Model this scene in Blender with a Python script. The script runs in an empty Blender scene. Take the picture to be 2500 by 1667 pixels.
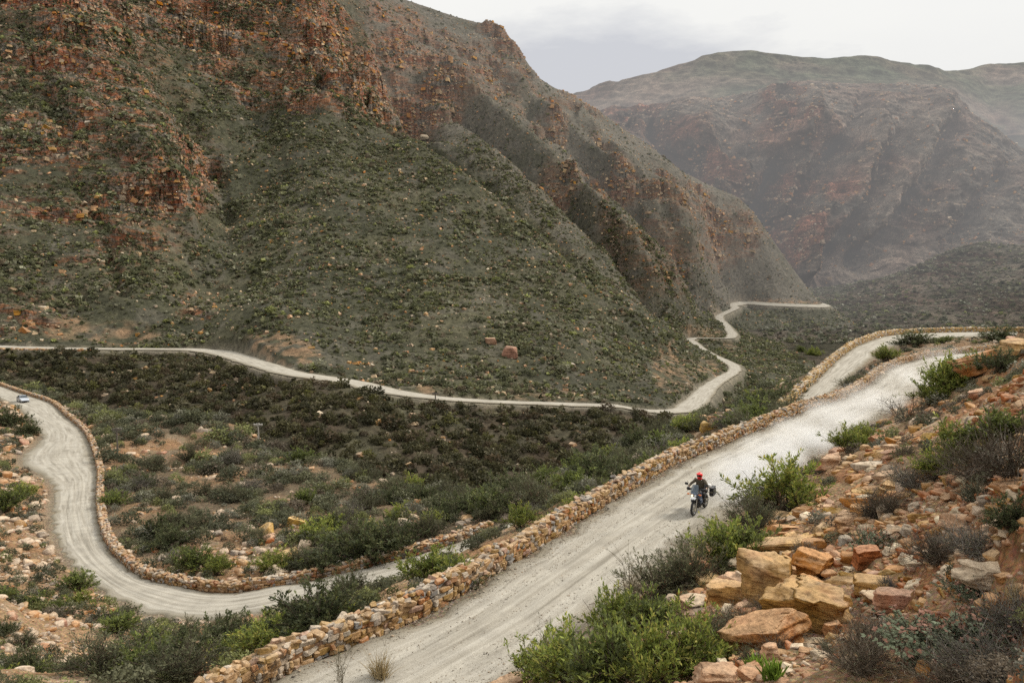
import bpy, math, random
import numpy as np
from mathutils import Vector, Matrix, Euler

rng = np.random.default_rng(7)
random.seed(7)
scene = bpy.context.scene
COL = scene.collection
F = 1944.0                      # focal length in pixels of the 2500 px wide photograph
PITCH = math.atan(133.5 / F)
CP, SP = math.cos(PITCH), math.sin(PITCH)
ZC = 60.0                       # camera height above the datum

# ------------------------------------------------------------------ camera
cam_d = bpy.data.cameras.new("camera")
cam_d.sensor_width = 36.0
cam_d.lens = 36.0 * F / 2500.0
cam_d.clip_start = 0.3
cam_d.clip_end = 20000.0
cam = bpy.data.objects.new("camera", cam_d)
cam.location = (0, 0, ZC)
cam.rotation_euler = (math.pi / 2 - PITCH, 0, 0)
COL.objects.link(cam)
scene.camera = cam

# ------------------------------------------------------------------ surveying helpers
def ray(u, v):
    cx = (np.asarray(u, float) - 1250.0) / F
    cy = (833.5 - np.asarray(v, float)) / F
    y = CP + SP * cy
    z = -SP + CP * cy
    return cx / y, z / y        # lateral and vertical slope per metre of depth

def PH(u, v, h):                # point h metres below eye level
    s, t = ray(u, v)
    y = -h / t
    return np.array([s * y, y, -h]) + np.array([0, 0, ZC])

def PD(u, v, d):                # point at depth d
    s, t = ray(u, v)
    return np.array([s * d, d, t * d + ZC])

def proj(x, y, z):
    z = z - ZC
    fw = y * CP - z * SP
    up = y * SP + z * CP
    return 1250.0 + F * x / fw, 833.5 - F * up / fw

# ------------------------------------------------------------------ noise
def _hash(ix, iy, iz, seed):
    h = (ix.astype(np.int64) * 374761393 + iy.astype(np.int64) * 668265263 + iz.astype(np.int64) * 2147483647 + seed * 974634721) & 0xFFFFFFFF
    h = ((h ^ (h >> 13)) * 1274126177) & 0xFFFFFFFF
    h = ((h ^ (h >> 16)) * 2246822519) & 0xFFFFFFFF
    return (h ^ (h >> 15)) & 0xFFFFFFFF

_G = rng.normal(size=(256, 3)).astype(np.float32)
_G /= np.linalg.norm(_G, axis=1, keepdims=True)

def perlin(x, y, z, seed=0):
    x = np.asarray(x, np.float32); y = np.asarray(y, np.float32); z = np.asarray(z, np.float32)
    x, y, z = np.broadcast_arrays(x, y, z)
    ix, iy, iz = np.floor(x), np.floor(y), np.floor(z)
    fx, fy, fz = x - ix, y - iy, z - iz
    ux = fx * fx * fx * (fx * (fx * 6 - 15) + 10)
    uy = fy * fy * fy * (fy * (fy * 6 - 15) + 10)
    uz = fz * fz * fz * (fz * (fz * 6 - 15) + 10)
    out = 0
    for dx in (0, 1):
        wx = ux if dx else 1 - ux
        for dy in (0, 1):
            wy = uy if dy else 1 - uy
            for dz in (0, 1):
                wz = uz if dz else 1 - uz
                g = _G[_hash(ix + dx, iy + dy, iz + dz, seed) & 255]
                out = out + wx * wy * wz * (g[..., 0] * (fx - dx) + g[..., 1] * (fy - dy) + g[..., 2] * (fz - dz))
    return out * 1.5

def fbm(x, y, z, oct=4, seed=0, gain=0.5, lac=2.03):
    a, f, s = 1.0, 1.0, 0
    for o in range(oct):
        s = s + a * perlin(x * f, y * f, z * f, seed + o * 17)
        a *= gain; f *= lac
    return s

def ridged(x, y, z, oct=4, seed=0, gain=0.5, lac=2.1):
    a, f, s = 1.0, 1.0, 0
    for o in range(oct):
        n = 1 - np.abs(perlin(x * f, y * f, z * f, seed + o * 17)) * 2
        s = s + a * n
        a *= gain; f *= lac
    return s

def sstep(e0, e1, x):
    t = np.clip((x - e0) / (e1 - e0), 0, 1)
    return t * t * (3 - 2 * t)

# ------------------------------------------------------------------ thin plate surface through survey points
class TPS:
    def __init__(self, P, val, smooth=1e-6, scale=1.0):
        P = np.asarray(P, float); val = np.asarray(val, float)
        self.c = P.mean(0); self.k = 1.0 / scale
        Q = (P - self.c) * self.k
        n = len(Q)
        A = self._phi(Q, Q) + np.eye(n) * smooth
        T = np.hstack([np.ones((n, 1)), Q])
        M = np.block([[A, T], [T.T, np.zeros((3, 3))]])
        sol = np.linalg.lstsq(M, np.concatenate([val, np.zeros(3)]), rcond=None)[0]
        self.w, self.a, self.Q = sol[:n], sol[n:], Q
    @staticmethod
    def _phi(A, B):
        d2 = ((A[:, None, :] - B[None]) ** 2).sum(-1)
        return d2 * np.log(d2 + 1e-12) * 0.5
    def __call__(self, X, Y):
        P = (np.stack([X.ravel(), Y.ravel()], 1) - self.c) * self.k
        out = np.empty(len(P))
        for i in range(0, len(P), 20000):
            q = P[i:i + 20000]
            out[i:i + 20000] = self._phi(q, self.Q) @ self.w + self.a[0] + q @ self.a[1:]
        return out.reshape(X.shape)

def tps_grid(tps, X2, Y2, sub=4):
    """evaluate on a coarser lattice of the grid and upsample bilinearly"""
    nr, nc = X2.shape
    ri = np.unique(np.append(np.arange(0, nr, sub), nr - 1)); ci = np.unique(np.append(np.arange(0, nc, sub), nc - 1))
    V = tps(X2[np.ix_(ri, ci)], Y2[np.ix_(ri, ci)])
    r = np.arange(nr); c = np.arange(nc)
    t = np.empty((nr, len(ci)))
    for j in range(len(ci)):
        t[:, j] = np.interp(r, ri, V[:, j])
    o = np.empty((nr, nc))
    for i in range(nr):
        o[i] = np.interp(c, ci, t[i])
    return o

def catmull(P, step):
    P = np.asarray(P, float)
    Q = np.vstack([2 * P[0] - P[1], P, 2 * P[-1] - P[-2]])
    out = []
    for i in range(1, len(Q) - 2):
        p0, p1, p2, p3 = Q[i - 1], Q[i], Q[i + 1], Q[i + 2]
        # centripetal-ish tangents, clamped so that uneven spacing does not loop
        d1 = max(np.linalg.norm(p2[:3] - p1[:3]), 1e-6)
        d0 = max(np.linalg.norm(p1[:3] - p0[:3]), 1e-6)
        d2 = max(np.linalg.norm(p3[:3] - p2[:3]), 1e-6)
        m1 = d1 * ((p1 - p0) / d0 * d1 + (p2 - p1) / d1 * d0) / (d0 + d1)
        m2 = d1 * ((p2 - p1) / d1 * d2 + (p3 - p2) / d2 * d1) / (d1 + d2)
        n = max(2, int(d1 / step))
        t = (np.arange(n) / n)[:, None]
        out.append((2 * t**3 - 3 * t**2 + 1) * p1 + (t**3 - 2 * t**2 + t) * m1 + (-2 * t**3 + 3 * t**2) * p2 + (t**3 - t**2) * m2)
    out.append(P[-1:])
    return np.vstack(out)

# ------------------------------------------------------------------ mesh helpers
def mesh_from(name, V, Fc, mat=None, smooth=False, attrs=None, uvs=None):
    """V (n,3); Fc: (m,k) int array or list of such arrays"""
    me = bpy.data.meshes.new(name)
    V = np.ascontiguousarray(V, np.float32)
    if isinstance(Fc, np.ndarray):
        Fc = [Fc]
    Fc = [f for f in Fc if len(f)]
    nl = sum(f.size for f in Fc); nf = sum(len(f) for f in Fc)
    me.vertices.add(len(V)); me.vertices.foreach_set("co", V.ravel())
    me.loops.add(nl); me.loops.foreach_set("vertex_index", np.concatenate([f.ravel() for f in Fc]).astype(np.int32))
    me.polygons.add(nf)
    starts, tot = [], 0
    for f in Fc:
        starts.append(tot + np.arange(len(f)) * f.shape[1]); tot += f.size
    me.polygons.foreach_set("loop_start", np.concatenate(starts).astype(np.int32))
    if smooth:
        me.polygons.foreach_set("use_smooth", np.ones(nf, bool))
    for k, a in (attrs or {}).items():
        a = np.asarray(a, np.float32)
        if a.ndim == 1:
            at = me.attributes.new(k, 'FLOAT', 'POINT'); at.data.foreach_set("value", a)
        else:
            at = me.attributes.new(k, 'FLOAT_COLOR', 'POINT')
            c = np.ones((len(a), 4), np.float32); c[:, :3] = a[:, :3]
            at.data.foreach_set("color", c.ravel())
    me.update(calc_edges=True)
    if mat:
        me.materials.append(mat)
    return me

def link(name, me, parent=None, loc=None, **props):
    o = bpy.data.objects.new(name, me)
    COL.objects.link(o)
    if parent:
        o.parent = parent
    if loc is not None:
        o.location = loc
    for k, v in props.items():
        if v:
            o[k] = v
    return o

def empty(name, loc, rot=(0, 0, 0), **props):
    o = link(name, None, loc=loc, **props)
    o.rotation_euler = rot
    o.empty_display_size = 0.3
    return o

def grid_faces(nr, nc):
    i = np.arange(nr - 1)[:, None] * nc + np.arange(nc - 1)[None]
    i = i.ravel()
    return np.stack([i, i + 1, i + nc + 1, i + nc], 1)

def grid_normals(X, Y, Z):
    P = np.stack([X, Y, Z], -1)
    dr = np.gradient(P, axis=0); dc = np.gradient(P, axis=1)
    n = np.cross(dc, dr)
    n /= np.linalg.norm(n, axis=-1, keepdims=True) + 1e-9
    return n
# ================================================================== ROADS (survey)
def pair_pts(L):
    out = []
    for a, b in L:
        pa = PH(*a) if len(a) == 3 and a[2] < 400 else np.array(a[:3])
        pb = PH(*b)
        out.append(np.concatenate([pa, pb]))
    return np.array(out)

UP = [((2470, 845, 9.9), (2470, 858, 9.9)), ((2359, 862, 10), (2372, 875, 10)), ((2301, 867, 10), (2345, 897, 10)),
      ((2214, 884, 10), (2297, 912, 10)), ((2163, 905, 10), (2270, 945, 10)), ((2109, 947, 10), (2205, 980, 10)),
      ((2048, 978, 10), (2150, 1020, 10)), ((1975, 999, 10), (2090, 1055, 10)), ((1903, 1030, 10), (2030, 1085, 10)),
      ((1823, 1061, 10), (1960, 1130, 10)), ((1740, 1097, 10), (1883, 1187, 10)), ((1650, 1133, 10), (1800, 1240, 10)),
      ((1546, 1194, 10), (1738, 1288, 10)), ((1431, 1263, 10), (1660, 1345, 10)), ((1305, 1346, 10), (1590, 1405, 10)),
      ((1183, 1418, 10), (1500, 1480, 10)), ((1077, 1482, 10), (1420, 1550, 10)), ((986, 1523, 10), (1350, 1600, 10)),
      ((911, 1560, 10), (1280, 1650, 10)), ((812, 1595, 10), (1180, 1720, 10)), ((700, 1637, 10), (1050, 1800, 10))]
up_pairs = pair_pts(UP)
up_pairs = np.vstack([up_pairs, [[-7.0, 17.9, ZC - 10, -3.2, 15.0, ZC - 10], [-9.3, 12.2, ZC - 10.1, -5.2, 10.2, ZC - 10.1], [-12.5, 5, ZC - 10.3, -8, 3, ZC - 10.3]]])
LO = [((2560, 812, 11), (2560, 824, 11)), ((2478, 810, 11), (2478, 822, 11)), ((2369, 810, 11), (2350, 822, 11)),
      ((2243, 813, 11), (2225, 833, 11.2)), ((2167, 820, 11.2), (2145, 852, 11.8)), ((2109, 837, 11.6), (2131, 869, 12.2)),
      ((2058, 869, 12.5), (2087, 905, 13)), ((2011, 909, 13.2), (2050, 940, 13.7)), ((1961, 956, 13.8), (2018, 972, 14.2)),
      ((1918, 996, 14.2), (1980, 1010, 14.6)), ((1850, 1045, 15), (1930, 1060, 15.3)), ((1700, 1110, 16.5), (1790, 1125, 16.8)),
      ((1500, 1180, 18.5), (1600, 1200, 18.6)), ((1300, 1250, 18.8), (1400, 1280, 18.9)), ((1210, 1288, 19), (1250, 1330, 19.2)),
      ((1067, 1336, 19.6), (1100, 1375, 19.7)), ((938, 1373, 20.2), (960, 1412, 20.2)), ((836, 1397, 20.6), (830, 1447, 20.7)),
      ((700, 1424, 21), (690, 1480, 21.1)), ((586, 1435, 21.3), (580, 1513, 21.5)), ((508, 1430, 21.6), (486, 1524, 21.9)),
      ((420, 1416, 22), (387, 1513, 22.2)), ((354, 1402, 22.3), (309, 1485, 22.5)), ((298, 1363, 22.6), (240, 1440, 22.8)),
      ((265, 1330, 23), (190, 1395, 23.1)), ((243, 1270, 23.5), (140, 1320, 23.5)), ((238, 1220, 24), (127, 1250, 23.9)),
      ((240, 1159, 24.4), (127, 1181, 24.3)), ((226, 1098, 24.7), (50, 1125, 24.6)), ((204, 1054, 25), (100, 1068, 24.9)),
      ((160, 1015, 25), (75, 1030, 25)), ((121, 982, 25), (45, 998, 25)), ((55, 960, 25), (5, 976, 25)),
      ((0, 941, 25), (-60, 955, 25)), ((-100, 915, 25), (-170, 928, 25))]
lo_pairs = pair_pts(LO)
# far road on the other side of the valley: centre, drop, width
FR = [(-250, 832, 17, 8), (-120, 840, 17.5, 8), (0, 848, 18, 7.5), (213, 853, 19.2, 7.5), (400, 854, 20, 8), (470, 855, 20.6, 10), (520, 859, 21, 10), (574, 871, 21.5, 9),
      (638, 891, 22.2, 8), (723, 914, 23.3, 8), (850, 933, 25.2, 9), (957, 957, 27, 9), (1063, 972, 28.6, 8), (1169, 980, 30, 7.5),
      (1318, 986, 32, 7), (1430, 990, 33.2, 7), (1511, 993, 34, 7), (1555, 1001, 35, 7), (1611, 1006, 36, 7.5), (1655, 1004, 36.3, 8), (1688, 989, 36.6, 8.5),
      (1710, 968, 36.9, 8), (1735, 943, 37.2, 7), (1765, 924, 37.6, 6.5), (1790, 909, 38, 6), (1793, 896, 38.4, 6), (1776, 885, 38.7, 6),
      (1757, 877, 38.8, 6), (1735, 867, 38.7, 6), (1716, 855, 38.4, 6), (1693, 838, 37.8, 7), (1684, 830, 37.3, 8), (1700, 826, 36.9, 7),
      (1735, 827, 36.5, 6.5), (1772, 827, 36, 7), (1787, 820, 35.3, 8), (1782, 808, 34, 7.5), (1768, 791, 31, 7.5), (1757, 780, 28.3, 8),
      (1756, 774, 26.6, 8), (1771, 765, 24, 8), (1793, 755, 21, 8), (1798, 744, 18.2, 9), (1818, 741, 17.2, 7.5), (1887, 745, 18.4, 7.5), (1970, 748, 19.4, 7.5),
      (2006, 748.5, 19.8, 8), (2018, 745, 18.8, 9), (2006, 742, 18, 9)]
fr_c = np.array([np.append(PH(u, v, h), w) for u, v, h, w in FR])

def square_up(pairs, step, sm):
    """re-pair two road edges so that every cross-section is square to the road"""
    d = catmull(pairs, step * 0.5)
    C = (d[:, :3] + d[:, 3:]) / 2
    s = np.concatenate([[0], np.cumsum(np.linalg.norm(np.diff(C, axis=0), axis=1))])
    n = int(s[-1] / step)
    C = np.stack([np.interp(np.linspace(0, s[-1], n), s, C[:, k]) for k in range(3)], 1)
    def smooth(A, k):
        ker = np.hanning(2 * k + 3)[1:-1]; ker /= ker.sum()
        return np.stack([np.convolve(np.pad(A[:, j], k, mode='reflect', reflect_type='odd'), ker, 'valid') for j in range(A.shape[1])], 1)
    k = max(1, int(sm / step))
    dl = np.array([np.sqrt(((d[:, :2] - c[:2]) ** 2).sum(1).min()) for c in C])
    dr = np.array([np.sqrt(((d[:, 3:5] - c[:2]) ** 2).sum(1).min()) for c in C])
    C = smooth(C, k)
    W = smooth(np.stack([dl, dr], 1), k)
    t = np.gradient(C[:, :2], axis=0); t /= np.linalg.norm(t, axis=1, keepdims=True) + 1e-9
    t = smooth(t, k); t /= np.linalg.norm(t, axis=1, keepdims=True) + 1e-9
    nl = np.stack([-t[:, 1], t[:, 0]], 1)
    side = np.sign(((d[len(d) // 2, :2] - d[len(d) // 2, 3:5]) * nl[len(nl) // 2]).sum())
    nl = nl * side
    return np.hstack([C[:, :2] + nl * W[:, :1], C[:, 2:], C[:, :2] - nl * W[:, 1:], C[:, 2:]])
up_d = square_up(up_pairs, 0.5, 2.0)
lo_d = square_up(lo_pairs, 0.9, 2.5)
fr_s = catmull(fr_c, 2.0)
tang = np.gradient(fr_s[:, :2], axis=0); tang /= np.linalg.norm(tang, axis=1, keepdims=True) + 1e-9
for _ in range(6):
    tang[1:-1] = (tang[:-2] + tang[1:-1] * 2 + tang[2:]) / 4
tang /= np.linalg.norm(tang, axis=1, keepdims=True) + 1e-9
nrm = np.stack([-tang[:, 1], tang[:, 0]], 1)
fr_d = np.hstack([fr_s[:, :2] + nrm * fr_s[:, 3:4] / 2, fr_s[:, 2:3], fr_s[:, :2] - nrm * fr_s[:, 3:4] / 2, fr_s[:, 2:3]])

# the last straight lies on a hillside cut and is strongly cambered towards the valley
k_ = (fr_s[:, 1] > 735) & (fr_s[:, 0] > 222)
near_left = fr_d[:, 1] < fr_d[:, 4]
tilt_ = np.convolve(k_.astype(float), np.ones(9) / 9, 'same')
fr_d[:, 2] += tilt_ * np.where(near_left, -1.3, 1.7); fr_d[:, 5] += tilt_ * np.where(near_left, 1.7, -1.3)

def carve(X, Y, Z, pairs, margin_l, margin_r, depth=0.07, jump=1):
    """flatten the terrain under a road given by left/right edge pairs; returns (Z, road mask)"""
    sh = X.shape
    x, y, z = X.ravel(), Y.ravel(), Z.ravel().copy()
    best = np.zeros(len(x)); zt = z.copy(); inside = np.zeros(len(x))
    P = pairs[::jump]
    bb = (x > P[:, [0, 3]].min() - 8) & (x < P[:, [0, 3]].max() + 8) & (y > P[:, [1, 4]].min() - 8) & (y < P[:, [1, 4]].max() + 8)
    idx0 = np.nonzero(bb)[0]
    order = np.argsort(y[idx0]); idx0 = idx0[order]; ys = y[idx0]
    for i in range(len(P) - 1):
        a, b = P[i], P[i + 1]
        m = 0.5 * (a + b)
        L, R = m[:2], m[3:5]
        w = np.linalg.norm(R - L) + 1e-9
        reach = max(margin_l, margin_r) + w
        c = (L + R) / 2
        i0, i1 = np.searchsorted(ys, [c[1] - reach, c[1] + reach])
        ii = idx0[i0:i1]
        if not len(ii):
            continue
        e = (R - L) / w
        ca, cb = (a[:2] + a[3:5]) / 2, (b[:2] + b[3:5]) / 2
        seg = np.linalg.norm(cb - ca)
        t = (cb - ca) / (seg + 1e-9)
        dx, dy = x[ii] - c[0], y[ii] - c[1]
        al = dx * t[0] + dy * t[1]
        ok = np.abs(al) < seg * 0.5 + 0.35 * reach * 0.35 + 0.3
        ii, dx, dy, al = ii[ok], dx[ok], dy[ok], al[ok]
        if not len(ii):
            continue
        ac = dx * e[0] + dy * e[1]
        out_l = np.clip(-(ac + w / 2), 0, None) / margin_l
        out_r = np.clip(ac - w / 2, 0, None) / margin_r
        wt = 1 - sstep(0, 1, out_l + out_r)
        zz = m[2] + (m[5] - m[2]) * np.clip(ac / w + 0.5, 0, 1) + (b[2] - a[2]) * np.clip(al / (seg + 1e-9), -1, 1)
        better = wt > best[ii]
        k = ii[better]
        best[k] = wt[better]; zt[k] = zz[better] - depth
        inside[k] = ((out_l + out_r)[better] <= 0) * 1.0
    z = z * (1 - best) + zt * best
    return z.reshape(sh), best.reshape(sh), inside.reshape(sh)

# ================================================================== TERRAIN A : our side of the valley
A_pts = []
for p in up_d[::6]:
    A_pts += [p[:3], p[3:], (p[:3] + p[3:]) / 2]
for p in lo_d[::5]:
    A_pts += [p[:3], p[3:]]
# outside foot of the upper wall
for p in up_d[::5]:
    if p[1] < 17 or p[1] > 100: continue
    e = p[:2] - p[3:5]; e /= np.linalg.norm(e)
    q = p[:2] + e * 1.7
    A_pts.append(np.array([q[0], q[1], p[2] - 0.9]))
for u, v, h in [
    # right-hand bank
    (1650, 1470, 9.0), (1950, 1480, 7.2), (1850, 1600, 6.5), (2100, 1600, 5.6), (2450, 1640, 4.6), (1500, 1640, 8.6),
    (2300, 1400, 5.5), (2450, 1250, 4.4), (2100, 1300, 6.9), (1900, 1300, 8.2), (2200, 1150, 6.3), (2450, 1080, 4.2),
    (2100, 1115, 8.0), (2300, 1000, 6.8), (2450, 950, 4.2), (2350, 940, 7.6), (2450, 880, 4.8), (2490, 815, 3.0), (2420, 862, 6.5),
    (1750, 1360, 9.2), (1800, 1420, 8.0), (1700, 1560, 8.0), (2000, 1200, 8.6), (2600, 1100, 2.6), (2700, 900, 1.5), (2600, 1500, 3.4), (2900, 1300, 2.0),
    (2250, 1640, 5.0), (2000, 1660, 5.6), (1700, 1660, 7.2),
    # between the roads
    (1500, 1640, 8.6), (640, 1640, 11.2), (500, 1640, 14), (430, 1590, 17.5), (300, 1600, 18), (100, 1600, 17), (0, 1667, 14.5), (100, 1500, 19.5),
    (0, 1450, 19.5), (0, 1300, 22.0), (60, 1330, 23), (0, 1200, 23.2), (30, 1165, 24), (20, 1060, 23.4), (-60, 1060, 22), (0, 1012, 24.2), (-150, 1100, 20), (-200, 1400, 14),
    (-200, 1667, 11.5), (720, 1560, 14.0), (800, 1500, 16.5), (800, 1535, 13.2), (900, 1465, 15.6), (900, 1492, 12.8), (1000, 1430, 13.5), (1100, 1385, 13.4),
    (1180, 1345, 12.8), (1250, 1290, 13.2), (1400, 1210, 13.2), (1550, 1135, 13.2), (1700, 1065, 13.0), (1830, 1030, 12.4),
    (2000, 975, 12.4), (2090, 930, 12), (2170, 875, 11.6), (2260, 850, 11.0), (2340, 838, 10.6), (2440, 835, 9.6), (2470, 830, 9.8),
    # outside the lower road, down to the gully
    (300, 1250, 23.5), (300, 1130, 25), (300, 1020, 27.5), (210, 1000, 27), (120, 958, 27.5), (20, 925, 28.5), (-120, 895, 29),
    (400, 1200, 25), (500, 1330, 22.2), (500, 1150, 26), (480, 1050, 28), (640, 1250, 24), (640, 1120, 26.5), (640, 1080, 28), (760, 1130, 27.5),
    (700, 1380, 21.6), (850, 1300, 22), (850, 1200, 24.5), (850, 1150, 27), (1000, 1290, 21), (1000, 1190, 26), (1150, 1260, 20.5), (1150, 1215, 24),
    (1250, 1210, 22.5), (1330, 1185, 22.5), (1400, 1160, 22.5), (1500, 1122, 21.5), (1600, 1078, 21), (1700, 1028, 20), (1800, 985, 19), (1860, 975, 17.5),
]:
    A_pts.append(PH(u, v, h))
# beyond the visible edge the ground drops into the stream gully
for u, v, h, dd, dh in [(-120, 895, 29, 25, 14), (60, 940, 28, 25, 14), (300, 1020, 27.5, 28, 16), (480, 1050, 28, 28, 16), (640, 1080, 28, 28, 17), (760, 1130, 27.5, 28, 18), (850, 1150, 27, 28, 19),
                        (1000, 1190, 26, 30, 21), (1150, 1215, 24, 32, 22), (1250, 1210, 22.5, 34, 24), (1400, 1160, 22.5, 38, 25), (1500, 1122, 21.5, 40, 26),
                        (1600, 1078, 21, 40, 26), (1700, 1028, 20, 40, 26), (1800, 985, 19, 45, 27), (1918, 990, 14.8, 12, 8), (1918, 990, 14.8, 60, 32), (2011, 900, 13.5, 10, 6), (2011, 900, 13.5, 60, 30),
                        (2109, 830, 12, 12, 7), (2109, 830, 12, 60, 30), (2243, 808, 11.6, 14, 7), (2243, 808, 11.6, 60, 28), (2369, 805, 11.6, 14, 7), (2369, 805, 11.6, 60, 28), (2560, 806, 11.6, 14, 7), (2560, 806, 11.6, 60, 28)]:
    p = PH(u, v, h)
    s, t = ray(u, v)
    A_pts.append(np.array([s * (p[1] + dd), p[1] + dd, p[2] - dh]))
    if dd > 20:
        A_pts.append(np.array([s * (p[1] + 2.2 * dd), p[1] + 2.2 * dd, p[2] - dh * 1.5]))
# behind and beside the camera
for x, y, h in [(0, 3, 2.6), (9, 3, 1.5), (2, 3, 3.0), (3.7, 6, 4.1), (5.2, 8.5, 4.7), (1.8, 6, 4.4), (0.5, 6, 5.2),  (-6, 4, 4.0), (14, 4, -1.0), (20, 25, 0.0), (40, 35, -3), (60, 70, -4), (-8.5, 22.5, 11.2), (-11, 18, 11.0), (-20, 22, 13), (-24, 14, 11.5), (-40, 20, 12), (3, 10, 6.2), (-2, 12, 9.2), (6, 12, 6.2)]:
    A_pts.append(np.array([x, y, ZC - h]))
A_pts = np.array(A_pts)
# drop near-duplicates
keep = []
for i, p in enumerate(A_pts):
    if all(np.hypot(*(A_pts[j][:2] - p[:2])) > 0.35 for j in keep):
        keep.append(i)
A_pts = A_pts[keep]
tpsA = TPS(A_pts[:, :2], A_pts[:, 2], smooth=2e-5, scale=50.0)

QA = 1.0
nsA, nyA = int(1150 * QA), int(1050 * QA)
sA = np.linspace(-1.02, 1.02, nsA)
yA = np.exp(np.linspace(math.log(2.6), math.log(270.0), nyA))
SA, YA = np.meshgrid(sA, yA)
XA = SA * YA
ZA = tps_grid(tpsA, XA, YA, 4)
ZA, upw, upin = carve(XA, YA, ZA, up_d, 0.9, 1.0)
ZA, low, loin = carve(XA, YA, ZA, lo_d, 1.2, 1.3, jump=2)
roadA = np.maximum(upw, low); inA = np.maximum(upin, loin)
roadA[YA > 235] = 0
off = 1 - roadA
uA, vA = proj(XA, YA, ZA)
bank = sstep(-3, 3, XA - (0.55 * YA - 12)) * sstep(110, 60, YA)          # the stony bank above the upper road
leftbank = np.maximum(sstep(-14, -22, XA) * sstep(75, 60, YA), sstep(190, 140, uA) * (vA > 985) * sstep(60, 75, YA) * sstep(175, 160, YA))
ZA = ZA + off * (0.10 * fbm(XA * 0.9, YA * 0.9, ZA * 0.3, 4, 3) + (0.22 + 0.35 * sstep(50, 120, YA)) * fbm(XA * 0.22, YA * 0.22, ZA * 0.1, 3, 5) + 0.028 * fbm(XA * 5, YA * 5, ZA, 2, 9))
def ledges(z, H, warp):
    q = (z + warp) / H
    f = q - np.floor(q)
    return (np.floor(q) + sstep(0.35, 0.65, f)) * H - (z + warp)
ZA = ZA + off * bank * 0.4 * ledges(ZA, 0.7, 0.5 * fbm(XA * 0.3, YA * 0.3, 0, 3, 12))
NA = grid_normals(XA, YA, ZA)

def heightA(x, y):
    x = np.asarray(x, float); y = np.asarray(y, float)
    fi = (np.log(np.clip(y, 2.7, 268)) - math.log(2.6)) / (math.log(270.0) - math.log(2.6)) * (nyA - 1)
    fj = (np.clip(x / np.maximum(y, 2.7), -1.01, 1.01) + 1.02) / 2.04 * (nsA - 1)
    i = np.clip(fi.astype(int), 0, nyA - 2); j = np.clip(fj.astype(int), 0, nsA - 2)
    a, b = fi - i, fj - j
    return (ZA[i, j] * (1 - a) * (1 - b) + ZA[i + 1, j] * a * (1 - b) + ZA[i, j + 1] * (1 - a) * b + ZA[i + 1, j + 1] * a * b)

def sampA(G, x, y):
    fi = (np.log(np.clip(y, 2.7, 268)) - math.log(2.6)) / (math.log(270.0) - math.log(2.6)) * (nyA - 1)
    fj = (np.clip(x / np.maximum(y, 2.7), -1.01, 1.01) + 1.02) / 2.04 * (nsA - 1)
    return G[np.clip(np.round(fi).astype(int), 0, nyA - 1), np.clip(np.round(fj).astype(int), 0, nsA - 1)]

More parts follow.
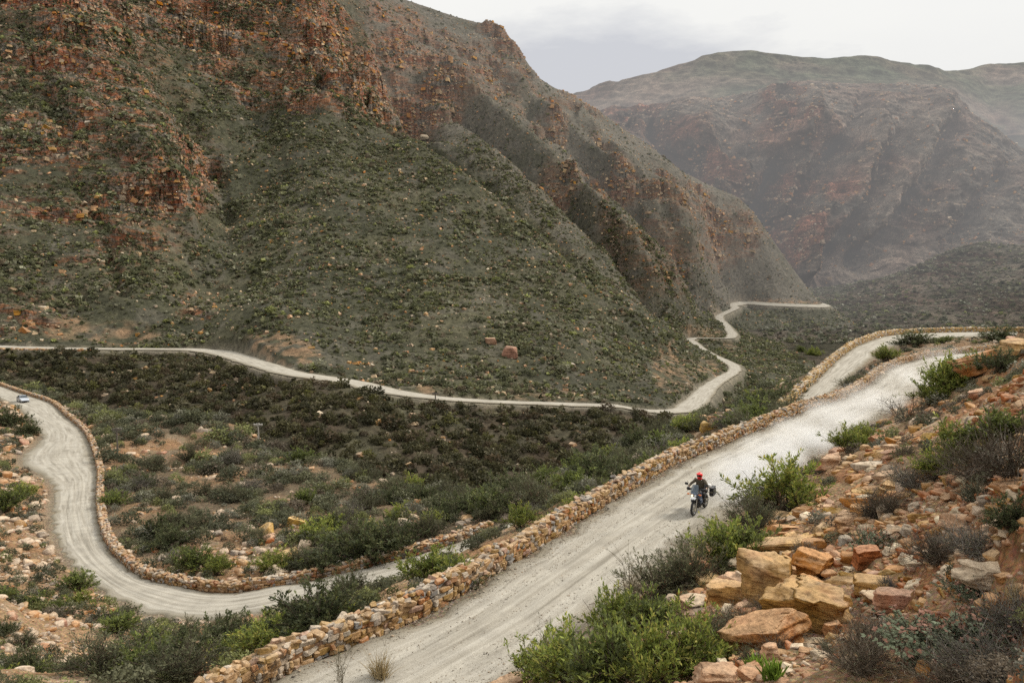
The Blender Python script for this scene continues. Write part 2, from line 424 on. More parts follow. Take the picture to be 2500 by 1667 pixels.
# ================================================================== TERRAIN B : the mountain across the valley
B = []
def b(u, v, d):
    s, t = ray(u, v)
    B.append((s, math.log(d), t))
for u, v, h, w in FR:
    s, t = ray(u, v)
    B.append((s, math.log(-h / t), t))
for u, v, d in [
    # left edge, off frame, crag and slopes above the road
    (-300, 830, 245), (-300, 500, 330), (-300, 100, 450), (-300, -300, 580),
    (0, 810, 252), (0, 720, 268), (0, 600, 296), (0, 400, 350), (0, 200, 408), (0, 0, 480), (0, -250, 580), (0, -420, 700),
    (150, 815, 258), (150, 700, 285), (150, 520, 332), (150, 300, 385), (150, 100, 445), (150, -50, 500),
    (300, 820, 266), (300, 760, 275), (300, 600, 312), (300, 480, 345), (310, 330, 385), (310, 250, 415), (330, 120, 485), (330, 60, 520), (330, -20, 545), (300, -250, 640),
    (410, 560, 340), (440, 450, 372), (430, 370, 395), (420, 300, 425), (480, 480, 392), (530, 420, 436),
    (480, 815, 272), (500, 700, 318), (500, 560, 372), (560, 400, 450), (560, 300, 486), (560, 200, 520), (520, 145, 545), (520, 110, 552), (520, 0, 572), (520, -200, 680),
    (620, 850, 242), (640, 750, 272), (640, 550, 372), (650, 300, 500), (650, 215, 530), (680, 135, 566), (680, 40, 584), (700, -60, 640), (700, -200, 740),
    (760, 880, 225), (760, 750, 280), (760, 600, 350), (760, 450, 420), (760, 330, 480), (760, 280, 503), (760, 215, 520), (770, 150, 556), (800, 120, 590), (800, 30, 612), (820, -80, 700),
    (900, 920, 225), (900, 800, 275), (900, 600, 365), (900, 400, 470), (900, 300, 530), (870, 230, 548), (900, 200, 590), (900, 100, 650), (900, 20, 720), (930, -40, 800),
    (1050, 930, 222), (1050, 800, 272), (1050, 600, 368), (1050, 450, 440), 
    (1200, 950, 226), (1200, 850, 262), (1200, 700, 330), (1200, 560, 410),
    (1320, 960, 232), (1320, 850, 270), (1320, 700, 345),
    (1430, 960, 240), (1430, 850, 280), (1430, 740, 340),
    (1540, 960, 250), (1540, 880, 285), (1530, 800, 330), (1600, 930, 262), (1640, 930, 280), (1630, 880, 310), (1600, 850, 330), 
    # the ravine and the second spur behind the scrub slope
    (1060, 200, 720), (1060, 100, 770), (1150, 250, 720), (1200, 130, 810), (1150, 60, 830),
    (1280, 350, 690), (1280, 220, 790), (1400, 480, 640), (1380, 350, 740), (1400, 270, 830),
    (1500, 600, 580), (1500, 400, 740), (1500, 330, 840), (1580, 780, 500), (1620, 800, 520), (1600, 700, 560), (1600, 500, 700), (1600, 430, 770),
    (1700, 780, 600), (1700, 620, 690), (1700, 550, 730), (1700, 480, 800), (1745, 735, 735), (1770, 700, 812), (1780, 640, 828), (1780, 560, 840), (1880, 722, 815), (1880, 680, 832), (1960, 735, 815),
    # skyline
    (975, -2, 800), (1050, 20, 820), (1130, 47, 840), (1200, 62, 852), (1240, 82, 850), (1264, 112, 850), (1272, 145, 850), (1300, 178, 860), (1340, 208, 870), (1400, 236, 880),
    (1450, 266, 884), (1500, 300, 884), (1600, 368, 880), (1650, 408, 874), (1700, 440, 868), (1750, 478, 862), (1800, 503, 858), (1832, 545, 854), (1850, 595, 848), (1880, 640, 844), (1930, 682, 838), (2000, 735, 828),
    # below the far road
    (1850, 960, 335), (1800, 940, 342), (1900, 900, 440), (1850, 880, 452), (1900, 850, 575), (1950, 870, 540), (1850, 800, 735), (1950, 800, 745), (2000, 800, 830), (1950, 760, 780), (1900, 775, 765), (1850, 765, 765), (1830, 840, 560), (1720, 900, 372), (1740, 880, 395), (1760, 850, 520),
    (2050, 790, 870), (1750, 960, 300), (1780, 1010, 275), (1700, 1030, 235), (1600, 1060, 205), (1450, 1080, 192), (1300, 1080, 185), (1150, 1080, 178), (1000, 1060, 172), (850, 1020, 172), (700, 1000, 180), (550, 960, 205), (400, 930, 215), (250, 920, 220), (100, 905, 222), (-50, 890, 228), (-250, 880, 230),
    (1900, 1000, 310), (2000, 920, 470), (2100, 850, 700),
    (700, 1180, 145), (1000, 1230, 132), (1300, 1260, 140), (1500, 1200, 160), (-200, 1150, 145), (100, 1230, 125), (350, 1330, 108), (700, 1380, 108), (1000, 1420, 106), (1300, 1450, 106), (1650, 1400, 120), (2000, 1300, 140), (2400, 1200, 190), (-250, 1300, 108),
]:
    b(u, v, d)
# the ravine hidden behind the edge of the scrub slope, and behind the lower spurs
for (u, v, d) in [(890, 258, 560), (960, 300, 540), (1040, 345, 520), (1110, 392, 502), (1180, 440, 480), (1255, 500, 456), (1330, 560, 430), (1385, 615, 410), (1440, 670, 388), (1500, 720, 364), (1560, 772, 340)]:
    b(u, v, d); b(u, v + 30, d + 42); b(u + 14, v - 8, d + 105)
for (u, v, d) in [(1470, 470, 650), (1540, 530, 620), (1600, 600, 600), (1650, 670, 590), (1700, 730, 600)]:
    b(u, v, d); b(u + 4, v + 16, d + 40); b(u + 16, v - 6, d + 85)
# back slopes behind the skyline and the spurs' hidden flanks
for u, v, d, dd in [(975, 0, 800, 200), (1200, 62, 852, 200), (1264, 112, 850, 180), (1400, 236, 880, 180), (1600, 368, 880, 180), (1750, 478, 862, 170), (1850, 595, 848, 160), (2000, 735, 828, 150)]:
    s, t = ray(u, v)
    z = t * d
    B.append((s, math.log(d + dd), (z - dd * 0.42) / (d + dd)))
B = np.array(B)
KL = 0.9
keep = []
for i, p in enumerate(B):
    if all(abs(B[j][0] - p[0]) + abs(B[j][1] - p[1]) > 0.008 for j in keep):
        keep.append(i)
B = B[keep]
tpsB = TPS(np.stack([B[:, 0], B[:, 1] * KL], 1), B[:, 2], smooth=3e-5, scale=0.5)
nsB, nyB = 1150, 1100
sB = np.linspace(-1.0, 0.60, nsB)
yB = np.exp(np.interp(np.linspace(0, 1, nyB), [0, 0.12, 0.76, 1], np.log([106.0, 195.0, 640.0, 1050.0])))
SB, YB = np.meshgrid(sB, yB)
XB = SB * YB
TB = tps_grid(tpsB, SB, np.log(YB) * KL, 4)
ZB = TB * YB + ZC
uB, vB = proj(XB, YB, ZB)
# ---- carve the far road, add crags
ZB, frw, frin = carve(XB, YB, ZB, fr_d, 2.0, 3.5, jump=1)
offB = 1 - frw

def blob(u, v, L):
    m = np.zeros_like(u)
    for (cu, cv, ru, rv, ang, st) in L:
        c, s = math.cos(math.radians(ang)), math.sin(math.radians(ang))
        du, dv = u - cu, v - cv
        a = (du * c + dv * s) / ru; bb = (-du * s + dv * c) / rv
        m = np.maximum(m, st * sstep(1.25, 0.7, np.sqrt(a * a + bb * bb)))
    return m
def along(u, v, poly, w):
    """1 on a surveyed line, fading out over w pixels"""
    best = np.full(u.shape, 1e9)
    P_ = np.array(poly, float)
    for (ax, ay), (bx, by) in zip(P_[:-1], P_[1:]):
        dx, dy = bx - ax, by - ay
        t = np.clip(((u - ax) * dx + (v - ay) * dy) / (dx * dx + dy * dy), 0, 1)
        best = np.minimum(best, (u - ax - t * dx) ** 2 + (v - ay - t * dy) ** 2)
    return np.exp(-best / (w * w))
# where bare rock shows (survey of the slope, by outcrop): centre, radii, tilt, strength
ROCK = [(120, 330, 330, 330, 20, 0.6), (250, 480, 220, 180, 25, 0.62), (400, 420, 130, 140, 60, 0.9), (150, 90, 260, 120, 8, 0.8), (90, 620, 160, 130, 0, 0.6), (300, 620, 120, 60, -40, 0.7),
        (560, 60, 290, 85, 8, 1.0), (760, 90, 130, 110, 40, 0.95), (690, 205, 220, 55, 12, 0.85), (830, 235, 130, 55, 15, 1.0), (960, 240, 170, 60, 15, 0.9), (1110, 250, 80, 50, 15, 0.9),
        (1010, 130, 180, 60, 5, 0.75), (1230, 110, 90, 60, 20, 0.9), (1200, 190, 160, 60, 30, 0.6), (900, 60, 140, 60, 0, 0.5),
        (1340, 290, 50, 60, 0, 0.9), (1420, 255, 60, 25, 30, 0.8), (1560, 455, 90, 35, 0, 1.0), (1430, 450, 70, 40, 10, 0.85), (1330, 460, 60, 40, 20, 0.7), (1660, 470, 90, 40, 25, 0.7),
        (1780, 570, 70, 90, 60, 0.7), (1640, 580, 90, 60, 50, 0.5), (1560, 620, 120, 50, 45, 0.45), (1700, 510, 60, 25, 35, 0.9), (1820, 560, 40, 40, 60, 0.8), (1500, 385, 80, 22, 38, 0.75), (1640, 690, 60, 24, 50, 0.6), (1280, 160, 40, 60, 0, 0.9), (60, 780, 120, 40, 0, 0.5), (480, 745, 60, 40, 0, 0.5)]
nz1 = fbm(XB / 38, YB / 38, ZB / 30, 4, 31)
rockB = np.clip(blob(uB, vB, ROCK) * (0.75 + 0.9 * nz1), 0, 1)
slopeB = np.gradient(ZB, axis=0) / np.gradient(YB, axis=0)
# relief: buttresses, gullies and knolls, then stepped strata where the rock shows
Nb0 = grid_normals(XB, YB, ZB)
tc0 = np.stack([-XB, -YB, ZC - ZB], -1); tc0 /= np.linalg.norm(tc0, axis=-1, keepdims=True)
face0 = sstep(0.02, 0.30, (Nb0 * tc0).sum(-1))
offB = offB * (0.25 + 0.75 * face0)
cliff = np.clip(blob(uB, vB, [r_ for r_ in ROCK if r_[5] >= 0.7]) * (0.8 + 0.8 * nz1), 0, 1)
hi = sstep(300, 520, YB)
ZB = ZB + offB * hi * (5.5 * fbm(XB / 95, YB / 95, ZB / 200, 3, 40) + 2.5 * (ridged(XB / 34, YB / 80, ZB / 90, 3, 44) - 0.8))
# the spurs that step down to the right, and the ravines between them
GUL = [([(885, 262), (1040, 338), (1180, 432), (1330, 556), (1450, 672)], 17, 22), ([(1120, 270), (1260, 380), (1400, 500), (1500, 610), (1600, 740)], 17, 21), ([(1290, 260), (1420, 370), (1540, 490), (1640, 620), (1720, 740)], 15, 20),
       ([(1480, 340), (1600, 450), (1690, 560), (1760, 680)], 13, 17), ([(340, 120), (450, 260), (520, 400), (560, 520)], 22, 7), ([(560, 150), (640, 280), (700, 420)], 30, 3), ([(830, 140), (900, 220)], 16, 8), ([(660, 20), (740, 110), (800, 220)], 14, 8), ([(180, 430), (260, 560), (300, 700)], 18, 4), ([(60, 60), (130, 220), (170, 330)], 18, 5)]
RID = [([(930, 235), (1080, 330), (1220, 440), (1380, 580)], 14, -3), ([(1060, 200), (1220, 310), (1380, 440), (1500, 570), (1590, 700)], 17, 16), ([(1230, 190), (1380, 320), (1500, 430), (1610, 570), (1690, 720)], 15, 16), ([(1420, 290), (1560, 410), (1660, 520), (1740, 660)], 12, 14),
       ([(110, 180), (280, 330), (420, 440), (470, 560)], 26, 6), ([(760, 30), (830, 160), (870, 240)], 22, 5), ([(420, 20), (520, 130)], 24, 5)]
fade = sstep(-6, 14, vB - np.interp(uB, [975, 1130, 1240, 1300, 1400, 1500, 1600, 1700, 1800, 1850, 1930, 2000], [0, 47, 82, 178, 236, 300, 368, 440, 503, 595, 682, 735]))
for L_, w_, a_ in GUL: ZB = ZB - offB * fade * a_ * along(uB + 9 * fbm(XB / 30, YB / 50, ZB / 40, 3, 58), vB, L_, w_)
for L_, w_, a_ in RID: ZB = ZB + offB * fade * a_ * along(uB, vB, L_, w_)
amp = 0.5 + 1.2 * rockB
ZB = ZB + offB * amp * (2.2 * fbm(XB / 42, YB / 42, ZB / 42, 3, 41) + 1.0 * fbm(XB / 11, YB / 11, ZB / 11, 3, 43))
ZB = ZB + offB * (0.55 * fbm(XB / 3.5, YB / 3.5, ZB / 3.5, 2, 45))
warp = 7.0 * fbm(XB / 60, YB / 60, ZB * 0, 3, 47) + 1.6 * fbm(XB / 9, YB / 9, ZB / 9, 2, 48) + 0.10 * XB
def ledges2(z, H, warp, sh=0.28):
    q = (z + warp) / H
    f = q - np.floor(q)
    return (np.floor(q) + sstep(0.5 - sh, 0.5 + sh, f)) * H - (z + warp)
ZB = ZB + offB * (0.80 * cliff * ledges2(ZB, 24.0, warp, 0.10) + 0.85 * rockB * ledges2(ZB, 6.5, warp * 1.3, 0.12) + 0.7 * rockB * ledges2(ZB, 2.4, warp * 1.7, 0.15))
YB2 = YB - offB * (rockB * (3.0 * (ridged(XB / 12, YB / 60, ZB / 26, 3, 51) - 0.7) + 1.6 * fbm(XB / 4, YB / 9, ZB / 2.2, 3, 52)) + cliff * 2.0 * (ridged(XB / 5, YB / 40, ZB / 14, 2, 54) - 0.7))
XB2 = XB + offB * rockB * 1.2 * fbm(XB / 6, YB / 6, ZB / 4, 3, 53)
uB, vB = proj(XB2, YB2, ZB)
NB = grid_normals(XB2, YB2, ZB)

# ================================================================== far mountains (lofted from surveyed contour lines)
def loft(curves, us, rows):
    K = len(curves)
    S = np.zeros((K, len(us))); T = S.copy(); D = S.copy()
    for k, c in enumerate(curves):
        c = np.array(c, float)
        vv = np.interp(us, c[:, 0], c[:, 1]); dd = np.interp(us, c[:, 0], c[:, 2])
        ker = np.hanning(9); ker /= ker.sum()
        vv = np.convolve(np.pad(vv, 4, mode='edge'), ker, 'valid'); dd = np.convolve(np.pad(dd, 4, mode='edge'), ker, 'valid')
        s, t = ray(us, vv)
        S[k], T[k], D[k] = s, t, dd
    X, Y, Z = S * D, D, T * D + ZC
    tt = np.linspace(0, K - 1, rows)
    i = np.clip(tt.astype(int), 0, K - 2); f = (tt - i)[:, None]
    def cr(A):
        A0 = A[np.clip(i - 1, 0, K - 1)]; A1 = A[i]; A2 = A[i + 1]; A3 = A[np.clip(i + 2, 0, K - 1)]
        m1 = (A2 - A0) * 0.35; m2 = (A3 - A1) * 0.35
        return (2 * f**3 - 3 * f**2 + 1) * A1 + (f**3 - 2 * f**2 + f) * m1 + (-2 * f**3 + 3 * f**2) * A2 + (f**3 - f**2) * m2
    return cr(X), cr(Y), cr(Z)

far_sheets = []
def far_sheet(curves, u0, u1, ncol, rows, relief, scale, seed, rock, lines=()):
    us = np.linspace(u0, u1, ncol)
    X, Y, Z = loft(curves, us, rows)
    u, v = proj(X, Y, Z)
    rk = np.clip((0.22 + blob(u, v, rock)) * (0.8 + 0.8 * fbm(X / (scale * 0.7), Y / (scale * 0.7), Z / (scale * 0.7), 3, seed)), 0, 1)
    k = np.linspace(0, 1, rows)[:, None]
    edge = sstep(1.0, 0.86, k) if False else 1.0
    g = ridged(X / scale, Y / (scale * 1.6), Z / (scale * 2.0), 4, seed + 1) - 0.8
    for L_, w_, a_ in lines:
        Y = Y + a_ * along(u + 14 * fbm(X / 90, Y / 90, Z / 90, 2, seed + 8), v, L_, w_)
    Y2 = Y - relief * (0.35 + 0.9 * rk) * g - 0.35 * relief * fbm(X / (scale * .2), Y / (scale * .2), Z / (scale * .2), 4, seed + 2)
    Y2 = Y2 - (0.05 + 0.10 * rk) * relief * fbm(X / (scale * .045), Y / (scale * .045), Z / (scale * .045), 3, seed + 6)
    Z2 = Z + 0.16 * relief * fbm(X / (scale * .3), Y / (scale * .3), 0, 4, seed + 3) * (0.5 + rk)
    w = 0.25 * scale * fbm(X / (scale * 1.5), Y / (scale * 1.5), 0, 2, seed + 4) + 0.22 * X
    Z2 = Z2 + rk * 0.8 * ledges2(Z2, scale * 0.13, w, 0.2)
    return X, Y2, Z2, rk

C1 = far_sheet([
    [(1500, 1000, 420), (2700, 1000, 420)],
    [(1500, 850, 560), (1900, 860, 560), (2100, 860, 560), (2700, 870, 500)],
    [(1500, 790, 800), (2000, 775, 860), (2100, 790, 800), (2300, 790, 740), (2700, 800, 640)],
    [(1500, 770, 900), (1950, 745, 980), (2080, 745, 960), (2300, 720, 900), (2500, 712, 840), (2700, 700, 800)],
    [(1500, 760, 1000), (1900, 725, 1120), (2050, 715, 1120), (2200, 672, 1080), (2320, 655, 1040), (2500, 645, 1000), (2700, 630, 950)],
    [(1500, 755, 1100), (1900, 715, 1200), (2050, 700, 1190), (2150, 684, 1180), (2200, 668, 1170), (2244, 649, 1160), (2308, 616, 1150), (2385, 594, 1140), (2440, 598, 1130), (2500, 604, 1120), (2700, 590, 1080)],
    [(1500, 770, 1240), (1900, 735, 1330), (2150, 720, 1330), (2308, 690, 1330), (2500, 690, 1300), (2700, 670, 1260)],
], 1500, 2700, 620, 330, 7, 60, 61, [(2330, 650, 130, 30, -10, 0.9), (2180, 690, 120, 20, -10, 0.5), (2150, 730, 160, 20, 0, 0.45), (2420, 740, 120, 30, 0, 0.4)])
C2 = far_sheet([
    [(1300, 860, 1150), (2800, 860, 1150)],
    [(1300, 760, 1230), (1900, 720, 1240), (2050, 720, 1260), (2800, 680, 1200)],
    [(1300, 600, 1330), (1700, 560, 1350), (1830, 620, 1330), (1900, 690, 1270), (1960, 680, 1260), (2100, 640, 1320), (2300, 600, 1330), (2800, 560, 1260)],
    [(1300, 480, 1450), (1600, 440, 1440), (1750, 480, 1430), (1860, 540, 1440), (1930, 520, 1380), (2050, 520, 1370), (2250, 510, 1390), (2500, 540, 1360), (2800, 500, 1320)],
    [(1300, 380, 1520), (1500, 350, 1520), (1650, 360, 1500), (1800, 400, 1520), (1900, 420, 1500), (2000, 390, 1450), (2200, 400, 1450), (2400, 440, 1430), (2500, 470, 1420), (2800, 450, 1400)],
    [(1300, 310, 1600), (1500, 300, 1600), (1640, 290, 1580), (1800, 300, 1580), (1900, 310, 1540), (2000, 290, 1520), (2200, 295, 1520), (2360, 350, 1500), (2500, 420, 1490), (2800, 480, 1480)],
    [(1300, 290, 1680), (1420, 285, 1690), (1550, 285, 1690), (1640, 257, 1690), (1750, 247, 1690), (1830, 240, 1680), (1880, 225, 1650), (2000, 228, 1630), (2200, 232, 1620), (2290, 245, 1600), (2360, 300, 1580), (2500, 400, 1560), (2800, 520, 1540)],
    [(1300, 280, 1760), (1420, 270, 1780), (1550, 270, 1780), (1640, 248, 1780), (1750, 240, 1780), (1830, 232, 1770), (1875, 212, 1740), (1930, 203, 1740), (2000, 201, 1740), (2200, 205, 1720), (2280, 215, 1700), (2340, 250, 1680), (2400, 298, 1660), (2460, 345, 1640), (2500, 378, 1630), (2800, 540, 1600)],
    [(1300, 300, 1900), (1640, 275, 1940), (1930, 235, 1950), (2200, 240, 1940), (2400, 340, 1860), (2800, 580, 1760)],
], 1300, 2800, 900, 560, 36, 200, 71, [(1600, 380, 170, 120, 30, 0.9), (1800, 500, 150, 170, 50, 0.85), (1950, 330, 120, 60, -15, 1.0), (2020, 430, 90, 60, 10, 0.8), (1930, 590, 90, 90, 30, 0.8), (2080, 570, 110, 50, -10, 0.7), (2250, 470, 120, 40, 10, 0.5), (2280, 520, 100, 40, -10, 0.5), (2130, 400, 60, 60, 0, 0.5), (1900, 240, 60, 40, -40, 0.8)],
 [([(1905, 690), (1878, 620), (1850, 540), (1865, 480), (1900, 410), (1915, 385)], 26, 120), ([(1780, 560), (1710, 450), (1650, 370), (1600, 310)], 24, 80), ([(1615, 300), (1640, 400), (1690, 500)], 16, 45),
  ([(2060, 350), (2015, 420), (1965, 480), (1915, 560)], 24, 70), ([(2340, 320), (2265, 450), (2185, 560), (2100, 640)], 30, 70), ([(2460, 430), (2400, 520), (2330, 600)], 26, 60), ([(2110, 240), (2085, 330), (2060, 360)], 18, 30), ([(2200, 330), (2150, 440), (2080, 540), (2010, 640)], 20, 45),
  ([(1970, 240), (1945, 330), (1905, 370)], 26, -50), ([(2015, 460), (1965, 560), (1945, 660)], 24, -60), ([(1800, 420), (1830, 500), (1880, 640)], 20, -45), ([(2140, 300), (2090, 440), (2030, 560)], 30, -50), ([(2290, 260), (2210, 400), (2130, 560)], 34, -45), ([(1700, 300), (1740, 400), (1790, 500)], 22, -45)])
C3 = far_sheet([
    [(1200, 600, 1900), (2900, 600, 1900)],
    [(1200, 380, 2050), (2300, 330, 2050), (2400, 420, 2000), (2900, 480, 2000)],
    [(1200, 300, 2250), (1500, 270, 2250), (1800, 225, 2250), (2200, 225, 2250), (2320, 260, 2250), (2420, 350, 2200), (2500, 330, 2250), (2900, 300, 2250)],
    [(1200, 270, 2450), (1420, 250, 2450), (1600, 205, 2450), (1800, 170, 2450), (2000, 180, 2450), (2200, 190, 2450), (2330, 215, 2450), (2420, 260, 2450), (2500, 235, 2450), (2900, 220, 2450)],
    [(1200, 262, 2600), (1400, 233, 2600), (1450, 215, 2600), (1550, 190, 2600), (1640, 165, 2600), (1700, 145, 2600), (1750, 130, 2600), (1800, 125, 2600), (1850, 124, 2600), (1900, 130, 2600), (1960, 140, 2600), (2015, 144, 2600), (2060, 139, 2600), (2140, 138, 2600), (2180, 146, 2600), (2230, 160, 2600), (2270, 163, 2600), (2305, 175, 2650), (2340, 175, 2700), (2380, 165, 2750), (2440, 156, 2800), (2500, 153, 2800), (2700, 150, 2800), (2900, 160, 2800)],
    [(1200, 300, 2800), (1850, 170, 2800), (2500, 200, 3000), (2900, 200, 3000)],
], 1200, 2900, 620, 260, 26, 330, 81, [(1450, 235, 60, 30, -20, 0.5), (2440, 330, 60, 40, 30, 0.5)])
# ================================================================== MATERIALS
def new_mat(name):
    m = bpy.data.materials.new(name)
    m.use_nodes = True
    nt = m.node_tree
    nt.nodes.clear()
    return m, nt

class NB_:
    """tiny node builder"""
    def __init__(self, nt):
        self.nt = nt
    def n(self, t, **kw):
        nd = self.nt.nodes.new(t)
        for k, v in kw.items():
            setattr(nd, k, v)
        return nd
    def l(self, a, b):
        self.nt.links.new(a, b)
    def noise(self, vec, scale, detail=4, rough=0.55, dist=0.0):
        nd = self.n('ShaderNodeTexNoise'); nd.inputs['Scale'].default_value = scale; nd.inputs['Detail'].default_value = detail
        nd.inputs['Roughness'].default_value = rough; nd.inputs['Distortion'].default_value = dist
        if vec is not None: self.l(vec, nd.inputs['Vector'])
        return nd.outputs['Fac']
    def ramp(self, fac, stops, interp='LINEAR'):
        nd = self.n('ShaderNodeValToRGB'); cr = nd.color_ramp; cr.interpolation = interp
        while len(cr.elements) < len(stops): cr.elements.new(0.5)
        for e, (p, c) in zip(cr.elements, stops):
            e.position = p; e.color = (*c, 1) if len(c) == 3 else c
        self.l(fac, nd.inputs['Fac'])
        return nd.outputs['Color']
    def mix(self, fac, a, b, mode='MIX'):
        nd = self.n('ShaderNodeMix', data_type='RGBA', blend_type=mode)
        for s, val in ((nd.inputs[0], fac), (nd.inputs[6], a), (nd.inputs[7], b)):
            if isinstance(val, (int, float)): s.default_value = val
            elif isinstance(val, tuple): s.default_value = (*val, 1)
            else: self.l(val, s)
        return nd.outputs[2]
    def math(self, op, a, b=0.0, clamp=False):
        nd = self.n('ShaderNodeMath', operation=op, use_clamp=clamp)
        for s, val in ((nd.inputs[0], a), (nd.inputs[1], b)):
            if isinstance(val, (int, float)): s.default_value = val
            else: self.l(val, s)
        return nd.outputs[0]
    def attr(self, name, col=False):
        nd = self.n('ShaderNodeAttribute', attribute_name=name)
        return nd.outputs['Color' if col else 'Fac']
    def pos(self):
        return self.n('ShaderNodeNewGeometry').outputs['Position']
    def bump(self, h, strength, dist):
        nd = self.n('ShaderNodeBump'); nd.inputs['Strength'].default_value = strength; nd.inputs['Distance'].default_value = dist
        self.l(h, nd.inputs['Height'])
        return nd.outputs['Normal']
    def out(self, col, rough=0.9, normal=None, spec=0.2, **kw):
        p = self.n('ShaderNodeBsdfPrincipled'); o = self.n('ShaderNodeOutputMaterial')
        if isinstance(col, tuple): p.inputs['Base Color'].default_value = (*col, 1)
        else: self.l(col, p.inputs['Base Color'])
        if isinstance(rough, (int, float)): p.inputs['Roughness'].default_value = rough
        else: self.l(rough, p.inputs['Roughness'])
        p.inputs['Specular IOR Level'].default_value = spec
        for k, v in kw.items(): p.inputs[k].default_value = v
        if normal is not None: self.l(normal, p.inputs['Normal'])
        self.l(p.outputs[0], o.inputs[0])
        return p

def mat_ground():
    """soil and stones, tinted per vertex"""
    m, nt = new_mat("stony_soil"); B_ = NB_(nt); P = B_.pos()
    tint = B_.attr("tint", True)
    n1 = B_.noise(P, 2.2, 8, 0.68); n2 = B_.noise(P, 14, 5, 0.7)
    vor = B_.n('ShaderNodeTexVoronoi'); vor.inputs['Scale'].default_value = 5.5; B_.l(P, vor.inputs['Vector'])
    vor2 = B_.n('ShaderNodeTexVoronoi'); vor2.inputs['Scale'].default_value = 19; B_.l(P, vor2.inputs['Vector'])
    c = B_.mix(1.0, tint, B_.ramp(n1, [(0.28, (0.45, 0.42, 0.40)), (0.5, (0.95, 0.92, 0.88)), (0.75, (1.35, 1.3, 1.22))]), 'MULTIPLY')
    c = B_.mix(0.75, c, B_.ramp(n2, [(0.3, (0.5, 0.48, 0.46)), (0.55, (1.0, 1.0, 1.0)), (0.8, (1.4, 1.38, 1.35))]), 'MULTIPLY')
    sp = B_.ramp(vor.outputs['Distance'], [(0.0, (1.25, 1.2, 1.15)), (0.35, (1.0, 1.0, 1.0)), (0.7, (0.45, 0.43, 0.42))])
    c = B_.mix(0.6, c, sp, 'MULTIPLY')
    sp2 = B_.mix(0.35, (1, 1, 1), vor2.outputs['Color'])
    c = B_.mix(0.8, c, sp2, 'MULTIPLY')
    h = B_.math('ADD', B_.math('MULTIPLY', vor.outputs['Distance'], -0.9), B_.math('ADD', B_.math('MULTIPLY', n2, 0.5), n1))
    B_.out(c, 0.95, B_.bump(h, 0.9, 0.12), 0.1)
    return m

def mat_mountain():
    m, nt = new_mat("mountain_side"); B_ = NB_(nt); P = B_.pos()
    tint = B_.attr("tint", True); rk = B_.attr("rock")
    n1 = B_.noise(P, 0.35, 8, 0.7); n2 = B_.noise(P, 1.6, 6, 0.75)
    c = B_.mix(1.0, tint, B_.ramp(n1, [(0.3, (0.45, 0.45, 0.45)), (0.5, (0.95, 0.95, 0.95)), (0.72, (1.5, 1.45, 1.4))]), 'MULTIPLY')
    c = B_.mix(0.8, c, B_.ramp(n2, [(0.32, (0.4, 0.4, 0.4)), (0.52, (1, 1, 1)), (0.75, (1.6, 1.55, 1.5))]), 'MULTIPLY')
    mp = B_.n('ShaderNodeMapping'); mp.inputs['Scale'].default_value = (0.06, 0.06, 0.75); mp.inputs['Rotation'].default_value = (0, math.radians(-6), 0); B_.l(P, mp.inputs['Vector'])
    st = B_.noise(mp.outputs[0], 1.0, 8, 0.7, 0.6)
    # rock face colour: beds of grey, rust and red, broken by joints
    mq = B_.n('ShaderNodeMapping'); mq.inputs['Scale'].default_value = (0.045, 0.045, 0.16); mq.inputs['Rotation'].default_value = (0, math.radians(-6), 0); B_.l(P, mq.inputs['Vector'])
    bed = B_.noise(mq.outputs[0], 1.0, 6, 0.62, 0.5)
    rc = B_.ramp(bed, [(0.34, (0.19, 0.18, 0.16)), (0.43, (0.30, 0.25, 0.20)), (0.49, (0.43, 0.175, 0.08)), (0.55, (0.25, 0.215, 0.18)), (0.60, (0.36, 0.12, 0.062)), (0.70, (0.36, 0.20, 0.11))])
    stc = B_.ramp(st, [(0.35, (0.25, 0.23, 0.22)), (0.44, (1.0, 0.97, 0.94)), (0.49, (0.30, 0.28, 0.27)), (0.55, (1.35, 1.27, 1.2)), (0.63, (0.6, 0.57, 0.55))])
    mj = B_.n('ShaderNodeMapping'); mj.inputs['Scale'].default_value = (0.35, 0.35, 0.07); B_.l(P, mj.inputs['Vector'])
    vj = B_.n('ShaderNodeTexVoronoi'); vj.feature = 'DISTANCE_TO_EDGE'; vj.inputs['Scale'].default_value = 1.0; B_.l(mj.outputs[0], vj.inputs['Vector'])
    jt = B_.ramp(vj.outputs['Distance'], [(0.0, (0.3, 0.28, 0.27)), (0.10, (1, 1, 1))])
    rc = B_.mix(0.9, rc, stc, 'MULTIPLY'); rc = B_.mix(0.7, rc, jt, 'MULTIPLY'); rc = B_.mix(0.7, rc, B_.ramp(n2, [(0.32, (0.45, 0.45, 0.45)), (0.52, (1, 1, 1)), (0.75, (1.5, 1.45, 1.4))]), 'MULTIPLY')
    c = B_.mix(rk, c, rc)
    h = B_.math('ADD', B_.math('MULTIPLY', st, B_.math('MULTIPLY', rk, 2.0)), B_.math('ADD', n1, B_.math('MULTIPLY', n2, 0.5)))
    B_.out(c, 0.95, B_.bump(h, 0.8, 1.2), 0.1)
    return m

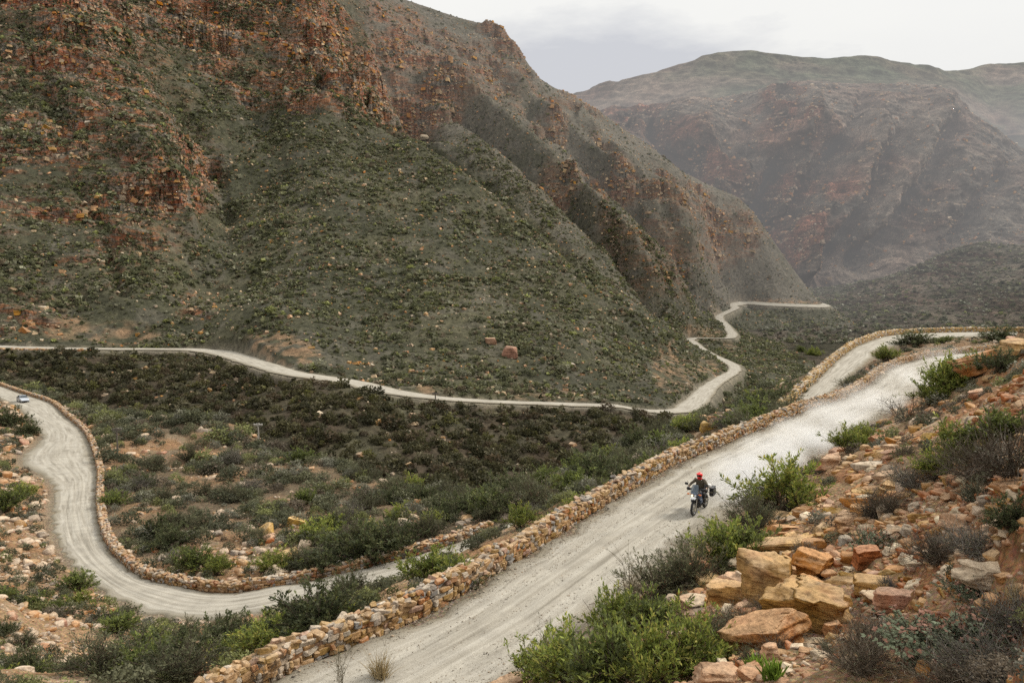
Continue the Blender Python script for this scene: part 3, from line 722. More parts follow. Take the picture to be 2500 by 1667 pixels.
def mat_farhill():
    m, nt = new_mat("distant_rock"); B_ = NB_(nt); P = B_.pos()
    tint = B_.attr("tint", True); rk = B_.attr("rock")
    n1 = B_.noise(P, 0.03, 10, 0.72); n2 = B_.noise(P, 0.22, 6, 0.75)
    c = B_.mix(1.0, tint, B_.ramp(n1, [(0.32, (0.3, 0.31, 0.31)), (0.48, (0.85, 0.85, 0.85)), (0.68, (1.7, 1.62, 1.55))]), 'MULTIPLY')
    c = B_.mix(0.8, c, B_.ramp(n2, [(0.32, (0.4, 0.4, 0.42)), (0.52, (1, 1, 1)), (0.75, (1.6, 1.55, 1.5))]), 'MULTIPLY')
    mp = B_.n('ShaderNodeMapping'); mp.inputs['Scale'].default_value = (0.012, 0.012, 0.11); mp.inputs['Rotation'].default_value = (0, math.radians(-14), 0); B_.l(P, mp.inputs['Vector'])
    st = B_.noise(mp.outputs[0], 1.0, 8, 0.7, 0.8)
    stc = B_.ramp(st, [(0.35, (0.2, 0.19, 0.19)), (0.45, (1.1, 1.0, 0.95)), (0.5, (0.25, 0.24, 0.24)), (0.56, (1.5, 1.3, 1.2)), (0.63, (0.55, 0.52, 0.5))])
    c = B_.mix(rk, c, B_.mix(0.85, c, stc, 'MULTIPLY'))
    h = B_.math('ADD', B_.math('MULTIPLY', st, B_.math('MULTIPLY', rk, 2.0)), B_.math('ADD', n1, B_.math('MULTIPLY', n2, 0.6)))
    B_.out(c, 0.95, B_.bump(h, 1.0, 12.0), 0.0)
    return m

def mat_road():
    """compacted pale gravel: ruts run along the road (attribute 'across' goes 0..1 from edge to edge, 'along' in metres)"""
    m, nt = new_mat("pale_gravel"); B_ = NB_(nt); P = B_.pos()
    ac, al = B_.attr("across"), B_.attr("along")
    cmb = B_.n('ShaderNodeCombineXYZ'); B_.l(B_.math('MULTIPLY', ac, 5.5), cmb.inputs[0]); B_.l(B_.math('MULTIPLY', al, 0.05), cmb.inputs[1])
    rut = B_.noise(cmb.outputs[0], 2.6, 4, 0.6, 0.4)
    n1 = B_.noise(P, 0.8, 6, 0.6); n2 = B_.noise(P, 22, 4, 0.8)
    vor = B_.n('ShaderNodeTexVoronoi'); vor.inputs['Scale'].default_value = 13; B_.l(P, vor.inputs['Vector'])
    c = B_.ramp(rut, [(0.3, (0.215, 0.195, 0.16)), (0.45, (0.31, 0.285, 0.24)), (0.62, (0.385, 0.36, 0.31))])
    edge = B_.math('MULTIPLY', B_.math('ABSOLUTE', B_.math('SUBTRACT', ac, 0.5)), 2.0)
    em = B_.ramp(B_.math('ADD', edge, B_.math('MULTIPLY', B_.math('SUBTRACT', n1, 0.5), 0.5)), [(0.64, (0, 0, 0)), (0.98, (1, 1, 1))])
    c = B_.mix(em, c, (0.19, 0.165, 0.12))
    c = B_.mix(0.55, c, B_.ramp(n1, [(0.3, (0.72, 0.71, 0.7)), (0.65, (1.15, 1.14, 1.12))]), 'MULTIPLY')
    c = B_.mix(0.65, c, B_.ramp(n2, [(0.34, (0.55, 0.53, 0.5)), (0.5, (1, 1, 1)), (0.7, (1.25, 1.24, 1.22))]), 'MULTIPLY')
    pe = B_.ramp(vor.outputs['Distance'], [(0.05, (0.5, 0.47, 0.43)), (0.16, (1, 1, 1))])
    pm = B_.ramp(B_.noise(P, 1.7, 3, 0.6), [(0.48, (0, 0, 0)), (0.62, (1, 1, 1))])
    c = B_.mix(B_.math('MULTIPLY', pm, 0.8), c, B_.mix(1.0, c, pe, 'MULTIPLY'))
    h = B_.math('ADD', n2, B_.math('MULTIPLY', rut, 1.5))
    B_.out(c, 0.95, B_.bump(h, 0.5, 0.04), 0.1)
    return m

M_GROUND, M_MOUNT, M_FAR, M_ROAD = mat_ground(), mat_mountain(), mat_farhill(), mat_road()

def lerp(a, b, t):
    return a * (1 - t[..., None]) + np.asarray(b) * t[..., None]

# ---- tints, terrain A
nA1 = fbm(XA / 9, YA / 9, ZA / 9, 4, 101); nA2 = fbm(XA / 2.5, YA / 2.5, ZA / 2.5, 3, 102)
SOIL_TAN, SOIL_ORANGE, SOIL_PALE, SOIL_DARK = np.array([0.40, 0.275, 0.165]), np.array([0.36, 0.18, 0.085]), np.array([0.50, 0.41, 0.30]), np.array([0.13, 0.11, 0.078])
tA = np.broadcast_to(SOIL_TAN, XA.shape + (3,)).copy()
tA = lerp(tA, SOIL_ORANGE, np.clip(sstep(-0.1, 0.5, nA1) * (0.5 + bank), 0, 1) * 0.85)
tA = lerp(tA, SOIL_PALE, sstep(0.15, 0.6, nA2) * 0.6)
# scrubby parts are dark underneath
uA, vA = proj(XA, YA, ZA)
scrubA = np.clip(sstep(45, 62, YA) * (1 - bank) * (0.75 - 0.9 * nA1), 0, 1) * (1 - leftbank * 0.7)
tA = lerp(tA, SOIL_DARK, np.clip(scrubA * 0.85, 0, 1))
lower_cut = blob(uA, vA, [(20, 1050, 120, 70, 30, 1.0), (60, 1230, 120, 60, 30, 0.9), (80, 1420, 140, 80, 30, 0.7)])
tA = lerp(tA, SOIL_ORANGE, lower_cut * 0.3 * np.clip(0.5 + nA2, 0, 1))
tA = lerp(tA, np.array([0.30, 0.26, 0.2]), np.clip(roadA, 0, 1) * 0.85)
me = mesh_from("ground", np.stack([XA, YA, ZA], -1).reshape(-1, 3), grid_faces(nyA, nsA), M_GROUND, True, {"tint": tA.reshape(-1, 3)})
link("ground", me, kind="structure")

# ---- tints, mountain B
nB1 = fbm(XB / 45, YB / 45, ZB / 45, 4, 111); nB2 = fbm(XB / 12, YB / 12, ZB / 12, 3, 112); nB3 = fbm(XB / 5, YB / 5, ZB / 3, 3, 113)
G_DARK, G_OLIVE, BROWN, R_GREY, R_ORANGE, R_RED = np.array([0.058, 0.058, 0.037]), np.array([0.088, 0.083, 0.051]), np.array([0.128, 0.115, 0.094]), np.array([0.26, 0.235, 0.20]), np.array([0.40, 0.19, 0.095]), np.array([0.30, 0.125, 0.075])
tB = np.broadcast_to(G_DARK, XB.shape + (3,)).copy()
tB = lerp(tB, G_OLIVE, sstep(-0.3, 0.5, nB1))
EDGE = np.array([(890, 258), (1040, 345), (1180, 440), (1330, 560), (1440, 670), (1560, 772), (1640, 830)], float)
beyond = sstep(-6, 10, uB - np.interp(vB, EDGE[:, 1], EDGE[:, 0])) * sstep(470, 560, YB + 60 * sstep(700, 820, vB)) * (vB < 800)
tB = lerp(tB, BROWN, np.clip(sstep(0.0, 0.5, nB2) * 0.40 + beyond * (0.45 + 0.4 * nB1) + sstep(640, 760, YB) * 0.3, 0, 0.9))
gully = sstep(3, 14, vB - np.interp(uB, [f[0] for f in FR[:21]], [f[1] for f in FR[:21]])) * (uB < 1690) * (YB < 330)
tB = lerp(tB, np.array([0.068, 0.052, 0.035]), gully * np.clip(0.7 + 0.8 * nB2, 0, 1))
near_cut = np.zeros_like(frw)
# bare cuttings along the upper side of the far road
cutm = blob(uB, vB, [(690, 855, 90, 40, 12, 0.95), (300, 815, 90, 30, 0, 0.55), (160, 800, 60, 30, 0, 0.7), (1040, 955, 60, 16, 5, 0.7), (1340, 965, 130, 16, 2, 0.4), (1625, 880, 28, 60, 15, 0.9), (1670, 905, 30, 40, -30, 0.7), (1715, 812, 60, 18, 8, 0.9), (1735, 905, 40, 25, 30, 0.75), (1790, 850, 40, 14, 40, 0.6), (1900, 738, 110, 8, 1, 0.8), (1640, 940, 40, 20, 0, 0.6), (1745, 760, 22, 12, 30, 0.6)])
rkc = lerp(np.broadcast_to(R_GREY, XB.shape + (3,)).copy(), R_ORANGE, sstep(-0.15, 0.35, nB3 + 0.5 * nB1))
rkc = lerp(rkc, R_RED, sstep(0.1, 0.5, nB2) * 0.7)
steepB = sstep(0.80, 0.45, NB[..., 2])
tB = lerp(tB, 0, rockB * 0) * 1.0
wr = np.clip(rockB * (0.06 + 1.25 * steepB + 0.25 * sstep(0.15, 0.5, nB3)), 0, 1)

tB = lerp(tB, np.array([0.29, 0.185, 0.11]), np.clip(cutm * (0.45 + 1.6 * nB3), 0, 1) * 0.75)
tB = lerp(tB, G_DARK * 1.1, blob(uB, vB, [(1830, 795, 150, 45, 0, 1.0), (1960, 775, 120, 32, 0, 1.0)]) * (1 - cutm) * 0.85)
wr = wr * (1 - 0.5 * sstep(900, 1200, uB))
tB = lerp(tB, np.array([0.3, 0.26, 0.2]), frw * 0.5)
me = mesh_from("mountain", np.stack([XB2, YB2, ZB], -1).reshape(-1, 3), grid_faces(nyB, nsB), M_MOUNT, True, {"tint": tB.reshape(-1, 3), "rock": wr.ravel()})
link("mountain", me, kind="structure")

def far_mesh(name, S, base, alt, red, seed, sc, dark=None):
    X, Y, Z, rk = S
    n = fbm(X / sc, Y / sc, Z / sc, 5, seed); n2 = fbm(X / (sc * .3), Y / (sc * .3), Z / (sc * .3), 4, seed + 1)
    t = np.broadcast_to(np.array(base), X.shape + (3,)).copy()
    t = lerp(t, alt, sstep(-0.3, 0.5, n))
    if dark is not None:
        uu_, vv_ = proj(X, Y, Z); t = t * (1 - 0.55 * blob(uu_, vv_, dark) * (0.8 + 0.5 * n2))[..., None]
    t = lerp(t, red, np.clip(rk * sstep(-0.4, 0.4, n2) * 0.85, 0, 1))
    nr, nc = X.shape
    me = mesh_from(name, np.stack([X, Y, Z], -1).reshape(-1, 3), grid_faces(nr, nc), M_FAR, True, {"tint": t.reshape(-1, 3), "rock": rk.ravel()})
    link(name, me, kind="structure")
far_mesh("foothills", C1, (0.095, 0.092, 0.07), (0.17, 0.15, 0.12), (0.17, 0.12, 0.10), 121, 110)
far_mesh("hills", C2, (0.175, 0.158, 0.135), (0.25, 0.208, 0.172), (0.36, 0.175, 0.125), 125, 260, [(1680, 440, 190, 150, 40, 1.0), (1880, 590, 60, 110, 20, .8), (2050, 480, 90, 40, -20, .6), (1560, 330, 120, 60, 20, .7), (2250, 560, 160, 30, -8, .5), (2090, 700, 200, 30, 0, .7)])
far_mesh("distant_hills", C3, (0.10, 0.115, 0.08), (0.20, 0.165, 0.135), (0.2, 0.12, 0.1), 129, 420)

# ================================================================== ROAD SURFACES
def road_mesh(pairs, ncross, seed, ragged=0.5, lift=0.0, crown=0.05):
    P = pairs
    cl = (P[:, :3] + P[:, 3:]) / 2
    al = np.concatenate([[0], np.cumsum(np.linalg.norm(np.diff(cl, axis=0), axis=1))])
    c = np.linspace(0, 1, ncross)
    AL, AC = np.meshgrid(al, c, indexing='ij')
    L, R = P[:, None, :3], P[:, None, 3:]
    V = L * (1 - c)[None, :, None] + R * c[None, :, None]
    w = np.linalg.norm(P[:, 3:] - P[:, :3], axis=1)[:, None]
    # ragged verges
    e = (R - L) / w[:, :, None]
    rl = ragged * fbm(al / 1.7, al * 0 + 3.3, al * 0, 4, seed)[:, None]; rr = ragged * fbm(al / 1.7, al * 0 + 9.1, al * 0, 4, seed + 1)[:, None]
    V = V + e * (rl * sstep(0.3, 0, c)[None] + rr * sstep(0.7, 1, c)[None])[..., None]
    prof = crown * (1 - (2 * AC - 1) ** 2) - 0.05 * (np.exp(-((AC - 0.30) / 0.05) ** 2) + np.exp(-((AC - 0.48) / 0.04) ** 2) + np.exp(-((AC - 0.68) / 0.05) ** 2)) * (0.7 + 0.5 * fbm(AL / 9, AC * 2, 0, 2, seed + 2))
    rut = 0.016 * fbm(AC * w * 1.6, AL * 0.10, 0, 3, seed + 3) + 0.012 * fbm(V[..., 0] * 2.2, V[..., 1] * 2.2, 0, 3, seed + 4)
    V[..., 2] += prof + rut + lift + 0.10 * sstep(0.06, 0.0, np.minimum(AC, 1 - AC)) * -1
    return V, AC, AL

def add_road(name, pairs, ncross, seed, **kw):
    V, AC, AL = road_mesh(pairs, ncross, seed, **kw)
    nr, nc = AC.shape
    me = mesh_from(name, V.reshape(-1, 3), grid_faces(nr, nc)[:, ::-1], M_ROAD, True, {"across": AC.ravel(), "along": AL.ravel()})
    return link(name, me, kind="structure")
add_road("upper_gravel_road", square_up(up_pairs, 0.16, 2.0), 72, 201)
add_road("lower_gravel_road", square_up(lo_pairs, 0.4, 2.5), 40, 211)
fr_f = fr_d.copy(); lift_ = (0.12 + 0.0006 * fr_f[:, 1:2])
fr_f[:, 2:3] += lift_; fr_f[:, 5:6] += lift_
add_road("valley_gravel_road", fr_f, 14, 221, ragged=0.8, lift=0.0, crown=0.1)

# ================================================================== WORLD AND SUN
SUN_AZ, SUN_EL = math.radians(66), math.radians(40)      # azimuth measured from the view direction towards the right
w = bpy.data.worlds.new("World"); scene.world = w; w.use_nodes = True
nt = w.node_tree; nt.nodes.clear(); W = NB_(nt)
sky = W.n('ShaderNodeTexSky', sky_type='NISHITA'); sky.sun_disc = False
sky.sun_elevation = SUN_EL; sky.sun_rotation = SUN_AZ; sky.dust_density = 3.0; sky.altitude = 600
tc = W.n('ShaderNodeTexCoord')
sep = W.n('ShaderNodeSeparateXYZ'); W.l(tc.outputs['Generated'], sep.inputs[0])
mp = W.n('ShaderNodeMapping'); mp.inputs['Scale'].default_value = (1.0, 1.0, 3.4); W.l(tc.outputs['Generated'], mp.inputs['Vector'])
n1 = W.noise(mp.outputs[0], 2.3, 6, 0.55, 0.4)
cl = W.ramp(n1, [(0.36, (0.58, 0.61, 0.69)), (0.56, (0.83, 0.84, 0.85)), (0.72, (0.94, 0.94, 0.92))])
# a darker bank of cloud low above the gap between the mountains
def dirn(u, v):
    s, t = ray(u, v); q = Vector((float(s), 1.0, float(t))); q.normalize(); return q
dp = W.n('ShaderNodeVectorMath', operation='SUBTRACT'); W.l(tc.outputs['Generated'], dp.inputs[0]); dp.inputs[1].default_value = dirn(1430, 195)
sc_ = W.n('ShaderNodeVectorMath', operation='MULTIPLY'); W.l(dp.outputs[0], sc_.inputs[0]); sc_.inputs[1].default_value = (3.6, 1.0, 13.0)
ln = W.n('ShaderNodeVectorMath', operation='LENGTH'); W.l(sc_.outputs[0], ln.inputs[0])
nb = W.noise(mp.outputs[0], 9.0, 5, 0.6)
band = W.math('ADD', ln.outputs['Value'], W.math('MULTIPLY', W.math('SUBTRACT', nb, 0.5), 0.9))
bm = W.ramp(band, [(0.45, (1, 1, 1)), (1.0, (0, 0, 0))])
white = W.mix(0.16, (1.09, 1.085, 1.04), cl)
col = W.mix(bm, white, (0.66, 0.68, 0.73))
up_ = W.math('ADD', 1.0, W.math('MULTIPLY', W.math('MAXIMUM', W.math('SUBTRACT', sep.outputs[2], 0.38), 0.0), 1.1))   # an overcast sky is brightest overhead
bgc = W.n('ShaderNodeBackground'); W.l(col, bgc.inputs['Color']); W.l(up_, bgc.inputs['Strength'])
bgs = W.n('ShaderNodeBackground'); W.l(sky.outputs[0], bgs.inputs['Color']); bgs.inputs['Strength'].default_value = 0.05
ms = W.n('ShaderNodeMixShader'); ms.inputs[0].default_value = 0.93
W.l(bgs.outputs[0], ms.inputs[1]); W.l(bgc.outputs[0], ms.inputs[2])
wo = W.n('ShaderNodeOutputWorld'); W.l(ms.outputs[0], wo.inputs['Surface'])

sd = bpy.data.lights.new("sun", 'SUN'); sd.energy = 3.7; sd.angle = math.radians(12); sd.color = (1.0, 0.94, 0.84)
so = bpy.data.objects.new("sun", sd); COL.objects.link(so)
sdir = Vector((math.sin(SUN_AZ) * math.cos(SUN_EL), math.cos(SUN_AZ) * math.cos(SUN_EL), math.sin(SUN_EL)))
so.rotation_euler = sdir.to_track_quat('Z', 'Y').to_euler(); so.location = (200, 200, 500)

scene.view_settings.view_transform = 'Standard'
try: scene.view_settings.look = 'None'
except Exception: pass
scene.view_settings.exposure = 0.0
scene.cycles.max_bounces = 5
scene.cycles.diffuse_bounces = 2
scene.cycles.glossy_bounces = 2
scene.cycles.transparent_max_bounces = 8
scene.cycles.volume_bounces = 1
scene.cycles.use_adaptive_sampling = False
scene.cycles.use_denoising = False       # a little grain, as in the photograph
# ================================================================== ROCKS
import bmesh
def ico(level):
    bm = bmesh.new(); bmesh.ops.create_icosphere(bm, subdivisions=level, radius=1.0)
    V = np.array([v.co[:] for v in bm.verts]); Fc = np.array([[v.index for v in f.verts] for f in bm.faces]); bm.free()
    return V, Fc
ICO = {k: ico(k) for k in (1, 2, 3, 4, 5)}

def rot_euler(ax, ay, az):
    return np.array(Euler((ax, ay, az)).to_matrix())

def rock_shape(level, r, prop=(1, 0.75, 0.55), nplanes=9, blocky=0.8, rough=0.02, layers=0):
    V, Fc = ICO[level]; V = V * 1.25
    ns, ds = [], []
    tilt = rot_euler(*(r.normal(size=3) * 0.12))
    for a in range(3):
        for sgn in (-1, 1):
            n = np.zeros(3); n[a] = sgn
            n = tilt @ n + r.normal(size=3) * 0.10; ns.append(n / np.linalg.norm(n)); ds.append(r.uniform(0.6, 0.78) if r.random() < blocky else 1.3)
    for _ in range(nplanes):
        n = r.normal(size=3); n /= np.linalg.norm(n); ns.append(n); ds.append(r.uniform(0.74, 1.0))
    for _ in range(3):
        for n, d in zip(ns, ds):
            k = np.clip(V @ n - d, 0, None); V = V - k[:, None] * n
    if rough:
        q = V * 2.3 + r.uniform(0, 50)
        V = V + V / np.linalg.norm(V, axis=1, keepdims=True) * (rough * fbm(q[:, 0], q[:, 1], q[:, 2], 4, 5))[:, None]
    if layers:
        # bedding: each bed breaks back by its own amount, with a couple of joints across
        bed = V[:, 2] + 0.22 * V[:, 0] + 0.10 * V[:, 1] + 0.05 * fbm(V[:, 0] * 2, V[:, 1] * 2, V[:, 2], 2, 6)
        k = np.floor(bed * layers + r.uniform(0, 1)).astype(int); k -= k.min()
        sc = r.uniform(0.80, 1.0, k.max() + 1)[k]
        off_ = (r.normal(size=(k.max() + 1, 2)) * 0.05)[k]
        V[:, :2] = V[:, :2] * sc[:, None] + off_
        j = np.floor((V[:, 0] + 0.25 * V[:, 1]) * 1.3 + r.uniform(0, 1)).astype(int); j -= j.min()
        V[:, 2] *= np.where(V[:, 2] > 0, r.uniform(0.82, 1.0, j.max() + 1)[j], 1)
    V = V / np.abs(V).max(0)
    return V * np.array(prop) * 0.5, Fc         # fits a box prop[0] x prop[1] x prop[2]

def merge(variants, idx, M, T, tint, extra=None):
    """variants: list of (V, F, vt or None); idx (n), M (n,3,3), T (n,3), tint (n,3) -> V, F list, tint"""
    Vs, Fs, Cs, base = [], {}, [], 0
    for k, var in enumerate(variants):
        sel = np.nonzero(idx == k)[0]
        if not len(sel):
            continue
        V, Fc = var[0], var[1]
        W = np.einsum('nij,vj->nvi', M[sel], V) + T[sel][:, None, :]
        c = np.repeat(tint[sel][:, None, :], len(V), 1)
        if len(var) > 2 and var[2] is not None:
            c = c * var[2][None]
        Vs.append(W.reshape(-1, 3)); Cs.append(c.reshape(-1, 3))
        for f in (Fc if isinstance(Fc, list) else [Fc]):
            f2 = (f[None] + (base + np.arange(len(sel)) * len(V))[:, None, None]).reshape(-1, f.shape[1])
            Fs.setdefault(f.shape[1], []).append(f2)
        base += len(sel) * len(V)
    return np.concatenate(Vs), [np.concatenate(f) for f in Fs.values()], np.concatenate(Cs)

def yaw_mats(yaw, sc, tx=None, ty=None):
    n = len(yaw); c, s = np.cos(yaw), np.sin(yaw); Z = np.zeros(n); O = np.ones(n)
    R = np.stack([np.stack([c, -s, Z], -1), np.stack([s, c, Z], -1), np.stack([Z, Z, O], -1)], 1)
    if tx is not None:
        c, s = np.cos(tx), np.sin(tx); R = R @ np.stack([np.stack([O, Z, Z], -1), np.stack([Z, c, -s], -1), np.stack([Z, s, c], -1)], 1)
    if ty is not None:
        c, s = np.cos(ty), np.sin(ty); R = R @ np.stack([np.stack([c, Z, s], -1), np.stack([Z, O, Z], -1), np.stack([-s, Z, c], -1)], 1)
    sc = np.asarray(sc)
    if sc.ndim == 1: sc = np.repeat(sc[:, None], 3, 1)
    return R * sc[:, None, :]

def mat_rock(name, fine=1.0):
    m, nt = new_mat(name); B_ = NB_(nt)
    tint = B_.attr("tint", True)
    oi = B_.n('ShaderNodeObjectInfo'); P = B_.pos()
    n1 = B_.noise(P, 1.6 * fine, 6, 0.65); n2 = B_.noise(P, 9 * fine, 6, 0.7); n3 = B_.noise(P, 0.7 * fine, 3, 0.5)
    mp = B_.n('ShaderNodeMapping'); mp.inputs['Scale'].default_value = (2.0 * fine, 2.0 * fine, 16 * fine); mp.inputs['Rotation'].default_value = (0.25, -0.3, 0); B_.l(P, mp.inputs['Vector'])
    st = B_.noise(mp.outputs[0], 1.0, 5, 0.6, 0.5)
    hs = B_.n('ShaderNodeHueSaturation'); B_.l(tint, hs.inputs['Color'])
    hs.inputs['Saturation'].default_value = 1.14
    B_.l(B_.math('ADD', 0.82, B_.math('MULTIPLY', oi.outputs['Random'], 0.36)), hs.inputs['Value'])
    B_.l(B_.math('ADD', 0.485, B_.math('MULTIPLY', oi.outputs['Random'], 0.03)), hs.inputs['Hue'])
    c = B_.mix(B_.ramp(n3, [(0.42, (0, 0, 0)), (0.62, (1, 1, 1))]), hs.outputs[0], B_.mix(0.5, hs.outputs[0], (0.42, 0.30, 0.19)))
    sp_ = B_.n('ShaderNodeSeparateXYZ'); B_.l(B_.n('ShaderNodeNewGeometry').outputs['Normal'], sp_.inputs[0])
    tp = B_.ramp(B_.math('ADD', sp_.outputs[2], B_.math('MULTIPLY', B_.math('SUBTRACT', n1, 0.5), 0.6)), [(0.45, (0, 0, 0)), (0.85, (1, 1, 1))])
    c = B_.mix(B_.math('MULTIPLY', tp, 0.28), c, (0.55, 0.45, 0.33))     # upward faces mixed towards a paler tone
    c = B_.mix(0.85, c, B_.ramp(n1, [(0.3, (0.55, 0.5, 0.46)), (0.5, (1, 1, 1)), (0.72, (1.25, 1.22, 1.18))]), 'MULTIPLY')
    c = B_.mix(0.6, c, B_.ramp(n2, [(0.34, (0.36, 0.33, 0.30)), (0.5, (1, 1, 1)), (0.72, (1.35, 1.32, 1.28))]), 'MULTIPLY')
    c = B_.mix(0.55, c, B_.ramp(st, [(0.36, (0.5, 0.46, 0.42)), (0.47, (1, 1, 1)), (0.62, (1.12, 1.1, 1.08))]), 'MULTIPLY')
    h = B_.math('ADD', B_.math('MULTIPLY', st, 1.0), B_.math('ADD', n1, B_.math('MULTIPLY', n2, 0.6)))
    B_.out(c, 0.92, B_.bump(h, 1.0, 0.07 / fine), 0.12)
    return m
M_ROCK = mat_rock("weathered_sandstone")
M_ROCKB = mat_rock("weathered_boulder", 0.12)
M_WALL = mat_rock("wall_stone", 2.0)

R_TAN, R_OCH, R_ORA, R_PALE, R_PINK, R_GRY = map(np.array, [(0.44, 0.265, 0.125), (0.40, 0.25, 0.10), (0.42, 0.20, 0.09), (0.56, 0.47, 0.36), (0.47, 0.30, 0.21), (0.33, 0.29, 0.245)])
def rock_tints(n, r, w=(3, 2, 3, 2.5, 2, 1)):
    pal = np.stack([R_TAN, R_OCH, R_ORA, R_PALE, R_PINK, R_GRY]); w = np.array(w, float); w /= w.sum()
    return pal[r.choice(6, n, p=w)] * r.uniform(0.8, 1.15, (n, 1))

# shared boulder meshes (individual rocks use them)
rr = np.random.default_rng(21)
ROCK_ME = []
for k in range(12):
    prop = [(1, .75, .55), (1, .8, .35), (1, .9, .75), (1, .55, .5)][k % 4]
    V, Fc = rock_shape(4, rr, prop, 10, 0.85, 0.05, (0, 1.6, 1.2, 2.4)[k % 4])
    col = rock_tints(1, rr)[0]
    tv = np.repeat(col[None], len(V), 0)
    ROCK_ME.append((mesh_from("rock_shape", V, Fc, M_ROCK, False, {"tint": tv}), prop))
ROCK_LOW = [(*rock_shape(2, rr, [(1, .75, .55), (1, .8, .35), (1, .9, .75), (1, .55, .5)][k % 4], 8, 0.8, 0.0), None) for k in range(10)]
ROCK_TINY = [(*rock_shape(1, rr, [(1, .75, .55), (1, .8, .35), (1, .9, .75), (1, .55, .5)][k % 4], 5, 0.7, 0.0), None) for k in range(10)]

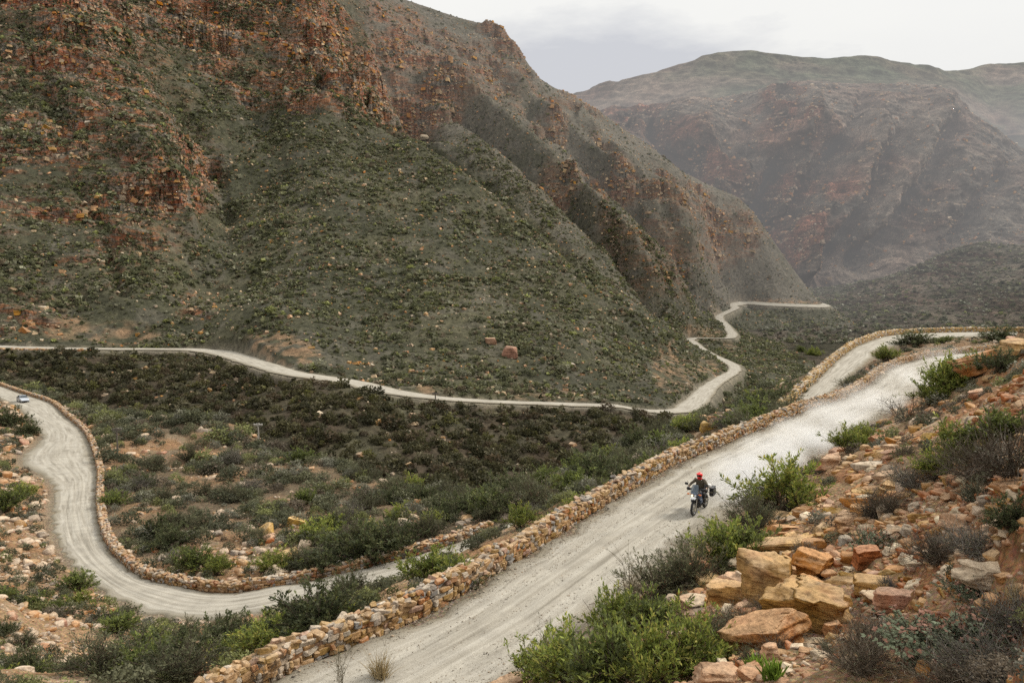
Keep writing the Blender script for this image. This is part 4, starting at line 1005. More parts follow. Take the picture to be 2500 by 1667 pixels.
# ---- hero rocks of the stony bank: u, v of the foot, width, depth, height (m), yaw, tilt x, tilt y, tint, label
HERO = [
    (1975, 1520, 1.95, 1.3, 1.25, -0.5, 0.10, 0.28, R_OCH, "large blocky ochre boulder with split flat face, biggest on the stony bank"),
    (1978, 1445, 0.75, 0.6, 0.5, 0.3, 0.1, 0.25, R_ORA, "rounded orange chunk lying on top of the large split ochre boulder"),
    (2040, 1478, 0.85, 0.6, 0.45, -0.3, 0.1, 0.35, R_TAN, "tan wedge of rock leaning against the right shoulder of the large split boulder"),
    (1862, 1572, 1.8, 1.25, 0.75, -0.55, 0.05, -0.32, R_TAN, "long tan slab sloping down towards the road below the large split boulder"),
    (1905, 1565, 0.7, 0.5, 0.4, 0.2, 0.0, 0.1, R_OCH, "ochre lump under the foot of the long sloping tan slab"),
    (1690, 1480, 1.2, 0.9, 0.4, 0.2, 0.05, -0.15, R_PALE, "pale flat slab at the lower left end of the rock ledge beside the road"),
    (1700, 1503, 0.8, 0.6, 0.3, 0.9, 0.0, -0.1, R_PALE, "small pale slab just below the pale flat slab at the ledge end"),
    (1778, 1470, 1.3, 1.0, 0.85, -0.2, 0.05, 0.05, R_TAN, "tan block with pale flat top at the left end of the rock ledge"),
    (1725, 1425, 0.95, 0.7, 0.5, 0.6, 0.1, -0.1, R_TAN, "tan boulder behind the pale-topped block, nearest the olive roadside bush"),
    (1868, 1445, 1.6, 1.2, 1.35, -0.6, 0.05, 0.1, R_OCH, "dark ochre crag with cracked face in the middle of the rock ledge"),
    (1925, 1405, 0.95, 0.8, 0.6, 0.1, 0.0, 0.2, R_TAN, "tan block wedged between the dark ochre crag and the red crag"),
    (1990, 1408, 1.05, 0.9, 1.0, 0.7, 0.15, -0.12, R_ORA, "red orange layered crag standing above the large split boulder"),
    (1905, 1345, 2.3, 1.4, 0.6, -0.5, -0.05, -0.24, R_TAN, "broad layered slab tilted along the top of the rock ledge"),
    (1830, 1375, 1.3, 0.9, 0.4, -0.3, 0.0, -0.25, R_PALE, "pale slab edge hanging over the roadside bushes on the ledge"),
    (1960, 1262, 0.95, 0.6, 0.5, -0.6, 0.1, -0.25, R_TAN, "tan slab leaning uphill between road edge bush and the fractured pink block"),
    (1975, 1215, 1.25, 0.8, 0.55, 0.2, 0.0, -0.15, R_ORA, "orange overhanging slab above the green bush behind the motorcycle"),
    (1962, 1232, 0.8, 0.6, 0.5, 0.9, 0.0, 0.0, R_TAN, "tan block directly under the orange overhanging slab"),
    (2072, 1285, 1.1, 0.75, 0.7, 0.9, 0.0, 0.05, R_PINK, "square pink block with straight fractures in the middle of the bank"),
    (2098, 1258, 0.75, 0.6, 0.5, 0.6, 0.1, 0.0, R_ORA, "orange block stacked against the back of the square pink block"),
    (2185, 1310, 0.72, 0.5, 0.32, 0.5, 0.0, -0.25, R_PALE, "smooth pale slab tilted towards the left beside a small succulent bush"),
    (2115, 1372, 0.85, 0.45, 0.55, 0.25, 0.2, -0.1, R_ORA, "reddish brown upright slab in the hollow behind the red crag"),
    (2180, 1352, 0.42, 0.35, 0.25, 0.2, 0.0, -0.1, R_PALE, "small square cream stone beside the reddish brown upright slab"),
    (2078, 1392, 0.42, 0.3, 0.12, 0.3, 0.0, 0.0, R_PALE, "thin white flake of stone lying on the rubble hollow"),
    (2324, 1414, 0.52, 0.42, 0.4, 0.3, 0.0, 0.2, R_PALE, "cream wedge boulder at left of the long pale boulder near the right edge"),
    (2405, 1418, 1.05, 0.6, 0.38, -0.1, 0.0, 0.0, R_PALE, "long pale boulder with flat top near the right edge"),
    (2190, 1490, 1.2, 0.9, 0.55, -0.1, 0.1, -0.05, R_PINK, "lumpy pinkish tan outcrop right of the large split boulder"),
    (2140, 1462, 0.8, 0.6, 0.22, 0.2, 0.0, 0.1, R_PALE, "flat cream slab at the left end of the lumpy pinkish outcrop"),
    (2035, 1545, 0.42, 0.36, 0.36, 0.4, 0.0, 0.0, R_ORA, "small round red boulder beside the spiky grey tufts"),
    (1958, 1580, 0.95, 0.4, 0.28, -0.15, 0.0, -0.1, R_PALE, "long cream stone lying at the foot of the large split boulder"),
    (1880, 1604, 0.42, 0.35, 0.3, 0.3, 0.0, 0.0, R_PINK, "pink rounded rock at the lower foot of the long sloping slab"),
    (2475, 1205, 0.85, 0.7, 0.5, 0.2, 0.0, -0.15, R_ORA, "orange boulder cut by the right edge below the dark bushes"),
    (2026, 1140, 1.5, 0.9, 0.85, -0.5, 0.0, -0.28, R_PINK, "pointed pink boulder standing at the road edge behind the dust"),
    (2143, 1080, 1.0, 0.7, 0.65, 0.3, 0.0, 0.0, R_ORA, "orange cubic block at the corner of the bank beside the dusty road"),
    (2112, 1098, 0.8, 0.6, 0.4, 0.8, 0.0, 0.1, R_TAN, "tan block below the orange cubic block on the dusty corner"),
    (2210, 1108, 1.9, 0.7, 0.4, -0.3, 0.0, -0.25, R_PINK, "long pink slab half buried behind the orange cubic block"),
    (2392, 968, 1.2, 0.8, 0.6, 0.2, 0.0, -0.3, R_PINK, "pink boulder poking out of the brown scrub high on the bank"),
    (2300, 955, 1.2, 0.8, 0.4, 0.3, 0.0, -0.2, R_TAN, "tan flat rock behind the bright green bush on the far bank"),
    (2420, 892, 4.6, 2.4, 1.3, -0.5, 0.0, -0.30, R_ORA, "big orange slab rising along the crest of the bank at the far bend"),
    (2480, 862, 2.4, 1.6, 1.0, 0.4, 0.0, -0.15, R_OCH, "ochre boulder on the crest right of the big orange slab"),
    (1240, 1692, 1.15, 0.8, 0.6, 0.5, 0.0, -0.2, R_PINK, "pink rock cut by the bottom edge beside the pale road"),
    (1572, 1592, 0.75, 0.5, 0.4, 0.2, 0.0, -0.1, R_PALE, "pale rock half hidden between the bright green bushes"),
    (2306, 1645, 0.34, 0.26, 0.22, 0.2, 0.0, 0.0, R_PALE, "cream stone at the bottom edge right of a red stone"),
    (2265, 1640, 0.28, 0.26, 0.26, 0.6, 0.0, 0.0, R_ORA, "red stone at the bottom edge left of a cream stone"),
    (2215, 1610, 0.38, 0.28, 0.16, 0.2, 0.0, 0.0, R_PALE, "flat cream stone under the succulent bush near the bottom edge"),
    (2420, 1500, 0.5, 0.4, 0.4, 0.2, 0.0, 0.0, R_ORA, "rust red boulder right of the small succulent near the right edge"),
    (1750, 1660, 0.9, 0.7, 0.35, 0.3, 0.0, 0.0, R_PINK, "pink flat rock with green sprouts at the bottom edge"),
    (1835, 1655, 0.6, 0.5, 0.3, 0.9, 0.0, 0.0, R_ORA, "red flat rock beside the pink sprouting rock at the bottom edge"),
]
def on_ground(u, v, dmin=5.0, dmax=265.0):
    """where the line of sight through a surveyed point meets the ground of our side"""
    s, t = ray(u, v)
    y = np.exp(np.linspace(math.log(dmin), math.log(dmax), 1500))
    z = heightA(s * y, y)
    hit = np.nonzero(z > t * y + ZC)[0]
    if not len(hit): return None
    d = y[hit[0]]
    return np.array([s * d, d, float(z[hit[0]])])

taken = []                                  # (x, y, r) of placed rocks and bushes
hr = np.random.default_rng(5)
n_rock_ind = 0
for (u, v, wd, dp_, ht, yaw, tx, ty, col, lab) in HERO:
    p = on_ground(u, v)
    if p is None: continue
    k = wd / 1.0
    V, Fc = rock_shape(5 if wd > 0.6 else 4, hr, (wd, dp_, ht), 11, 0.95, 0.05, 2.2 if wd > 0.6 else 1.2)
    q = V / max(wd, .5)
    # cracks and layered breaks
    wv = fbm(V[:, 0] * 1.5 + u, V[:, 1] * 1.5, V[:, 2] * 1.5, 3, 7)
    lay = (V[:, 2] + 0.18 * V[:, 0] + 0.06 * wv) / (0.16 + 0.06 * wd)
    groove = np.exp(-(((lay - np.floor(lay)) - 0.5) / 0.09) ** 2) * sstep(-0.1, 0.35, fbm(V[:, 0] * 2 + u, V[:, 1] * 2, V[:, 2] * 5, 2, 8))
    nv = V / (np.linalg.norm(V, axis=1, keepdims=True) + 1e-6)
    V = V - nv * (groove * 0.035)[:, None] * min(1, wd) + nv * (0.035 * fbm(V[:, 0] * 3 + u, V[:, 1] * 3, V[:, 2] * 3, 4, 11) * min(1, wd + .2))[:, None]
    tv = np.repeat(col[None], len(V), 0) * (1 - 0.55 * groove)[:, None]
    tv = lerp(tv, R_ORA * 0.9, np.clip(sstep(0.0, 0.5, wv) * 0.5, 0, 1))
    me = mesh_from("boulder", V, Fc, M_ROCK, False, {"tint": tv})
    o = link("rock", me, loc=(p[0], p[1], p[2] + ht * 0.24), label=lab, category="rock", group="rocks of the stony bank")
    o.rotation_euler = (tx, ty, yaw)
    taken.append((p[0], p[1], max(wd, dp_) * 0.42)); n_rock_ind += 1

# ================================================================== scattering
def area_samples(X, Y, Z, N, dens, n, r):
    """n random points on a grid surface, weighted by area x density; returns positions, normals, cell index"""
    P = np.stack([X, Y, Z], -1)
    e1 = P[1:, :-1] - P[:-1, :-1]; e2 = P[:-1, 1:] - P[:-1, :-1]
    a = np.linalg.norm(np.cross(e1, e2), axis=-1) * dens[:-1, :-1]
    c = np.cumsum(a.ravel())
    if n is None:
        n = int(c[-1])
    k = np.searchsorted(c, r.random(n) * c[-1]); k = np.clip(k, 0, a.size - 1)
    i, j = k // a.shape[1], k % a.shape[1]
    f, g = r.random(n)[:, None], r.random(n)[:, None]
    pos = P[i, j] * (1 - f) * (1 - g) + P[i + 1, j] * f * (1 - g) + P[i, j + 1] * (1 - f) * g + P[i + 1, j + 1] * f * g
    return pos, N[i, j], (i, j)

def far_from_taken(pos, pad=0.0):
    if not taken: return np.ones(len(pos), bool)
    ok = np.ones(len(pos), bool)
    for x, y, r_ in taken:
        ok &= (pos[:, 0] - x) ** 2 + (pos[:, 1] - y) ** 2 > (r_ + pad) ** 2
    return ok

uA, vA = proj(XA, YA, ZA)
toCam = np.stack([-XA, -YA, ZC - ZA], -1); toCam /= np.linalg.norm(toCam, axis=-1, keepdims=True)
faceA = (NA * toCam).sum(-1)
inview = ((uA > -350) & (uA < 2850) & (vA < 2150) & (vA > 600)).astype(float)
offroad = (roadA < 0.55).astype(float)
strip = (sstep(-0.5, 0.5, 1 - bank) * sstep(60, 50, YA))                  # between the roads
zone_bank = bank
zone_left = leftbank
zone_knoll = sstep(52, 60, YA) * (1 - bank) * (1 - leftbank)
vis = inview * offroad * sstep(-0.35, 0.05, faceA)
r5 = np.random.default_rng(55)
clump = fbm(XA / 6, YA / 6, 0, 3, 301)
dens = vis * (zone_bank * (44.0 * sstep(34, 12, YA) + 2.5) * (0.35 + sstep(-0.3, 0.4, clump) * 1.1)
              + zone_left * (6.5 - 3.0 * sstep(60, 75, YA)) * sstep(-0.45, 0.35, clump) + zone_knoll * 0.75 * sstep(-0.1, 0.5, clump) * sstep(215, 180, YA) + strip * 0.35)
pos, nrm_, (ci, cj) = area_samples(XA, YA, ZA, NA, dens, None, r5)
sz = 0.065 * (r5.pareto(1.55, len(pos)) + 1); sz = np.clip(sz, 0.05, 0.9)
knp = zone_knoll[ci, cj] > 0.5
sz[knp] = np.clip(sz[knp] * 4.2, 0.3, 1.7)
sz[(zone_left[ci, cj] > 0.5)] *= 2.6
bkp = zone_bank[ci, cj] > 0.5
lfp = zone_left[ci, cj] > 0.5
sz[lfp] = np.minimum(sz[lfp], 0.017 * pos[lfp, 1])
sz[bkp] = np.minimum(sz[bkp], 0.022 * np.clip(pos[bkp, 1], 6, 40))
ok = far_from_taken(pos, 0.02)
pos, nrm_, sz = pos[ok], nrm_[ok], sz[ok]; knp = knp[ok]; ci, cj = ci[ok], cj[ok]
px = sz * 796 / pos[:, 1]
uu, vv = proj(*pos.T)
onscreen = (uu > 0) & (uu < 2500) & (vv < 1660)
order = np.argsort(-px * onscreen)
N_IND = 240
ind = order[:N_IND]
rest = np.setdiff1d(np.arange(len(pos)), ind)
tint_all = rock_tints(len(pos), r5, (2.4, 2.0, 6.0, 1.5, 1.0, 0.4)) * 0.95
paler = rock_tints(len(pos), r5, (2.5, 1, 0.4, 5, 0.8, 2.5))
lfq = (zone_left[ci, cj] > 0.5)
tint_all[knp | lfq] = paler[knp | lfq]
zl = zone_left[ci, cj]
for q in ind:
    k = int(r5.integers(len(ROCK_ME))); me, prop = ROCK_ME[k]
    if knp[q]:
        lab, grp = "pale weathered rock lying among scrub on the slope beyond the lower road", "rocks on the scrub slope beyond the lower road"
    elif zl[q] > 0.5:
        lab, grp = "tan stone on the rubble slope beside the lower road bend at left", "stones on the rubble slope inside the bend"
    elif pos[q, 0] > 0.55 * pos[q, 1] - 14:
        lab, grp = "loose angular orange or tan stone strewn over the stony bank above the road", "loose stones on the stony bank"
    else:
        lab, grp = "loose stone on the shrubby slope between the two roads", "stones on the slope between the roads"
    o = link("rock", me, loc=pos[q] + np.array([0, 0, sz[q] * prop[2] * 0.12]), label=lab, category="rock", group=grp)
    o.scale = (sz[q],) * 3
    o.rotation_euler = (r5.normal() * 0.22, r5.normal() * 0.22, r5.uniform(0, 6.28))
OUTC = [(1900, 1330, 130, 70, -25, 1.0), (1850, 1430, 120, 60, -30, 1.0), (1960, 1240, 70, 50, -30, .9), (1900, 1560, 120, 60, -15, 1.0), (2070, 1290, 70, 40, 0, .8), (2150, 1450, 110, 70, 0, .8), (2200, 1380, 100, 40, 0, .5), (2150, 1110, 110, 30, -20, .8), (2250, 1300, 120, 60, 0, .4), (1800, 1610, 130, 50, 0, .7), (2350, 1420, 110, 40, 0, .6), (2420, 900, 80, 30, -20, .9), (2330, 960, 90, 30, -20, .6), (2150, 1200, 80, 40, 0, .6), (1720, 1470, 70, 40, 0, .8)]
ov = blob(uA, vA, OUTC) * (YA < 75)
r56 = np.random.default_rng(561)
pO, nO, _c = area_samples(XA, YA, ZA, NA, vis * bank * ov * (9.0 * sstep(45, 16, YA) + 0.8), None, r56)
sO = np.clip(0.16 * (r56.pareto(1.9, len(pO)) + 1), 0.12, 0.95) * np.clip(pO[:, 1] / 22, 0.6, 2.0)
LEDGE = [(*rock_shape(3, rr, [(1, .8, .4), (1, .6, .3), (1, .9, .6), (1.2, .7, .45)][k % 4], 7, 1.0, 0.02, 1.6), None) for k in range(12)]
tO = rock_tints(len(pO), r56, (2.6, 2.6, 6.0, 1.2, 0.8, .3))
MO = yaw_mats(-0.5 + r56.normal(size=len(pO)) * 0.5, sO, r56.normal(size=len(pO)) * 0.14, -0.16 + r56.normal(size=len(pO)) * 0.16)
okO = far_from_taken(pO, -0.15)
LV, LF, LC = merge(LEDGE, r56.integers(0, 12, int(okO.sum())), MO[okO], (pO - nO * (sO * 0.03)[:, None])[okO], tO[okO])
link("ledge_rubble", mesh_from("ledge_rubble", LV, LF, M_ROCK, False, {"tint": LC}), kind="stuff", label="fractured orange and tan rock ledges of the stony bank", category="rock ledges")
M = yaw_mats(r5.uniform(0, 6.28, len(rest)), sz[rest], r5.normal(size=len(rest)) * 0.3, r5.normal(size=len(rest)) * 0.3)
T = pos[rest] + np.array([0, 0, 1.0]) * (sz[rest] * 0.03)[:, None]
big = px[rest] > 4
vid = r5.integers(0, 10, len(rest)) + np.where(big, 0, 10)
V, Fs, C = merge(ROCK_LOW + ROCK_TINY, vid, M, T, tint_all[rest])
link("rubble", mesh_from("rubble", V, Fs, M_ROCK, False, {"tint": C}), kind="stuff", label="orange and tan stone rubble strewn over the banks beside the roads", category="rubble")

# gravel thrown to the verges of the upper road
r6 = np.random.default_rng(66)
n = 70000
k = r6.integers(20, len(up_d) - 30, n)
a = np.where(r6.random(n) < 0.5, r6.beta(0.6, 2.6, n) * 0.4, 1 - r6.beta(0.6, 2.6, n) * 0.4)
a[: n // 2] = r6.random(n // 2)
p = up_d[k, :3] * (1 - a[:, None]) + up_d[k, 3:] * a[:, None]
p[:, :2] += r6.normal(size=(n, 2)) * 0.25
sz_ = np.clip(0.016 * (r6.pareto(2.4, n) + 1), 0.016, np.where((a > 0.12) & (a < 0.88), 0.05, 0.12))
p[:, 2] += 0.0 + 0.03
M = yaw_mats(r6.uniform(0, 6.28, n), sz_, r6.normal(size=n) * 0.4, r6.normal(size=n) * 0.4)
V, Fs, C = merge(ROCK_TINY, r6.integers(0, 10, n), M, p, np.array([0.23, 0.215, 0.185]) * r6.uniform(0.55, 1.5, (n, 1)))
link("gravel", mesh_from("gravel", V, Fs, M_WALL, False, {"tint": C}), kind="stuff", label="loose grey gravel along the verges of the upper road", category="gravel")

def block(r, prop):
    c = np.array([(x, y, z) for z in (-.5, .5) for y in (-.5, .5) for x in (-.5, .5)], float)
    c += r.normal(size=(8, 3)) * 0.10
    c[4:, :2] *= r.uniform(0.65, 0.95)
    c *= np.array(prop)
    q = np.array([(0, 2, 3, 1), (4, 5, 7, 6), (0, 1, 5, 4), (1, 3, 7, 5), (3, 2, 6, 7), (2, 0, 4, 6)])
    V = c[q].reshape(-1, 3)                      # faces with their own corners so each can have its own tint
    F_ = np.arange(24).reshape(6, 4)
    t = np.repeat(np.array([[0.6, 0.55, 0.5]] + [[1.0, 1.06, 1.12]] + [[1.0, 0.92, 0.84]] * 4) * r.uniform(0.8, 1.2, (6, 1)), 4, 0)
    return V, F_, t
BLOCKS = [block(rr, [(1, .8, .55), (1, .7, .38), (1, .9, .75), (1.2, .6, .45)][k % 4]) for k in range(16)]
# ---- boulders and broken rock on the mountain
uB, vB = proj(XB2, YB2, ZB)
toC = np.stack([-XB2, -YB2, ZC - ZB], -1); toC /= np.linalg.norm(toC, axis=-1, keepdims=True)
faceB = (NB * toC).sum(-1)
visB = ((uB > -250) & (uB < 2150) & (vB > -150)).astype(float) * sstep(-0.1, 0.1, faceB) * (frw < 0.4)
SCREE = [(800, 470, 130, 90, 20, 1), (560, 400, 120, 60, 20, .6), (1010, 600, 260, 160, 30, .45), (600, 620, 200, 200, 0, .4), (1200, 930, 120, 40, 0, .9), (900, 920, 200, 40, 8, .5), (1470, 880, 130, 80, 20, .5), (500, 660, 130, 120, 30, .9),
         (1350, 620, 200, 40, 48, .8), (1150, 420, 260, 24, 36, .7), (1500, 650, 200, 120, 48, .6), (1400, 400, 230, 150, 30, .6), (700, 1000, 400, 60, 10, .5), (250, 900, 250, 50, 10, .5), (1250, 1000, 200, 40, 0, .4)]
sc_m = blob(uB, vB, SCREE)
cl2 = fbm(XB / 14, YB / 14, ZB / 14, 3, 310)
densB = visB * (0.032 + 0.07 * rockB * sstep(-0.3, 0.3, cl2) + 0.09 * sc_m * sstep(-0.05, 0.35, cl2))
posB, nB_, (bi, bj) = area_samples(XB2, YB2, ZB, NB, densB, None, r5)
szB = np.clip(0.42 * (r5.pareto(2.1, len(posB)) + 1), 0.4, 1.7)
print("mountain rocks", len(posB))
tintB = rock_tints(len(posB), r5, (2, 0.3, 0.7, 3.2, 3.2, 3)) * 0.85
onr = rockB[bi, bj] > 0.5
t2 = rock_tints(len(posB), r5, (1.8, 0.4, 1.5, 1.2, 1.6, 5)) * 0.78
tintB[onr] = t2[onr]
M = yaw_mats(r5.uniform(0, 6.28, len(posB)), szB * np.where(onr, 1.7, 1.0), r5.normal(size=len(posB)) * 0.25, r5.normal(size=len(posB)) * 0.25)
vid = r5.integers(0, 16, len(posB))
V, Fs, C = merge(BLOCKS, vid, M, posB + np.array([0, 0, 1.0]) * (szB * 0.1)[:, None], tintB)
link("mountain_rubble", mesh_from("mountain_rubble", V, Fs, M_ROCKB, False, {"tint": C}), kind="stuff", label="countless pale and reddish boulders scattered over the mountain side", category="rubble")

# ledge blocks: the broken strata of the cliffs, bedded along the slope
r55 = np.random.default_rng(551)
cl3 = fbm(XB / 9, YB / 9, (ZB + 0.1 * XB) / 2.2, 3, 333)
densK = visB * (sstep(0.25, 0.7, rockB) * 0.06 * sstep(-0.1, 0.3, cl3))
posK, nK, (ki, kj) = area_samples(XB2, YB2, ZB, NB, densK, None, r55)
szK = np.clip(1.0 * (r55.pareto(2.6, len(posK)) + 1), 0.9, 3.6) * np.clip(posK[:, 1] / 520, 0.7, 1.5)
print("cliff blocks", len(posK))
tK = rock_tints(len(posK), r55, (1.6, 0.3, 1.6, 0.8, 1.4, 6)) * np.array([0.70, 0.62, 0.58])
yawK = np.arctan2(nK[:, 1], nK[:, 0]) + np.pi / 2 + r55.normal(size=len(posK)) * 0.35
MK = yaw_mats(yawK, szK, r55.normal(size=len(posK)) * 0.10, np.full(len(posK), 0.10) + r55.normal(size=len(posK)) * 0.10)
V, Fs, C = merge(BLOCKS, r55.integers(0, 16, len(posK)), MK, posK + nK * (szK * 0.02)[:, None], tK)
link("cliff_blocks", mesh_from("cliff_blocks", V, Fs, M_ROCKB, False, {"tint": C}), kind="stuff", label="broken grey and red rock ledges of the mountain cliffs", category="rock ledges")
# rocks of the far mountain
XF, YF, ZF, rkF = C2
uF, vF = proj(XF, YF, ZF); NF = grid_normals(XF, YF, ZF)
cf = fbm(XF / 60, YF / 60, ZF / 60, 4, 341)
dF = ((uF > 1350) & (uF < 2650) & (vF < 720)).astype(float) * (0.005 + 0.016 * rkF * sstep(-0.2, 0.3, cf))
pF, nF, (fi_, fj_) = area_samples(XF, YF, ZF, NF, dF, None, r55)
if len(pF) > 45000: pF = pF[r55.permutation(len(pF))[:45000]]
sF = np.clip(1.6 * (r55.pareto(2.4, len(pF)) + 1), 1.5, 7)
print("far rocks", len(pF))
V, Fs, C = merge(BLOCKS, r55.integers(0, 16, len(pF)), yaw_mats(r55.uniform(0, 6.28, len(pF)), sF, r55.normal(size=len(pF)) * 0.2, r55.normal(size=len(pF)) * 0.2), pF, rock_tints(len(pF), r55, (1, 0.2, 0.8, 0.8, 2, 5)) * 0.72)
link("distant_rubble", mesh_from("distant_rubble", V, Fs, M_ROCKB, False, {"tint": C}), kind="stuff", label="grey broken rock over the far hazy mountain", category="rubble")

def on_mountain(u, v):
    d2 = (uB - u) ** 2 + (vB - v) ** 2 + (faceB < 0) * 1e6 + YB * 0.02
    i = np.unravel_index(np.argmin(d2), d2.shape)
    return np.array([XB2[i], YB2[i], ZB[i]])
for u, v, wd, ht, col, lab in [(1243, 868, 6.0, 4.2, R_PINK * .8, "large pink layered boulder on the green mountain slope above the valley road"),
                               (1199, 838, 4.2, 3.4, R_PINK * .75, "pair-like pink boulder just up left of the large layered boulder on the slope"),
                               (1036, 345, 9, 6, R_PALE * .8, "pale boulder on the ridge line of the green scrub slope")]:
    p = on_mountain(u, v)
    V, Fc = rock_shape(4, hr, (wd, wd * .8, ht), 8, 0.8, 0.03)
    link("rock", mesh_from("boulder", V, Fc, M_ROCKB, False, {"tint": np.repeat(col[None], len(V), 0)}), loc=p + np.array([0, 0, ht * .25]), label=lab, category="rock", group="big boulders on the mountain slope")

# ================================================================== DRY-STONE WALLS
def stone_wall(name, line, h, th, stone, label, seed, lowfrom=45.0, gaps=()):
    """line: (n,3) foot of the road-side face; n points to the outside given as line[:,3:5]"""
    r = np.random.default_rng(seed)
    seg = np.linalg.norm(np.diff(line[:, :3], axis=0), axis=1); S = np.concatenate([[0], np.cumsum(seg)])
    def at(s):
        p = np.stack([np.interp(s, S, line[:, k]) for k in range(5)], -1)
        return p
    Lt = S[-1]
    pos, mats, tint, far = [], [], [], []
    hw = lambda s: h * (1 + 0.16 * perlin(s / 5.0, s * 0 + seed, 0 * s) + 0.12 * perlin(s / 1.3, s * 0 + seed, 0 * s))
    ncourse = max(2, int(round(h / (stone * 0.62))))
    for row in range(ncourse + 1):
        for side in (0, 1, 2) if row == ncourse else (0, 1):
            s = r.uniform(0, stone)
            ss = []
            while s < Lt:
                l = stone * (r.uniform(0.5, 1.5) if r.random() < 0.85 else r.uniform(1.5, 2.3)); ss.append((s + l / 2, l)); s += l * 0.96
            ss = np.array(ss); p = at(ss[:, 0]); n = len(ss)
            if row == ncourse:
                z = hw(ss[:, 0]) + r.normal(size=n) * 0.055; off_ = np.array([0.12, 0.88, 0.5])[side] * th
            else:
                z = (row + 0.5) / ncourse * hw(ss[:, 0]) + r.normal(size=n) * 0.015; off_ = (0.06 if side == 0 else 0.94) * th
            hh = hw(ss[:, 0]) / ncourse * r.uniform(0.95, 1.3, n) * (0.8 if row == ncourse else 1)
            batter = (0.5 - off_ / th) * 0.0
            off_ = off_ + r.normal(size=n) * 0.03
            P = p[:, :3].copy(); P[:, :2] += p[:, 3:5] * np.asarray(off_)[:, None]; P[:, 2] += z - 0.06
            yaw = np.arctan2(p[:, 3], -p[:, 4]) + r.normal(size=n) * (0.12 if row < ncourse else 0.6)
            tl = 0.10 if row < ncourse else 0.25
            mats.append(yaw_mats(yaw, np.stack([ss[:, 1] * 1.06, stone * r.uniform(0.7, 1.15, n), hh * r.uniform(0.8, 1.35, n)], 1), r.normal(size=n) * tl, r.normal(size=n) * tl))
            pos.append(P)
            t = rock_tints(n, r, (4.5, 2.4, 1.0, 2.0, 0.6, 2.0)) * np.array([0.79, 0.86, 0.96])
            tint.append(t)
    pos, mats, tint = np.concatenate(pos), np.concatenate(mats), np.concatenate(tint)
    near = pos[:, 1] < lowfrom
    vid = r.integers(0, 8, len(pos)) + np.where(near, 0, 8)
    V, Fs, C = merge(WALL_HI + WALL_LO, vid, mats, pos, tint)
    # dark solid core added between the two faces to block light through gaps
    c0 = line[:, :3].copy(); c0[:, :2] += line[:, 3:5] * th * 0.14; c1 = line[:, :3].copy(); c1[:, :2] += line[:, 3:5] * th * 0.86
    hh = hw(S) * 0.93
    a0, a1 = c0.copy(), c0.copy(); b0, b1 = c1.copy(), c1.copy()
    a0[:, 2] -= 0.7; b0[:, 2] -= 0.9; a1[:, 2] += hh; b1[:, 2] += hh
    core = np.stack([a0, a1, b1, b0], 1).reshape(-1, 3); n = len(line)
    i = np.arange(n - 1)[:, None] * 4
    Fq = np.concatenate([np.concatenate([i + k, i + k + 1, i + k + 5, i + k + 4], 1) for k in range(3)])
    V2 = np.concatenate([V, core]); C2 = np.concatenate([C, np.repeat(np.array([[0.09, 0.065, 0.04]]), len(core), 0)])
    me = mesh_from(name, V2, Fs + [Fq + len(V)], M_WALL, False, {"tint": C2})
    return link(name, me, label=label, category="wall", group="dry stone walls along the pass road")
WALL_HI = []
WALL_LO = []
for k in range(8):
    V, Fc = rock_shape(3, rr, (1.12, 1.12, 1.12), 7, 1.0, 0.04); WALL_HI.append((V, Fc, None))
    V, Fc = rock_shape(2, rr, (1.12, 1.12, 1.12), 5, 1.0, 0.0); WALL_LO.append((V, Fc, None))
def foot(d, i0, i1, shift=0.12):
    L = d[i0:i1]
    e = L[:, :2] - L[:, 3:5]; e /= np.linalg.norm(e, axis=1, keepdims=True)
    q = np.hstack([L[:, :3], e]); q[:, :2] += e * shift
    return q
iu = np.nonzero(up_d[:, 1] < 14)[0][0]
stone_wall("stone_wall", foot(up_d, 0, iu), 0.70, 0.44, 0.24, "tan dry stone wall along the outer edge of the road the motorcycle is on", 401)
il = np.nonzero(lo_d[:, 1] < 62)[0][0]
stone_wall("stone_wall", foot(lo_d, 0, int(np.nonzero(lo_d[:, 1] < 86)[0][0])), 1.0, 0.6, 0.46, "dry stone wall curving round the outside of the far hairpin bend", 402)
stone_wall("stone_wall", foot(lo_d, il, len(lo_d), 0.0), 0.58, 0.6, 0.30, "low dry stone wall around the outside of the lower road bend with the silver car", 403)
fl = fr_d[(fr_d[:, 1] > 225) & (fr_d[:, 0] < -128)]
side_near = fl[:, [3, 4, 5]] if np.hypot(*fl[:, 3:5].T).mean() < np.hypot(*fl[:, :2].T).mean() else fl[:, :3]
other = fl[:, :3] if side_near is not fl[:, :3] and np.hypot(*fl[:, 3:5].T).mean() < np.hypot(*fl[:, :2].T).mean() else fl[:, 3:]
e = side_near[:, :2] - other[:, :2]; e /= np.linalg.norm(e, axis=1, keepdims=True)
ln_ = np.hstack([side_near, -e]); ln_[:, :2] += e * 1.0; ln_[:, 2] -= 1.9
stone_wall("retaining_wall", ln_[::-1], 2.0, 0.8, 0.9, "brown stone retaining wall holding up the valley road at the left edge", 404)
